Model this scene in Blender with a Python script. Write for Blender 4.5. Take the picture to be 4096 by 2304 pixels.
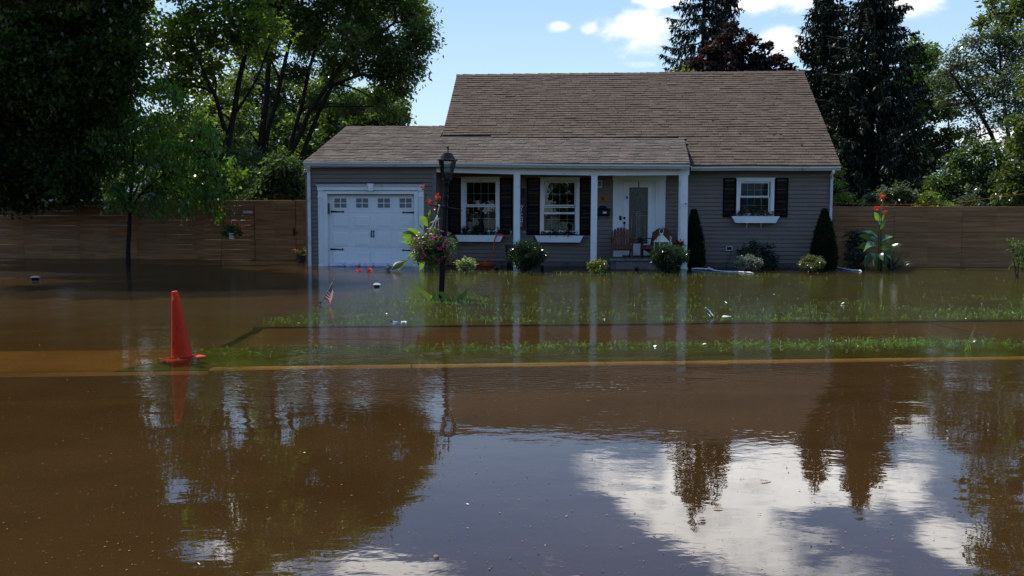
import bpy, math, random
import numpy as np
from mathutils import Vector, Matrix

for _o in list(bpy.data.objects):
    bpy.data.objects.remove(_o)
S = bpy.context.scene
COL = S.collection
R = random.Random(7)
NR = np.random.default_rng(11)
rad = math.radians

# ------------------------------------------------------------------ camera
CAM_H = 1.54
PITCH, ROLL = rad(4.51), 0.0025
FPX = 3981.0                        # focal length in pixels of a 4096 x 2304 frame (35 mm lens)
fwd = Vector((0, math.cos(PITCH), -math.sin(PITCH)))
upv = Vector((0, math.sin(PITCH), math.cos(PITCH)))
rgt = (Vector((1, 0, 0)) + ROLL * upv).normalized()
upv = (upv - ROLL * Vector((1, 0, 0))).normalized()
CAMP = Vector((0, 0, CAM_H))
cam = bpy.data.cameras.new("camera")
cam.lens = 35.0
cam.sensor_width = 36.0
cam.clip_start = 0.05
cam.clip_end = 2000.0
camo = bpy.data.objects.new("camera", cam)
COL.objects.link(camo)
camo.matrix_world = Matrix(((rgt.x, upv.x, -fwd.x, 0), (rgt.y, upv.y, -fwd.y, 0), (rgt.z, upv.z, -fwd.z, CAM_H), (0, 0, 0, 1)))
S.camera = camo

# ------------------------------------------------------------------ light
SUN_EL, SUN_AZ = rad(57.0), rad(-50.0)      # high, behind and to the left of the house (azimuth from +Y towards +X)
SKY_STRENGTH = 0.11
SUN_STRENGTH = 4.2
EXPOSURE = 0.27
sd = Vector((math.sin(SUN_AZ) * math.cos(SUN_EL), math.cos(SUN_AZ) * math.cos(SUN_EL), math.sin(SUN_EL)))
sl = bpy.data.lights.new("sun", 'SUN')
sl.energy = SUN_STRENGTH
sl.angle = rad(0.5)
sl.color = (1.0, 0.95, 0.87)
so = bpy.data.objects.new("sun", sl)
so.rotation_euler = sd.to_track_quat('Z', 'Y').to_euler()
so.location = (0, 0, 40)
COL.objects.link(so)

W = bpy.data.worlds.new("World")
S.world = W
W.use_nodes = True


class NT:
    """small helper to write node trees"""
    def __init__(self, tree):
        self.t = tree
        self.n = tree.nodes
        self.n.clear()

    def add(self, kind, props=None, **ins):
        x = self.n.new(kind)
        for k, v in (props or {}).items():
            setattr(x, k, v)
        for k, v in ins.items():
            key = int(k[1:]) if k[0] == 'i' and k[1:].isdigit() else k.replace('_', ' ')
            self.set(x.inputs[key], v)
        return x

    def set(self, sock, v):
        if isinstance(v, bpy.types.NodeSocket):
            self.t.links.new(v, sock)
        elif isinstance(v, bpy.types.Node):
            self.t.links.new(v.outputs[0], sock)
        else:
            if sock.type == 'RGBA' and len(v) == 3:
                v = (*v, 1)
            sock.default_value = v

    def math(self, op, a, b=0.0, c=0.0, clamp=False):
        x = self.n.new('ShaderNodeMath')
        x.operation = op
        x.use_clamp = clamp
        self.set(x.inputs[0], a)
        self.set(x.inputs[1], b)
        self.set(x.inputs[2], c)
        return x.outputs[0]

    def mix(self, f, a, b):
        x = self.n.new('ShaderNodeMix')
        x.data_type = 'RGBA'
        self.set(x.inputs[0], f)
        self.set(x.inputs[6], a)
        self.set(x.inputs[7], b)
        return x.outputs[2]

    def ramp(self, f, lo, hi, a=0.0, b=1.0):
        x = self.n.new('ShaderNodeMapRange')
        x.interpolation_type = 'SMOOTHSTEP'
        self.set(x.inputs[0], f)
        x.inputs[1].default_value = lo
        x.inputs[2].default_value = hi
        x.inputs[3].default_value = a
        x.inputs[4].default_value = b
        return x.outputs[0]

    def noise(self, vec, scale, detail=3.0, rough=0.5, dist=0.0):
        x = self.add('ShaderNodeTexNoise', Scale=scale, Detail=detail, Roughness=rough, Distortion=dist)
        if vec is not None:
            self.set(x.inputs['Vector'], vec)
        return x.outputs[0]

    def scaled(self, vec, s):
        x = self.n.new('ShaderNodeMapping')
        self.set(x.inputs[0], vec)
        x.inputs['Scale'].default_value = s
        return x.outputs[0]


# ---- sky: Nishita air, and cumulus clouds mixed over it by direction
w = NT(W.node_tree)
sky = w.add('ShaderNodeTexSky', dict(sky_type='NISHITA', sun_disc=False))
sky.sun_elevation = SUN_EL
sky.sun_rotation = SUN_AZ
sky.air_density, sky.dust_density, sky.ozone_density = 1.0, 0.0, 3.0
tc = w.add('ShaderNodeTexCoord')
sep = w.add('ShaderNodeSeparateXYZ', Vector=tc.outputs['Generated'])
az = w.math('ARCTAN2', sep.outputs[0], sep.outputs[1])
el = w.math('ARCSINE', sep.outputs[2])
pos = w.add('ShaderNodeCombineXYZ', X=az, Y=w.math('MULTIPLY', el, 1.6))
n1 = w.noise(pos, 7.0, 7.0, 0.62, 0.3)
n2 = w.noise(pos, 2.6, 4.0, 0.5)
# clouds seen in the photograph (and, above the frame, in its reflection): azimuth, elevation, half sizes, in 1/1000 rad
CLOUDS = [(48, 178, 18, 8), (75, 176, 16, 9), (120, 176, 54, 18), (134, 158, 44, 18), (142, 206, 30, 13), (236, 200, 36, 15),
          (276, 200, 40, 16), (262, 160, 24, 14), (376, 190, 34, 22), (128, 141, 26, 7), (440, 66, 50, 10),
          (120, 272, 48, 36), (190, 268, 60, 46), (270, 258, 80, 46), (350, 262, 70, 36), (210, 305, 90, 34), (300, 325, 100, 40),
          (-250, 320, 70, 22), (-268, 292, 16, 30), (-150, 356, 80, 20), (60, 380, 60, 16), (420, 300, 60, 26)]
fld = None
for a, e, ha, he in CLOUDS:
    da = w.math('MULTIPLY', w.math('SUBTRACT', az, a / 1000), 1000 / ha)
    de = w.math('MULTIPLY', w.math('SUBTRACT', el, e / 1000), 1000 / he)
    r2 = w.math('SQRT', w.math('ADD', w.math('MULTIPLY', da, da), w.math('MULTIPLY', de, de)))
    g = w.math('SUBTRACT', 1.25, r2)
    fld = g if fld is None else w.math('SMOOTH_MAX', fld, g, 0.25)
fld = w.math('MAXIMUM', fld, w.math('MULTIPLY', w.math('SUBTRACT', n2, 0.60), 6.0))
dens = w.math('ADD', w.math('MULTIPLY', w.math('MINIMUM', fld, 0.9), 0.9), w.math('MULTIPLY', w.math('SUBTRACT', n1, 0.55), 3.4))
cov = w.ramp(dens, -0.05, 0.65)
core = w.ramp(dens, 0.65, 1.5)
ccol = w.mix(core, (2.9 / SKY_STRENGTH, 2.88 / SKY_STRENGTH, 2.85 / SKY_STRENGTH), (1.7 / SKY_STRENGTH, 1.7 / SKY_STRENGTH, 1.72 / SKY_STRENGTH))
ccol = w.mix(w.ramp(el, 0.17, 0.26), (0.96 / SKY_STRENGTH, 0.97 / SKY_STRENGTH, 0.99 / SKY_STRENGTH), ccol)
# summer haze whitens the sky towards the horizon all round
pale = w.mix(w.ramp(el, 0.02, 0.42), (0.58 / SKY_STRENGTH, 0.78 / SKY_STRENGTH, 0.92 / SKY_STRENGTH), (0.19 / SKY_STRENGTH, 0.42 / SKY_STRENGTH, 0.94 / SKY_STRENGTH))
air = w.mix(w.ramp(el, 0.0, 0.9, 0.88, 0.25), sky.outputs[0], pale)
bg = w.add('ShaderNodeBackground', Color=w.mix(cov, air, ccol), Strength=SKY_STRENGTH)
wo = w.add('ShaderNodeOutputWorld', Surface=bg)

S.view_settings.view_transform = 'Standard'
S.view_settings.look = 'None'
S.view_settings.gamma = 1.0
S.view_settings.use_curve_mapping = False
S.view_settings.exposure = EXPOSURE
S.render.engine = 'CYCLES'
S.cycles.max_bounces = 8
S.cycles.transparent_max_bounces = 12
S.cycles.caustics_reflective = False
S.cycles.caustics_refractive = False
S.cycles.use_denoising = True
S.cycles.sample_clamp_indirect = 6.0


# ------------------------------------------------------------------ pixels of the 4096 x 2304 photograph to points in the place
def ray(u, v):
    return fwd * FPX + rgt * (u - 2048) + upv * (1152 - v)


def P(u, v, d):
    """point seen at pixel (u, v) standing d metres away along +Y"""
    r = ray(u, v)
    return CAMP + r * (d / r.y)


def G(u, v, z=0.0):
    """point seen at pixel (u, v) on the level z (the water is z = 0)"""
    r = ray(u, v)
    return CAMP + r * ((z - CAM_H) / r.z)


# ------------------------------------------------------------------ objects
ORG = {}


def tag(o, label=None, cat=None, group=None, kind=None):
    for k, v in (('label', label), ('category', cat), ('group', group), ('kind', kind)):
        if v:
            o[k] = v
    return o


def thing(name, label, cat, loc, group=None):
    o = bpy.data.objects.new(name, None)
    o.empty_display_size = 0.2
    COL.objects.link(o)
    o.location = loc
    ORG[o] = Vector(loc)
    return tag(o, label, cat, group)


def link(name, me, parent=None, loc=None, rot=None, scale=None):
    o = bpy.data.objects.new(name, me)
    COL.objects.link(o)
    if parent is not None:
        o.parent = parent
        ORG[o] = ORG.get(parent, Vector())
    if loc is not None:
        o.location = loc
    if rot is not None:
        o.rotation_euler = rot
    if scale is not None:
        o.scale = scale
    return o


class MB:
    """collects faces, then links them as one mesh object"""
    def __init__(self):
        self.v, self.f, self.mi = [], [], []
        self.cur = 0

    def face(self, *pts):
        b = len(self.v)
        self.v += [tuple(p) for p in pts]
        self.f.append(tuple(range(b, b + len(pts))))
        self.mi.append(self.cur)

    def add(self, vs, fs):
        b = len(self.v)
        self.v += [tuple(p) for p in vs]
        for f in fs:
            self.f.append(tuple(b + i for i in f))
            self.mi.append(self.cur)

    def box(self, x0, x1, y0, y1, z0, z1):
        vs = [(x, y, z) for z in (z0, z1) for y in (y0, y1) for x in (x0, x1)]
        self.add(vs, [(0, 2, 3, 1), (4, 5, 7, 6), (0, 1, 5, 4), (2, 6, 7, 3), (0, 4, 6, 2), (1, 3, 7, 5)])
        return self

    def bbox(self, x0, x1, y0, y1, z0, z1, b=0.006):
        """box with its edges cut back (small bevel)"""
        b = min(b, (x1 - x0) * .3, (y1 - y0) * .3, (z1 - z0) * .3)
        vs, fs = [], []
        for sx, X in ((1, x0), (-1, x1)):
            for sy, Y in ((1, y0), (-1, y1)):
                for sz, Z in ((1, z0), (-1, z1)):
                    vs += [(X + sx * b, Y + sy * b, Z), (X + sx * b, Y, Z + sz * b), (X, Y + sy * b, Z + sz * b)]
        def i(x, y, z, k):
            return (x * 4 + y * 2 + z) * 3 + k
        fs += [(i(0, 0, 0, 0), i(0, 1, 0, 0), i(1, 1, 0, 0), i(1, 0, 0, 0)), (i(0, 0, 1, 0), i(1, 0, 1, 0), i(1, 1, 1, 0), i(0, 1, 1, 0)),
               (i(0, 0, 0, 1), i(1, 0, 0, 1), i(1, 0, 1, 1), i(0, 0, 1, 1)), (i(0, 1, 0, 1), i(0, 1, 1, 1), i(1, 1, 1, 1), i(1, 1, 0, 1)),
               (i(0, 0, 0, 2), i(0, 0, 1, 2), i(0, 1, 1, 2), i(0, 1, 0, 2)), (i(1, 0, 0, 2), i(1, 1, 0, 2), i(1, 1, 1, 2), i(1, 0, 1, 2))]
        for y in (0, 1):
            for z in (0, 1):
                fs.append((i(0, y, z, 0), i(1, y, z, 0), i(1, y, z, 1), i(0, y, z, 1)))
        for x in (0, 1):
            for z in (0, 1):
                fs.append((i(x, 0, z, 0), i(x, 1, z, 0), i(x, 1, z, 2), i(x, 0, z, 2)))
            for y in (0, 1):
                fs.append((i(x, y, 0, 1), i(x, y, 1, 1), i(x, y, 1, 2), i(x, y, 0, 2)))
                for z in (0, 1):
                    fs.append((i(x, y, z, 0), i(x, y, z, 1), i(x, y, z, 2)))
        self.add(vs, fs)
        return self

    def prism(self, poly, a0, a1, axis='x'):
        """poly: 2-D outline in the two other axes (in order x, y, z), swept along axis"""
        n = len(poly)
        def p(a, q):
            return (a, q[0], q[1]) if axis == 'x' else (q[0], a, q[1]) if axis == 'y' else (q[0], q[1], a)
        self.add([p(a0, q) for q in poly] + [p(a1, q) for q in poly],
                 [tuple(range(n))[::-1], tuple(range(n, 2 * n))] + [(i, (i + 1) % n, n + (i + 1) % n, n + i) for i in range(n)])
        return self

    def beam(self, a, b, wx, wy, up=(0, 0, 1)):
        """rectangular bar from a to b"""
        a, b = Vector(a), Vector(b)
        t = (b - a).normalized()
        s = t.cross(Vector(up))
        if s.length < 1e-4:
            s = t.cross(Vector((0, 1, 0)))
        s.normalize()
        q = s.cross(t)
        vs = [p + s * (i * wx / 2) + q * (j * wy / 2) for p in (a, b) for i, j in ((-1, -1), (1, -1), (1, 1), (-1, 1))]
        self.add(vs, [(3, 2, 1, 0), (4, 5, 6, 7)] + [(i, (i + 1) % 4, 4 + (i + 1) % 4, 4 + i) for i in range(4)])
        return self

    def tube(self, pts, rs, n=6, caps=True):
        pts = [Vector(p) for p in pts]
        if not hasattr(rs, '__len__'):
            rs = [rs] * len(pts)
        vs = []
        ref = Vector((0.31, 0.87, 0.39))
        for i, p in enumerate(pts):
            t = (pts[min(i + 1, len(pts) - 1)] - pts[max(i - 1, 0)])
            if t.length < 1e-9:
                t = Vector((0, 0, 1))
            t.normalize()
            s = t.cross(ref)
            if s.length < 0.05:
                s = t.cross(Vector((1, 0, 0)))
            s.normalize()
            q = t.cross(s)
            for k in range(n):
                a = 2 * math.pi * k / n
                vs.append(p + (s * math.cos(a) + q * math.sin(a)) * rs[i])
        fs = []
        for i in range(len(pts) - 1):
            for k in range(n):
                fs.append((i * n + k, i * n + (k + 1) % n, (i + 1) * n + (k + 1) % n, (i + 1) * n + k))
        if caps:
            fs += [tuple(range(n))[::-1], tuple(range((len(pts) - 1) * n, len(pts) * n))]
        self.add(vs, fs)
        return self

    def lathe(self, prof, c=(0, 0, 0), n=12, axis=None, a0=0.0, flute=0.0):
        """profile [(r, z)...] turned about z through c"""
        vs = []
        for r, z in prof:
            for k in range(n):
                a = a0 + 2 * math.pi * k / n
                rr = r * (1 - flute * (k % 2))
                vs.append((c[0] + rr * math.cos(a), c[1] + rr * math.sin(a), c[2] + z))
        m = len(prof)
        fs = [(i * n + k, i * n + (k + 1) % n, (i + 1) * n + (k + 1) % n, (i + 1) * n + k) for i in range(m - 1) for k in range(n)]
        fs += [tuple(range(n))[::-1], tuple(range((m - 1) * n, m * n))]
        self.add(vs, fs)
        return self

    def xf(self, M, start=0):
        self.v[start:] = [tuple(M @ Vector(p)) for p in self.v[start:]]
        return self

    def mesh(self, name, mats, smooth=False):
        me = bpy.data.meshes.new(name)
        me.from_pydata(self.v, [], self.f)
        for m in (mats if isinstance(mats, (list, tuple)) else [mats]):
            me.materials.append(m)
        if any(self.mi):
            me.polygons.foreach_set('material_index', self.mi)
        if smooth:
            me.polygons.foreach_set('use_smooth', [True] * len(self.f))
        me.update()
        return me

    def build(self, name, mats, parent=None, smooth=False, world=False):
        """world=True: the vertices are in world coordinates and are brought into the parent's frame"""
        if world and parent is not None:
            o = ORG.get(parent, Vector())
            self.v = [(x - o.x, y - o.y, z - o.z) for x, y, z in self.v]
        return link(name, self.mesh(name, mats, smooth), parent)


def leaf_mesh(name, pts, tips, sides, length, width, mat, origin=(0, 0, 0), fold=0.18):
    """many small leaves: a folded rhombus each. pts (n,3) leaf base, tips, sides unit vectors, length/width (n,)"""
    n = len(pts)
    nor = np.cross(tips, sides)
    L = length[:, None]
    Wd = width[:, None]
    mid = pts + tips * L * 0.45
    v = np.empty((n, 4, 3))
    v[:, 0] = pts
    v[:, 1] = mid + sides * Wd * 0.5 + nor * Wd * fold
    v[:, 2] = pts + tips * L
    v[:, 3] = mid - sides * Wd * 0.5 + nor * Wd * fold
    v -= np.array(origin)
    me = bpy.data.meshes.new(name)
    me.vertices.add(4 * n)
    me.vertices.foreach_set('co', v.reshape(-1).astype(np.float32))
    me.loops.add(4 * n)
    me.loops.foreach_set('vertex_index', np.arange(4 * n, dtype=np.int32))
    me.polygons.add(n)
    me.polygons.foreach_set('loop_start', np.arange(0, 4 * n, 4, dtype=np.int32))
    me.materials.append(mat)
    me.update(calc_edges=True)
    return me


def unit(a):
    return a / np.maximum(np.linalg.norm(a, axis=-1, keepdims=True), 1e-9)


def rand_leaves(name, pts, mat, parent, size, aspect=0.5, droop=0.3, flat=0.5, var=0.35):
    """leaves at the given points; flat: how far leaf faces turn up to the sky; droop: how far the tips hang"""
    pts = np.asarray(pts, dtype=float)
    n = len(pts)
    t = NR.normal(size=(n, 3))
    t[:, 2] = t[:, 2] * (1 - 0.6 * flat) - droop * 1.2
    t = unit(t)
    nn = NR.normal(size=(n, 3)) * (1.0 - 0.75 * flat)
    nn[:, 2] += flat * 1.5
    s = unit(np.cross(t, nn))
    ln = size * (1 + var * NR.normal(size=n).clip(-1.8, 2))
    me = leaf_mesh(name, pts, t, s, ln, ln * aspect, mat, origin=ORG.get(parent, Vector()))
    return link(name, me, parent)


# ------------------------------------------------------------------ materials
def mat(name, color, rough=0.6, var=0.0, nscale=4.0, spec=0.3, bump=0.0, bscale=60.0, per_obj=0.0, stretch=(1, 1, 1), dirt=None, metal=0.0, island=0.0):
    m = bpy.data.materials.new(name)
    m.use_nodes = True
    t = NT(m.node_tree)
    tcn = t.add('ShaderNodeTexCoord')
    oi = t.add('ShaderNodeObjectInfo')
    geo = t.add('ShaderNodeNewGeometry')
    vec = t.scaled(t.add('ShaderNodeVectorMath', dict(operation='ADD'), i0=tcn.outputs['Object'], i1=t.add('ShaderNodeVectorMath', dict(operation='SCALE'), i0=(7.3, 3.1, 5.7), Scale=oi.outputs['Random']).outputs[0]).outputs[0], stretch)
    c = color if isinstance(color, bpy.types.NodeSocket) else None
    if c is None:
        n = t.noise(vec, nscale, 5.0, 0.6)
        f = t.ramp(n, 0.3, 0.7, 1 - var, 1 + var)
        if per_obj:
            rr = t.math('FRACT', t.math('ADD', oi.outputs['Random'], geo.outputs['Random Per Island']))
            f = t.math('MULTIPLY', f, t.math('ADD', 1 - per_obj, t.math('MULTIPLY', rr, 2 * per_obj)))
        hs = t.add('ShaderNodeHueSaturation', Color=(*color, 1), Value=f)
        c = hs.outputs[0]
    if dirt:
        dcol, lo, hi, dsc = dirt
        c = t.mix(t.ramp(t.noise(vec, dsc, 6.0, 0.65), lo, hi), c, (*dcol, 1))
    b = t.add('ShaderNodeBsdfPrincipled', Base_Color=c, Roughness=rough, Metallic=metal)
    b.inputs['Specular IOR Level'].default_value = spec
    if bump:
        bn = t.add('ShaderNodeBump', Strength=bump, Distance=0.01, Height=t.noise(vec, bscale, 3.0, 0.6))
        t.set(b.inputs['Normal'], bn)
    t.add('ShaderNodeOutputMaterial', Surface=b)
    return m


def leafmat(name, refl, trans, gloss=0.06, grough=0.35, hue=0.025, val=0.35, tmix=0.45):
    m = bpy.data.materials.new(name)
    m.use_nodes = True
    t = NT(m.node_tree)
    geo = t.add('ShaderNodeNewGeometry')
    n = t.noise(geo.outputs['Position'], 0.9, 3.0, 0.5)
    r = geo.outputs['Random Per Island']
    r2 = t.math('FRACT', t.math('MULTIPLY', r, 17.31))
    v = t.math('MULTIPLY', t.math('ADD', 1 - val, t.math('MULTIPLY', r, 2 * val)), t.ramp(n, 0.25, 0.75, 0.75, 1.25))
    h = t.math('ADD', 0.5 - hue, t.math('MULTIPLY', r2, 2 * hue))
    c1 = t.add('ShaderNodeHueSaturation', Hue=h, Value=v, Color=(*refl, 1))
    c2 = t.add('ShaderNodeHueSaturation', Hue=h, Value=v, Color=(*trans, 1))
    d = t.add('ShaderNodeBsdfDiffuse', Color=c1)
    tr = t.add('ShaderNodeBsdfTranslucent', Color=c2)
    mx = t.add('ShaderNodeMixShader', Fac=tmix, i1=d, i2=tr)
    g = t.add('ShaderNodeBsdfGlossy', Color=(1, 1, 1, 1), Roughness=grough)
    fr = t.add('ShaderNodeFresnel', IOR=1.45)
    mg = t.add('ShaderNodeMixShader', Fac=t.math('MINIMUM', t.math('ADD', t.math('MULTIPLY', fr, 0.08 + 0.7 * gloss), gloss * 0.10), 0.35), i1=mx, i2=g)
    t.add('ShaderNodeOutputMaterial', Surface=mg)
    return m


M = {}
M['siding'] = mat('taupe vinyl siding', (0.178, 0.144, 0.115), 0.55, 0.08, 1.3, 0.3, 0.05, 90, per_obj=0.05, stretch=(1, 1, 6))
M['wallcore'] = mat('wall sheathing', (0.10, 0.09, 0.08), 0.8, 0.1)
M['trim'] = mat('white painted trim', (0.80, 0.80, 0.79), 0.45, 0.06, 2.0, 0.35, 0.03, 60, dirt=((0.42, 0.40, 0.36), 0.58, 0.85, 5.0))
M['gutter'] = mat('white aluminium gutter', (0.70, 0.70, 0.69), 0.3, 0.06, 1.5, 0.5, dirt=((0.34, 0.32, 0.29), 0.5, 0.8, 3.0))
M['garagedoor'] = mat('white steel garage door', (0.80, 0.80, 0.79), 0.4, 0.03, 1.0, 0.4, 0.05, 120)
M['black'] = mat('black painted wood', (0.0020, 0.0022, 0.0040), 0.6, 0.2, 6.0, 0.10)
M['iron'] = mat('black iron', (0.004, 0.004, 0.005), 0.42, 0.2, 12.0, 0.18, 0.1, 80)
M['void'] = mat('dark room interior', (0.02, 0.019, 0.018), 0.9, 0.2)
M['blind'] = mat('grey window blind', (0.30, 0.30, 0.29), 0.7, 0.05)
M['shingle'] = mat('brown grey asphalt shingle', (0.120, 0.090, 0.066), 0.92, 0.16, 3.0, 0.12, 0.5, 260, per_obj=0.13, dirt=((0.055, 0.055, 0.05), 0.6, 0.85, 1.1))
M['deck'] = mat('black roofing felt', (0.02, 0.019, 0.018), 0.9, 0.1)
M['spot'] = mat('dark moss spot', (0.012, 0.013, 0.010), 0.9, 0.2)
M['concrete'] = mat('grey foundation concrete', (0.12, 0.115, 0.105), 0.85, 0.2, 3.0, 0.2, 0.3, 60, dirt=((0.05, 0.045, 0.035), 0.5, 0.8, 2.0))
M['stone'] = mat('grey paving stone', (0.17, 0.155, 0.14), 0.8, 0.2, 5.0, 0.2, 0.3, 60, per_obj=0.15)
M['fence'] = mat('cedar fence board', (0.285, 0.142, 0.060), 0.7, 0.24, 2.2, 0.2, 0.35, 70, per_obj=0.13, stretch=(0.5, 1, 9), dirt=((0.06, 0.028, 0.014), 0.64, 0.76, 2.6))
M['fencepost'] = mat('cedar fence post', (0.16, 0.085, 0.04), 0.8, 0.2, 4.0)
M['adirondack'] = mat('red brown stained chair wood', (0.115, 0.042, 0.022), 0.55, 0.2, 5.0, 0.25, 0.2, 50, per_obj=0.12, stretch=(1, 1, 0.3))
M['cone'] = leafmat('orange traffic cone plastic', (0.80, 0.052, 0.006), (0.62, 0.040, 0.004), gloss=0.08, grough=0.4, val=0.0, hue=0.0, tmix=0.32)
M['cone_glow'] = mat('pale orange glow patch', (0.95, 0.20, 0.05), 0.5, 0.05)
M['scuff'] = mat('dark scuff mark', (0.06, 0.012, 0.010), 0.7, 0.3)
M['hose'] = mat('orange garden hose', (0.62, 0.060, 0.014), 0.4, 0.08, 8.0, 0.4)
M['sandbag'] = mat('white plastic sandbag', (0.60, 0.56, 0.72), 0.45, 0.10, 5.0, 0.4, 0.5, 25)
M['boom'] = mat('white absorbent sock fabric', (0.74, 0.74, 0.72), 0.8, 0.08, 8.0, 0.2, 0.4, 80)
M['white'] = mat('white plastic', (0.72, 0.72, 0.71), 0.4, 0.05, 5.0, 0.4)
M['cream'] = mat('cream painted metal', (0.62, 0.58, 0.48), 0.5, 0.12, 8.0, 0.3, dirt=((0.35, 0.30, 0.22), 0.6, 0.8, 8.0))
M['darkpot'] = mat('dark blue plastic pot', (0.02, 0.028, 0.038), 0.45, 0.1)
M['darkgrey'] = mat('dark grey plastic', (0.05, 0.05, 0.055), 0.4, 0.1)
M['steel'] = mat('brushed steel solar cap', (0.62, 0.62, 0.60), 0.3, 0.08, 10, 0.5, metal=0.6)
M['orangeboard'] = mat('orange wood plaque', (0.30, 0.12, 0.03), 0.6, 0.12, 8.0)
M['signwood'] = mat('dark brown sign board', (0.045, 0.022, 0.014), 0.7, 0.2)
M['redprint'] = mat('dark red print', (0.16, 0.015, 0.03), 0.6)
M['teal'] = mat('pale teal glass candle cup', (0.10, 0.22, 0.20), 0.2, 0.1, 5, 0.5)
M['bark'] = mat('dark tree bark', (0.020, 0.016, 0.012), 0.9, 0.35, 6.0, 0.15, 0.8, 25, stretch=(3, 3, 0.5))
M['stemgreen'] = mat('green plant stem', (0.055, 0.10, 0.025), 0.5, 0.2, 10)
M['twig'] = mat('brown twig', (0.06, 0.045, 0.03), 0.8, 0.2)
M['rust'] = mat('orange cord', (0.45, 0.13, 0.04), 0.6, 0.1)
M['flagred'] = leafmat('flag red', (0.42, 0.010, 0.018), (0.42, 0.010, 0.018), gloss=0.0, val=0.0, hue=0.0)
M['flagwhite'] = leafmat('flag white', (0.80, 0.79, 0.77), (0.78, 0.77, 0.75), gloss=0.0, val=0.0, hue=0.0)
M['flagblue'] = leafmat('flag navy', (0.008, 0.011, 0.050), (0.008, 0.011, 0.050), gloss=0.0, val=0.0, hue=0.0)
M['wood'] = mat('pale wood', (0.34, 0.25, 0.13), 0.6, 0.1)
M['goldtip'] = mat('dull gold', (0.32, 0.25, 0.07), 0.4, 0.1)
M['clothblack'] = mat('black cloth', (0.012, 0.013, 0.018), 0.9, 0.2)
M['yardhouse'] = mat('pale grey house siding', (0.46, 0.47, 0.48), 0.6, 0.05, per_obj=0.03)
M['yardroof'] = mat('blue grey roof', (0.10, 0.115, 0.15), 0.8, 0.15, 3.0, per_obj=0.1)
# leaves: reflectance and transmittance
M['maple'] = leafmat('maple leaves', (0.040, 0.064, 0.018), (0.12, 0.20, 0.016), gloss=0.0, grough=0.5, val=0.45)
M['dogwood'] = leafmat('drooping leaves', (0.056, 0.100, 0.022), (0.27, 0.46, 0.03), gloss=0.04, grough=0.35, val=0.4)
M['locust'] = leafmat('fine grey green leaves', (0.066, 0.096, 0.026), (0.24, 0.34, 0.03), val=0.4)
M['yellowgreen'] = leafmat('sunlit yellow green leaves', (0.085, 0.120, 0.018), (0.36, 0.52, 0.03), val=0.4)
M['oak'] = leafmat('oak leaves', (0.056, 0.088, 0.020), (0.18, 0.28, 0.02), val=0.4)
M['needle'] = leafmat('spruce needles', (0.017, 0.027, 0.013), (0.016, 0.026, 0.008), gloss=0.02, grough=0.5, val=0.4, tmix=0.25)
M['purple'] = leafmat('purple maple leaves', (0.028, 0.016, 0.014), (0.050, 0.015, 0.010), val=0.4, hue=0.015)
M['silver'] = leafmat('silver green leaves', (0.115, 0.140, 0.070), (0.13, 0.18, 0.04), gloss=0.12, grough=0.35, val=0.45)
M['birch'] = leafmat('olive green leaves', (0.062, 0.090, 0.018), (0.17, 0.24, 0.02), gloss=0.12, val=0.45)
M['hedge'] = leafmat('hedge leaves', (0.056, 0.092, 0.026), (0.12, 0.20, 0.02), gloss=0.10, val=0.4, hue=0.035)
M['holly'] = leafmat('glossy holly leaves', (0.024, 0.048, 0.016), (0.045, 0.10, 0.012), gloss=0.16, grough=0.2, val=0.35, tmix=0.35)
M['varieg'] = leafmat('cream edged leaves', (0.38, 0.42, 0.17), (0.34, 0.40, 0.08), gloss=0.12, val=0.45, tmix=0.4)
M['azalea'] = leafmat('pale glossy leaves', (0.34, 0.36, 0.26), (0.16, 0.22, 0.05), gloss=0.3, grough=0.3, val=0.5, tmix=0.35)
M['gold'] = leafmat('golden green leaves', (0.22, 0.24, 0.045), (0.28, 0.32, 0.03), gloss=0.15, val=0.4)
M['olive'] = leafmat('bronze green leaves', (0.15, 0.17, 0.035), (0.18, 0.20, 0.03), gloss=0.25, grough=0.3, val=0.45)
M['rhodo'] = leafmat('rhododendron leaves', (0.034, 0.052, 0.034), (0.03, 0.05, 0.015), gloss=0.15, val=0.3, tmix=0.25)
M['arbor'] = leafmat('arborvitae sprays', (0.018, 0.036, 0.016), (0.012, 0.024, 0.006), gloss=0.02, val=0.4, tmix=0.25)
M['canna'] = leafmat('canna leaves', (0.060, 0.110, 0.030), (0.22, 0.44, 0.02), gloss=0.14, grough=0.38, val=0.25, hue=0.015, tmix=0.5)
M['strap'] = leafmat('strap leaves', (0.09, 0.165, 0.04), (0.26, 0.50, 0.04), gloss=0.2, grough=0.3, val=0.2)
M['grass'] = leafmat('grass blades', (0.10, 0.165, 0.03), (0.24, 0.42, 0.03), gloss=0.4, grough=0.25, val=0.45)
M['redflower'] = leafmat('red petals', (0.80, 0.024, 0.030), (0.62, 0.03, 0.02), gloss=0.04, val=0.25, hue=0.012)
M['cannaflower'] = leafmat('orange red petals', (0.75, 0.060, 0.018), (0.80, 0.08, 0.02), gloss=0.04, val=0.2, hue=0.015)
M['magenta'] = leafmat('magenta petals', (0.42, 0.012, 0.085), (0.40, 0.012, 0.07), gloss=0.04, val=0.3, hue=0.012)
M['petalwhite'] = leafmat('white petal eye', (0.75, 0.72, 0.70), (0.5, 0.5, 0.45), gloss=0.04, val=0.1, hue=0.0)
M['redleaf'] = leafmat('red brown foliage', (0.16, 0.030, 0.014), (0.30, 0.05, 0.01), gloss=0.2, val=0.5, hue=0.02)
M['darkplant'] = leafmat('dark trailing leaves', (0.022, 0.034, 0.018), (0.02, 0.03, 0.01), gloss=0.1, val=0.4)
M['deadleaf'] = leafmat('fallen leaves', (0.16, 0.075, 0.025), (0.10, 0.045, 0.01), gloss=0.05, val=0.6, hue=0.04)
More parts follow.
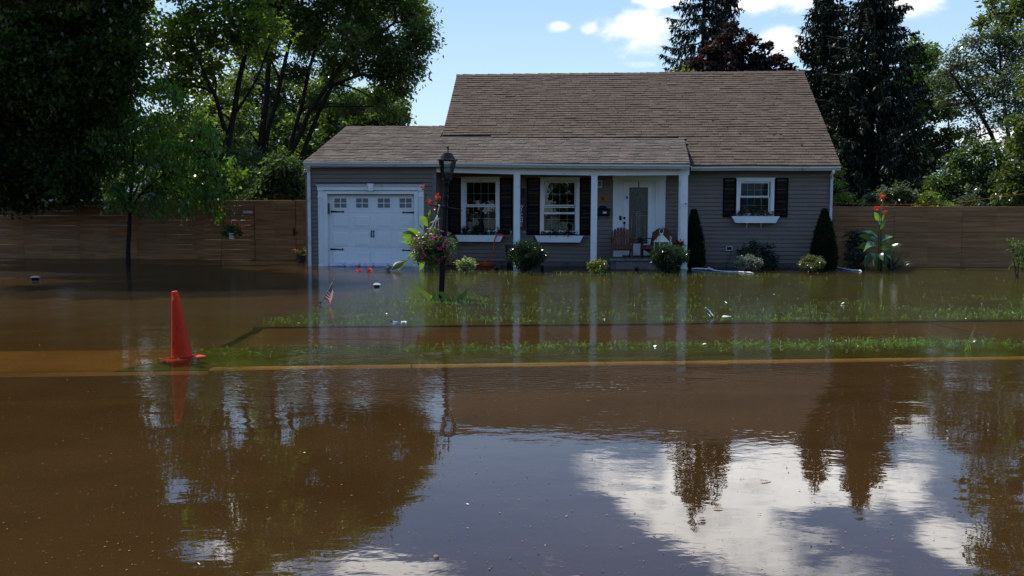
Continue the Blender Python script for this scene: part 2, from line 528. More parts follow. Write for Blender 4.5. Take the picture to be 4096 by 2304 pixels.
M['yellowleaf'] = leafmat('yellow fallen leaf', (0.62, 0.42, 0.10), (0.3, 0.2, 0.04), gloss=0.1, val=0.1)


def glassmat(name, tint=(0.75, 0.8, 0.8), extra=0.0):
    m = bpy.data.materials.new(name)
    m.use_nodes = True
    t = NT(m.node_tree)
    fr = t.add('ShaderNodeFresnel', IOR=1.5)
    bn = t.add('ShaderNodeBump', Strength=0.05, Distance=0.02, Height=t.noise(t.add('ShaderNodeTexCoord').outputs['Object'], 2.0))
    g = t.add('ShaderNodeBsdfGlossy', Roughness=0.01, Normal=bn)
    tr = t.add('ShaderNodeBsdfTransparent', Color=(*tint, 1))
    t.add('ShaderNodeOutputMaterial', Surface=t.add('ShaderNodeMixShader', Fac=t.math('ADD', t.math('MULTIPLY', fr, 1.0), extra), i1=tr, i2=g))
    return m


M['glass'] = glassmat('window glass')
M['frost'] = mat('grey frosted pane', (0.16, 0.175, 0.195), 0.25, 0.08, 6.0, 0.5)
M['doorglass'] = mat('leaded privacy glass', (0.032, 0.038, 0.032), 0.12, 0.5, 14.0, 0.6, 0.6, 35)
M['came'] = mat('pale lead came', (0.42, 0.42, 0.38), 0.35, 0.2, 20, 0.5, metal=0.4)
M['bottle'] = glassmat('clear bottle plastic', (0.9, 0.92, 0.92), 0.12)


# ---- flood water: silty, partly see-through over the ground, mirror-like at grazing angles
BETA = math.atan(0.1016)                      # the street is turned against the picture plane
SX, SY = math.cos(BETA), math.sin(BETA)


def street(a, b):
    """a metres along the street, b metres from the camera square to it"""
    return Vector((a * SX - b * SY, a * SY + b * SX, 0))


def watermat():
    m = bpy.data.materials.new('muddy flood water')
    m.use_nodes = True
    t = NT(m.node_tree)
    geo = t.add('ShaderNodeNewGeometry')
    p = geo.outputs['Position']
    s = t.add('ShaderNodeSeparateXYZ', Vector=p)
    b = t.math('ADD', t.math('MULTIPLY', s.outputs[0], -SY), t.math('MULTIPLY', s.outputs[1], SX))   # distance square to the street
    # the water is deeper over the road: more silt between surface and ground
    deep = t.ramp(b, 9.55, 9.9, 1.0, 0.0)
    shallow = t.ramp(b, 12.8, 16.0, 0.0, 1.0)
    silt = t.math('ADD', t.math('ADD', 0.20, t.math('MULTIPLY', deep, 0.60)), t.math('MULTIPLY', shallow, 0.06))
    cloudy = t.noise(p, 0.6, 4.0, 0.55)
    silt = t.math('MULTIPLY', silt, t.ramp(cloudy, 0.3, 0.7, 0.88, 1.12), clamp=True)
    # ripples: long swells, wind ripples that come and go in patches
    q = t.scaled(p, (1.0, 1.5, 1.0))
    patch = t.ramp(t.noise(t.scaled(p, (0.35, 0.8, 1)), 0.55, 2.0, 0.5), 0.38, 0.66, 0.25, 1.0)
    belt = t.math('MULTIPLY', t.ramp(s.outputs[1], 6.5, 9.5), t.ramp(s.outputs[1], 18.0, 27.0, 1.0, 0.6))
    amp = t.math('MULTIPLY', patch, t.math('ADD', 0.16, t.math('MULTIPLY', belt, 0.84)))
    fine = t.math('MULTIPLY', t.noise(q, 9.0, 2.0, 0.5, 0.3), amp)
    swell = t.noise(t.scaled(p, (0.8, 1.3, 1.0)), 1.7, 1.5, 0.4, 0.4)
    h = t.math('ADD', t.math('MULTIPLY', fine, 0.0044), t.math('MULTIPLY', swell, t.ramp(s.outputs[1], 6.0, 12.0, 0.0026, 0.0048)))
    bn = t.add('ShaderNodeBump', Strength=1.0, Distance=1.0, Height=h)
    fr0 = t.add('ShaderNodeFresnel', IOR=1.36, Normal=bn)
    # small unresolved ripples turn part of the surface towards the viewer: less mirror at grazing angles
    fr = t.math('MULTIPLY', fr0, t.math('SUBTRACT', 1.03, t.math('MULTIPLY', fr0, 0.58)))
    gl = t.add('ShaderNodeBsdfGlossy', Color=(1, 1, 1, 1), Roughness=t.ramp(s.outputs[1], 9.0, 15.0, 0.012, 0.12), Normal=bn)
    mud = t.add('ShaderNodeBsdfDiffuse', Color=t.mix(t.ramp(cloudy, 0.3, 0.7), (0.045, 0.0232, 0.0074, 1), (0.052, 0.0272, 0.0090, 1)))
    tr = t.add('ShaderNodeBsdfTransparent', Color=(0.78, 0.66, 0.40, 1))
    body = t.add('ShaderNodeMixShader', Fac=silt, i1=tr, i2=mud)
    t.add('ShaderNodeOutputMaterial', Surface=t.add('ShaderNodeMixShader', Fac=fr, i1=body, i2=gl))
    return m


M['water'] = watermat()
M['shingle2'] = mat('lighter brown asphalt shingle', (0.156, 0.128, 0.102), 0.92, 0.16, 3.0, 0.12, 0.5, 260, per_obj=0.15, dirt=((0.06, 0.055, 0.05), 0.62, 0.85, 1.1))
M['speck'] = mat('dull leaf litter', (0.26, 0.145, 0.065), 0.9, 0.4, 3.0, 0.0)
M['earth'] = mat('dark yard earth', (0.05, 0.04, 0.025), 0.95, 0.3, 0.8)
M['lawn'] = mat('drowned lawn', (0.064, 0.104, 0.020), 0.9, 0.35, 3.0, 0.1, dirt=((0.05, 0.04, 0.015), 0.5, 0.75, 1.2))
M['asphalt'] = mat('asphalt', (0.06, 0.052, 0.045), 0.9, 0.15, 2.0, 0.2)
M['drive'] = mat('silted driveway asphalt', (0.066, 0.048, 0.036), 0.9, 0.2, 1.5, 0.2)
M['oppwall'] = mat('grey siding across the street', (0.13, 0.135, 0.14), 0.7, 0.1)
M['walk'] = mat('silted sidewalk concrete', (0.100, 0.072, 0.054), 0.9, 0.15, 1.5, 0.2, per_obj=0.06)
M['kerb'] = mat('kerb concrete', (0.52, 0.39, 0.25), 0.9, 0.12, 2.0, 0.2, dirt=((0.24, 0.17, 0.10), 0.45, 0.75, 1.3))


# ------------------------------------------------------------------ the setting
def sheet(name, pts, z, m, kind='structure', thick=0.0, sub=1):
    b = MB()
    if thick:
        n = len(pts)
        b.add([(p[0], p[1], z) for p in pts] + [(p[0], p[1], z - thick) for p in pts],
              [tuple(range(n))] + [(i, n + i, n + (i + 1) % n, (i + 1) % n) for i in range(n)])
    else:
        b.face(*[(p[0], p[1], z) for p in pts])
    o = b.build(name, m)
    return tag(o, kind=kind)


sheet('ground', [(-500, -500), (500, -500), (500, 500), (-500, 500)], -0.45, M['earth'])
sheet('road', [street(-60, -6), street(60, -6), street(60, 9.98), street(-60, 9.98)], -0.30, M['asphalt'], thick=0.1)
sheet('water', [(-300, -120), (300, -120), (300, 300), (-300, 300)], 0.0, M['water'])
EDGE = {'kerb0': 9.95, 'kerb1': 10.19, 'verge': 11.85, 'walk': 13.80}
# driveway: its right edge runs square to the house from the garage to the street, with a flared apron
A = rad(5.5)
HX, HY = Vector((math.cos(A), -math.sin(A), 0)), Vector((math.sin(A), math.cos(A), 0))
HO = Vector((0, 27.40, 0))


def house(lx, ly, z=0.0):
    return HO + HX * lx + HY * ly + Vector((0, 0, z))


g_walk = G(1012, 1306, -0.055)
g_gar = house(-1.98, -0.05)
g_left = house(-5.45, -0.05)
for i in range(46):                                      # kerb stones along the road, lowered at the driveway
    a0 = -44 + i * 2.0
    low = -11 < a0 < -3.4
    b = MB()
    p = [street(a0 + 0.006, 9.95), street(a0 + 1.994, 9.95), street(a0 + 1.994, 10.19), street(a0 + 0.006, 10.19)]
    z1 = -0.085 if low else -0.05
    b.add([(q.x, q.y, z1) for q in p] + [(q.x, q.y, -0.44) for q in p], [(0, 1, 2, 3), (0, 4, 5, 1), (1, 5, 6, 2), (2, 6, 7, 3), (3, 7, 4, 0)])
    if i == 0:
        kerb = tag(bpy.data.objects.new('kerb', None), kind='structure')
        COL.objects.link(kerb)
        ORG[kerb] = Vector()
    b.build('kerb_stone', M['kerb'], kerb)
verge_l = G(560, 1455, -0.08)
sheet('verge', [street(-2.95, 10.17), street(60, 10.17), street(60, EDGE['verge']), street(-2.35, EDGE['verge'])], -0.075, M['lawn'], thick=0.3)
sheet('verge', [street(-60, 10.17), street(-9.6, 10.17), street(-9.2, EDGE['verge']), street(-60, EDGE['verge'])], -0.075, M['lawn'], thick=0.3)
walk = tag(bpy.data.objects.new('sidewalk', None), kind='structure')
COL.objects.link(walk)
ORG[walk] = Vector()
for i in range(40):
    a0 = -40 + i * 1.9
    if -9.3 < a0 < -2.6:
        continue
    p = [street(a0 + .005, EDGE['verge'] + .004), street(a0 + 1.895, EDGE['verge'] + .004), street(a0 + 1.895, EDGE['walk'] - .004), street(a0 + .005, EDGE['walk'] - .004)]
    b = MB()
    z1 = -0.09 + R.uniform(-.006, .006)
    b.add([(q.x, q.y, z1) for q in p] + [(q.x, q.y, -0.4) for q in p], [(0, 1, 2, 3), (0, 4, 5, 1), (1, 5, 6, 2), (2, 6, 7, 3), (3, 7, 4, 0)])
    b.build('paving_slab', M['walk'], walk)
sheet('driveway', [street(-9.6, 10.18), street(-2.95, 10.18), (street(-2.3, 11.5).x, street(-2.3, 11.5).y), (g_walk.x, g_walk.y), (g_gar.x, g_gar.y), (g_left.x, g_left.y), (g_left.x - 1.6, 14.2)], -0.10, M['drive'], thick=0.3)
sheet('lawn', [(g_walk.x, g_walk.y), street(60, EDGE['walk']), (60, 40), (g_gar.x, 40), (g_gar.x, g_gar.y)], -0.064, M['lawn'], thick=0.3)
sheet('yard', [street(-60, 10.165), street(60, 10.165), (60, 40), (-60, 40)], -0.15, M['drive'], thick=0.25)

# concrete apron where the driveway meets the street
sheet('driveway_apron', [street(-10.2, 10.18), street(-2.80, 10.18), street(-2.55, 11.75), street(-9.8, 11.75)], -0.085, mat('silted apron concrete', (0.21, 0.130, 0.072), 0.9, 0.25, 0.7, 0.1), thick=0.01)


# ------------------------------------------------------------------ the house (its own frame: lx along the front, ly back, z up)
HS = thing('house', 'single storey taupe house with brown shingle roof, white garage door and front porch', 'house', HO)
HS.rotation_euler = (0, 0, -A)
ORG[HS] = Vector()


def H(u, v, ly=0.0):
    """pixel of the photograph to (lx, z) on the plane ly"""
    r = ray(u, v)
    t = ((HO - CAMP).dot(HY) + ly) / r.dot(HY)
    p = CAMP + r * t
    return (p - HO).dot(HX), p.z


def hx(u, ly=0.0, v=900):
    return H(u, v, ly)[0]


def hz(v, ly=0.0, u=2048):
    return H(u, v, ly)[1]


def rect(u0, v0, u1, v1, ly=0.0):
    um = (u0 + u1) / 2
    return (hx(u0, ly, (v0 + v1) / 2), hx(u1, ly, (v0 + v1) / 2), H(um, v1, ly)[1], H(um, v0, ly)[1])


def hb(name, m, x0, x1, y0, y1, z0, z1, parent=None, bev=0.0):
    b = MB()
    if bev:
        b.bbox(x0, x1, y0, y1, z0, z1, bev)
    else:
        b.box(x0, x1, y0, y1, z0, z1)
    return b.build(name, M[m] if isinstance(m, str) else m, parent if parent is not None else HS)


GY = -0.95                                      # garage front and porch posts stand forward of the main wall
XL = hx(1226, GY, 850)                          # left corner of the garage
XC = hx(1745, GY, 700)                          # garage corner on the porch
XR = hx(3328, 0, 850)                           # right corner
XM = -2.14                                      # left end of the main block
DEPTH = 8.6

# -- openings: window casings (outer), door surround, garage opening
W1 = rect(1845, 709, 1999, 938)
W2 = rect(2160.7, 710, 2318.2, 938)
W3 = rect(2945, 712.7, 3096, 868)
DS = rect(2451, 716, 2659.8, 1032)
GO = rect(1310, 776, 1657.8, 1000, GY)
GO = (GO[0], GO[1], -0.25, GO[3])


def wall(name, x0, x1, z0, z1, ly, th, holes):
    b = MB()
    xs = sorted({x0, x1, *[h[0] for h in holes], *[h[1] for h in holes]})
    for a, c in zip(xs, xs[1:]):
        m = (a + c) / 2
        zz = [(z0, z1)]
        for h in holes:
            if h[0] < m < h[1]:
                zz = [(p, q) for lo, hi in zz for p, q in ((lo, min(hi, h[2])), (max(lo, h[3]), hi)) if q - p > 1e-4]
        for p, q in zz:
            b.box(a, c, ly, ly + th, p, q)
    return b.build(name, M['wallcore'], HS)


def inset(r, d):
    return (r[0] + d, r[1] - d, r[2] + d, r[3] - d)


main_wall = wall('front_wall', XM, XR, -0.3, 2.66, 0.0, 0.12, [inset(W1, .06), inset(W2, .06), inset(W3, .05), (DS[0] + .12, DS[1] - .12, -.3, H(2555, 726.4)[1] + .03)])
gar_wall = wall('garage_wall', XL, XC, -0.3, 2.70, GY, 0.12, [inset(GO, -.0)])
hb('side_wall', 'siding', XR - 0.1, XR, 0.121, DEPTH, -0.3, 2.66)
hb('side_wall', 'siding', XL, XL + 0.1, GY + 0.121, 5.6, -0.3, 2.70)
hb('side_wall', 'siding', XC - 0.1, XC, GY + 0.121, -0.001, -0.3, 2.62)
hb('rear_wall', 'siding', XL, XR, DEPTH, DEPTH + 0.1, -0.3, 2.66)
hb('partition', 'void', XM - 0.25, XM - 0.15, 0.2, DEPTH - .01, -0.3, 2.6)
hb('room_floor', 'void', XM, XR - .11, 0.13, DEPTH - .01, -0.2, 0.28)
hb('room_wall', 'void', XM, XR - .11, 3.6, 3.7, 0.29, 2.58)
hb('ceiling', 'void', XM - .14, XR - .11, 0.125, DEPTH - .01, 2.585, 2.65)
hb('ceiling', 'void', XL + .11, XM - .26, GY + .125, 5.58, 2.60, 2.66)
hb('rear_wall', 'siding', XL, XM - .26, 5.6, 5.7, -0.3, 2.7)

# gables
for gx in (XM + .02, XR - .09):
    b = MB()
    b.prism([(0.15, 2.661), (DEPTH - .05, 2.661), (4.5, 5.55)], gx, gx + 0.08, 'x')
    b.build('gable', M['siding'], HS)


def boards(parent, ly, x0, x1, z0, z1, holes, exp=0.109, m='siding'):
    """lapped vinyl boards, one object per run of board"""
    z = z0
    while z < z1 - 0.02:
        h = min(exp, z1 - z)
        segs = [(x0, x1)]
        for o in holes:
            if o[2] < z + h * 0.98 and o[3] > z + h * 0.02:
                segs = [(p, q) for a, c in segs for p, q in ((a, min(c, o[0])), (max(a, o[1]), c)) if q - p > 0.01]
        for a, c in segs:
            y = ly - 0.002
            j = R.uniform(-.0008, .0008)
            b = MB()
            b.prism([(y, z + .001), (y, z + h), (y - 0.003, z + h), (y - 0.003, z + h - .017), (y - 0.014, z + h - .020), (y - 0.024 + j, z + 0.006), (y - 0.024 + j, z + 0.001)], a, c, 'x')
            b.build('siding_board', M[m], parent)
        z += exp


t3 = 0.005
boards(main_wall, 0.0, XC + .001, XR - 0.075, 0.118, 2.62, [W1, W2, W3, DS, (hx(2890), hx(2946), W3[2] - .02, W3[3]), ] if False else [W1, W2, W3, DS])
GS = rect(1271.9, 738, 1695, 1000, GY)          # garage surround
boards(gar_wall, GY, hx(1245, GY), hx(1731, GY, 800), -0.14, 2.69, [(GS[0], GS[1], -0.3, GS[3])])

# foundation of concrete block under the siding
for i in range(34):
    a = XC + 0.01 + i * 0.42
    if a + .41 > XR:
        break
    for k in range(2):
        o = (k % 2) * 0.2
        hb('foundation_block', 'concrete', a + o, min(a + 0.41 + o, XR - .001), -0.012, -0.001, -0.30 + 0.205 * k, -0.30 + 0.205 * k + 0.198)

# corner trims
hb('corner_trim', 'siding', hx(1731, GY, 800), XC + .002, GY - 0.034, GY - .001, -0.3, 2.66)
hb('corner_trim', 'siding', XL - .004, hx(1236, GY), GY - 0.034, GY - .001, -0.3, 2.70)
hb('corner_trim', 'siding', XR - 0.08, XR + .003, -0.034, -.001, -0.3, 2.61)

# soffits and fascia
hb('soffit', 'trim', XL, XC + 6.7, GY - 0.22, GY - .13, 2.655, 2.665)
hb('soffit', 'trim', hx(2759, -.4), XR + .09, -0.34, -.001, 2.600, 2.612)
hb('porch_ceiling', 'trim', XC + .002, 4.60, GY + 0.07, -.016, 2.56, 2.575)


# -- gutters: K-profile, slightly out of level like the real one
def gutter(name, xa, xb, yb, za, zb, h=0.105, d=0.11):
    prof = [(0, 0), (-0.055, 0), (-0.075, 0.03), (-d, h * .62), (-d, h * .93), (-d - .008, h), (-d + .012, h), (-d + .012, h * .9), (-0.01, h * .9), (0, h)]
    b = MB()
    n = 14
    rings = []
    for i in range(n + 1):
        t = i / n
        sag = -0.006 * math.sin(t * math.pi * 3.0 + 1)
        rings.append([(xa + (xb - xa) * t, yb + p[0], za + (zb - za) * t + sag + p[1]) for p in prof])
    m = len(prof)
    b.add([q for r in rings for q in r], [(i * m + k, i * m + (k + 1) % m, (i + 1) * m + (k + 1) % m, (i + 1) * m + k) for i in range(n) for k in range(m)] +
          [tuple(range(m))[::-1], tuple(range(n * m, n * m + m))])
    return b.build(name, M['gutter'], HS)


gy = GY - 0.20
zl, zr = H(1212, 662, gy - .1)[1], H(2759, 676, gy - .1)[1]
gxl, gxr = hx(1212, gy - .1, 655), hx(2759, gy - .1, 668)
gutter('gutter', gxl, gxr, gy, zl, zr)
mzl, mzr = H(2763, 682, -.43)[1], H(3363, 682, -.43)[1]
gutter('gutter', hx(2764, -.43, 670), hx(3363, -.43, 670), -0.33, mzl, mzr)
b = MB()
b.add([(gxl + .03, gy + .001, zl), (gxr - .02, gy + .001, zr), (gxr - .02, gy + .001, zr + .105), (gxl + .03, gy + .001, zl + .105),
       (gxl + .03, gy + .022, zl), (gxr - .02, gy + .022, zr), (gxr - .02, gy + .022, zr + .105), (gxl + .03, gy + .022, zl + .105)],
      [(0, 1, 2, 3), (7, 6, 5, 4), (0, 4, 5, 1), (3, 2, 6, 7), (0, 3, 7, 4), (1, 5, 6, 2)])
b.build('fascia', M['trim'], HS)
hb('fascia', 'trim', hx(2764, -.33, 670), hx(3358, -.33, 670), -0.329, -0.305, mzl, mzl + .1)

# -- porch beam (a little crooked), upper frieze board and posts
by = GY
pts = [(1746, 672, 689), (2066, 681.5, 697.5), (2376, 686, 702), (2600, 684, 701.5), (2757, 681.5, 700)]
q = [(*H(u, a, by - .03), H(u, c, by - .03)[1]) for u, a, c in pts]
for (x0, zt0, zb0), (x1, zt1, zb1) in zip(q, q[1:]):
    b = MB()
    vs = [(x, y, z) for y in (by - .03, by + .06) for x, z in ((x0 + .0005, zb0), (x1 - .0005, zb1), (x1 - .0005, zt1), (x0 + .0005, zt0))]
    b.add(vs, [(0, 1, 2, 3), (7, 6, 5, 4), (0, 4, 5, 1), (3, 2, 6, 7), (0, 3, 7, 4), (1, 5, 6, 2)])
    b.build('porch_beam', M['trim'], HS)
    b = MB()
    vs = [(x, y, z) for y in (by - .018, by + .05) for x, z in ((x0, zt0 + .001), (x1, zt1 + .001), (x1, zr + .08), (x0, zr + .08))]
    b.add(vs, [(0, 1, 2, 3), (7, 6, 5, 4), (0, 4, 5, 1), (3, 2, 6, 7), (0, 3, 7, 4), (1, 5, 6, 2)])
    b.build('frieze_board', M['trim'], HS)
for u0, u1, ub0, ub1, vt in ((2055, 2080, 2053.5, 2078, 697), (2365, 2390, 2361, 2386, 702), (2736.5, 2752, 2731, 2748, 700)):
    (a, zt), (c, _) = H(u0, vt, by - .03), H(u1, vt, by - .03)
    (a2, zb), (c2, _) = H(ub0, 1070, by - .03), H(ub1, 1070, by - .03)
    if u0 > 2700:
        a = hx(2722, by - .03, 700)
        a2 = hx(2718, by - .03, 1070)
    b = MB()
    z0, z1 = -0.3, zt - .002
    k = (z0 - zb) / (zt - zb)
    A0, C0 = a2 + (a - a2) * k, c2 + (c - c2) * k
    b.add([(A0, by - .03, z0), (C0, by - .03, z0), (C0, by + .10, z0), (A0, by + .10, z0), (a, by - .03, z1), (c, by - .03, z1), (c, by + .10, z1), (a, by + .10, z1)],
          [(3, 2, 1, 0), (4, 5, 6, 7), (0, 1, 5, 4), (1, 2, 6, 5), (2, 3, 7, 6), (3, 0, 4, 7)])
    po = b.build('porch_post', M['trim'], HS)
    if u0 > 2700:
        hb('post_base', 'trim', a2 - .015, c2 + .02, by - .05, by + .12, -0.02, 0.035, po, .004)


# -- downspouts
def downspout(u0, u1, ly, vt, zb, outlet=False):
    x0, x1 = hx(u0, ly, 850), hx(u1, ly, 850)
    zt = H((u0 + u1) / 2, vt, ly)[1]
    b = MB()
    n = 4
    w = (x1 - x0)
    prof = []
    for i in range(n):
        prof += [(x0 + w * i / n + .002, ly - .050), (x0 + w * (i + .75) / n, ly - .050), (x0 + w * (i + .8) / n, ly - .045), (x0 + w * (i + .97) / n, ly - .045)]
    prof += [(x1, ly - .003), (x0, ly - .003)]
    b.prism(prof, zb, zt, 'z')
    o = b.build('downspout', M['gutter'], HS)
    return o


downspout(1232.5, 1244.5, GY - .036, 663, -0.3)
downspout(2713, 2721.5, GY - .034, 678, -0.3)
d3 = downspout(3317, 3327, -.036, 702, 0.75)
b = MB()
x0, x1 = hx(3319, -.2, 690), hx(3337, -.2, 690)
b.tube([((x0 + x1) / 2, -.37, mzr + .01), ((x0 + x1) / 2, -.36, mzr - .06), ((x0 + x1) / 2 - .02, -.2, mzr - .12), (hx(3322, -.026), -.055, mzr - .19), (hx(3322, -.026), -.05, mzr - .25)], .038, 8)
b.build('elbow', M['gutter'], d3, True)

# -- roofs: a felted deck with real shingles on it
EY = GY - 0.21                                   # eave of the garage and porch roof
EXL, EXR = hx(1217, EY, 648), hx(2757, EY, 655)
EZL, EZR = H(1217, 649, EY)[1], H(2757, 655, EY)[1]
GRY, GRZ = 2.02, None
SLOPE_P = 0.373
MEY, MEZ = -0.36, H(3000, 662, -.36)[1] + .01
MRY = 4.6
MRZ = H(2500, 292, MRY)[1] - .02
SLOPE_M = (MRZ - MEZ) / (MRY - MEY)


def zp(x, y):
    ez = EZL + (EZR - EZL) * (x - EXL) / (EXR - EXL)
    return ez + SLOPE_P * (y - EY)


def zm(x, y):
    return MEZ + SLOPE_M * (y - MEY)


def deck(name, corners, zf, th=0.05):
    b = MB()
    top = [(x, y, zf(x, y)) for x, y in corners]
    n = len(top)
    b.add(top + [(x, y, z - th) for x, y, z in top], [tuple(range(n)), tuple(range(2 * n - 1, n - 1, -1))] + [(i, n + i, n + (i + 1) % n, (i + 1) % n) for i in range(n)])
    return b.build(name, M['deck'], HS)


mlE, mlR, mrE, mrR = -2.06, hx(1829, MRY, 299), hx(3361, MEY, 663), hx(3212, MRY, 286)
glR = hx(1387, GRY, 517)
main_roof = deck('main_roof', [(mlE, MEY), (mrE, MEY), (mrR, MRY), (mlR, MRY)], zm)
deck('rear_roof', [(mlR, MRY + .002), (mrR, MRY + .002), (mrE, 2 * MRY - MEY), (mlE, 2 * MRY - MEY)], lambda x, y: MRZ - SLOPE_M * (y - MRY))
porch_roof = deck('porch_roof', [(EXL, EY), (EXR, EY), (EXR, 0.80), (XM + .05, 0.80), (XM + .05, GRY), (glR, GRY)], zp)
deck('garage_rear_roof', [(glR, GRY + .002), (XM + .05, GRY + .002), (XM + .05, 5.6), (EXL, 5.6)], lambda x, y: zp(x, GRY) - SLOPE_P * (y - GRY))

b = MB()
b.prism([(GY + .15, 2.701), (5.55, 2.701), (5.55, zp(glR, GRY) - SLOPE_P * (5.55 - GRY) - .08), (GRY, zp(glR, GRY) - .08), (GY + .15, zp(glR, GY + .15) - .08)], glR + .04, glR + .12, 'x')
b.build('gable', M['siding'], HS)

# shingles: one tapered tab, reused
tabm = MB()
tabm.add([(0, 0, 0), (1, 0, 0), (1, 1, 0), (0, 1, 0), (0.006, 0.02, 1), (0.994, 0.02, 1), (1, 1, 0.12), (0, 1, 0.12)],
         [(3, 2, 1, 0), (4, 5, 6, 7), (0, 1, 5, 4), (1, 2, 6, 5), (3, 0, 4, 7)])
tab_me = tabm.mesh('shingle', M['shingle'])
tab_me2 = tabm.mesh('shingle', M['shingle2'])
tabs = []                                         # (size in the picture, roof, location, slope angle, scale)


def lay(roof, zf, x_at, y0, y1, slope, exp, skip):
    ang = math.atan(slope)
    n = int((y1 - y0) / math.cos(ang) / exp)
    dy = exp * math.cos(ang)
    for i in range(n + 1):
        y = y0 + i * dy
        if y > y1 - .02:
            break
        xa, xb = x_at(y)
        x = xa - R.uniform(0, .25)
        wave = 0.010 * math.sin(i * 1.7) + 0.006 * math.sin(i * .63 + 1)
        while x < xb:
            wd = R.choice((.17, .21, .26, .30, .34, .42)) * R.uniform(.9, 1.1)
            a, c = max(x, xa), min(x + wd, xb)
            x += wd
            if c - a < .03 or skip((a + c) / 2, y):
                continue
            hgt = R.choice((0.020, 0.022, 0.028)) + R.uniform(-.0015, .0015)
            dz = 0.004 + 0.007 * math.sin(a * .9 + i * .25) * math.sin(a * .31 + 2) + wave * .12
            dd = R.choice((0, 0, 0, -.006)) + R.uniform(-.003, .003)
            p = house(a, y)
            tabs.append(((c - a) * exp / p.y ** 2 * abs(zf(a, y) - CAM_H), roof, (a + .002, y + dd, zf(a, y) + dz), ang, (c - a - .004, exp * 1.28, hgt)))


lay(main_roof, zm, lambda y: (mlE + (mlR - mlE) * (y - MEY) / (MRY - MEY) - .015, mrE + (mrR - mrE) * (y - MEY) / (MRY - MEY) + .015), MEY - .02, MRY, SLOPE_M, 0.146,
    lambda x, y: x < EXR - .05 and zp(x, y) > zm(x, y) + .0 and y < 1.2)
lay(porch_roof, zp, lambda y: (EXL + (glR - EXL) * (y - EY) / (GRY - EY) - .015, EXR + .015 if y < .86 else XM - .02), EY - .03, GRY, SLOPE_P, 0.142,
    lambda x, y: x > XM and zp(x, y) < zm(x, y) - .02)
tabs.sort(key=lambda t: -t[0])
for _, roof, loc, ang, sc in tabs[:295]:
    link('shingle', tab_me if roof is main_roof else tab_me2, roof, loc, (ang, 0, 0), sc)
for roof in (main_roof, porch_roof):
    b = MB()
    for _, r_, loc, ang, sc in tabs[295:]:
        if r_ is roof:
            ca, sa = math.cos(ang), math.sin(ang)
            vs = [(loc[0] + x * sc[0], loc[1] + y * sc[1] * ca - z * sc[2] * sa, loc[2] + y * sc[1] * sa + z * sc[2] * ca) for x, y, z in tabm.v]
            b.add(vs, tabm.f)
    tag(b.build('shingle', M['shingle' if roof is main_roof else 'shingle2'], roof), kind='stuff')
# ridge caps
def caps(roof, x0, x1, y, z, w=0.15):
    x = x0
    while x < x1:
        e = min(x + .21, x1 + .03)
        b = MB()
        dz = R.uniform(0, .012)
        for s in (-1, 1):
            b.add([(x, y, z + .035 + dz), (e, y, z + .022 + dz), (e, y + s * w, z - w * SLOPE_M + .028), (x, y + s * w, z - w * SLOPE_M + .038)], [(0, 1, 2, 3)])
        b.build('ridge_cap', M['shingle'], roof)
        x += .2
caps(main_roof, mlR - .02, mrR, MRY, MRZ)
caps(porch_roof, glR - .02, XM + .02, GRY, zp(glR, GRY) - .005, .12)
# starter edge and drip strip at the eaves
for roof, xa, xb, y, zf in ((main_roof, EXR + .03, mrE, MEY - .03, zm), (porch_roof, EXL, EXR, EY - .04, zp)):
    b = MB()
    for i in range(30):
        a, c = xa + (xb - xa) * i / 30, xa + (xb - xa) * (i + 1) / 30
        b.add([(a, y, zf(a, y) - .035), (c, y, zf(c, y) - .035), (c, y + .04, zf(c, y) + .012), (a, y + .04, zf(a, y) + .012)], [(0, 1, 2, 3)])
    b.build('eave_edge', M['shingle'], roof)
# dark moss spots and a few fallen twigs on the main roof
b = MB()
for i in range(90):
    x, y = R.uniform(1.5, 8.4), R.uniform(0.0, 4.4)
    if R.random() < .35:
        x, y = R.gauss(6.9, .9), R.gauss(1.6, .5)
    if x > 8.45 or (x < EXR + .2 and y < 1.1):
        continue
    s = R.choice((.008, .012, .02, .03)) * R.uniform(.8, 1.3)
    b.add([(x + s * math.cos(k * 1.047) * R.uniform(.7, 1.4), y + s * math.sin(k * 1.047) * R.uniform(.7, 1.3), zm(x, y) + SLOPE_M * s * math.sin(k * 1.047) + .03) for k in range(6)] + [(x, y, zm(x, y) + .045)],
          [(k, (k + 1) % 6, 6) for k in range(6)])
tag(b.build('moss_spot', M['spot'], main_roof), kind='stuff')


# -- windows
def ring(b, r, w, y0, y1, wb=None):
    """picture frame: r outer (x0, x1, z0, z1), w width"""
    x0, x1, z0, z1 = r
    wb = w if wb is None else wb
    b.box(x0, x0 + w, y0, y1, z0, z1)
    b.box(x1 - w, x1, y0, y1, z0, z1)
    b.box(x0 + w + .0005, x1 - w - .0005, y0, y1, z1 - w, z1)
    b.box(x0 + w + .0005, x1 - w - .0005, y0, y1, z0, z0 + wb)
    return b


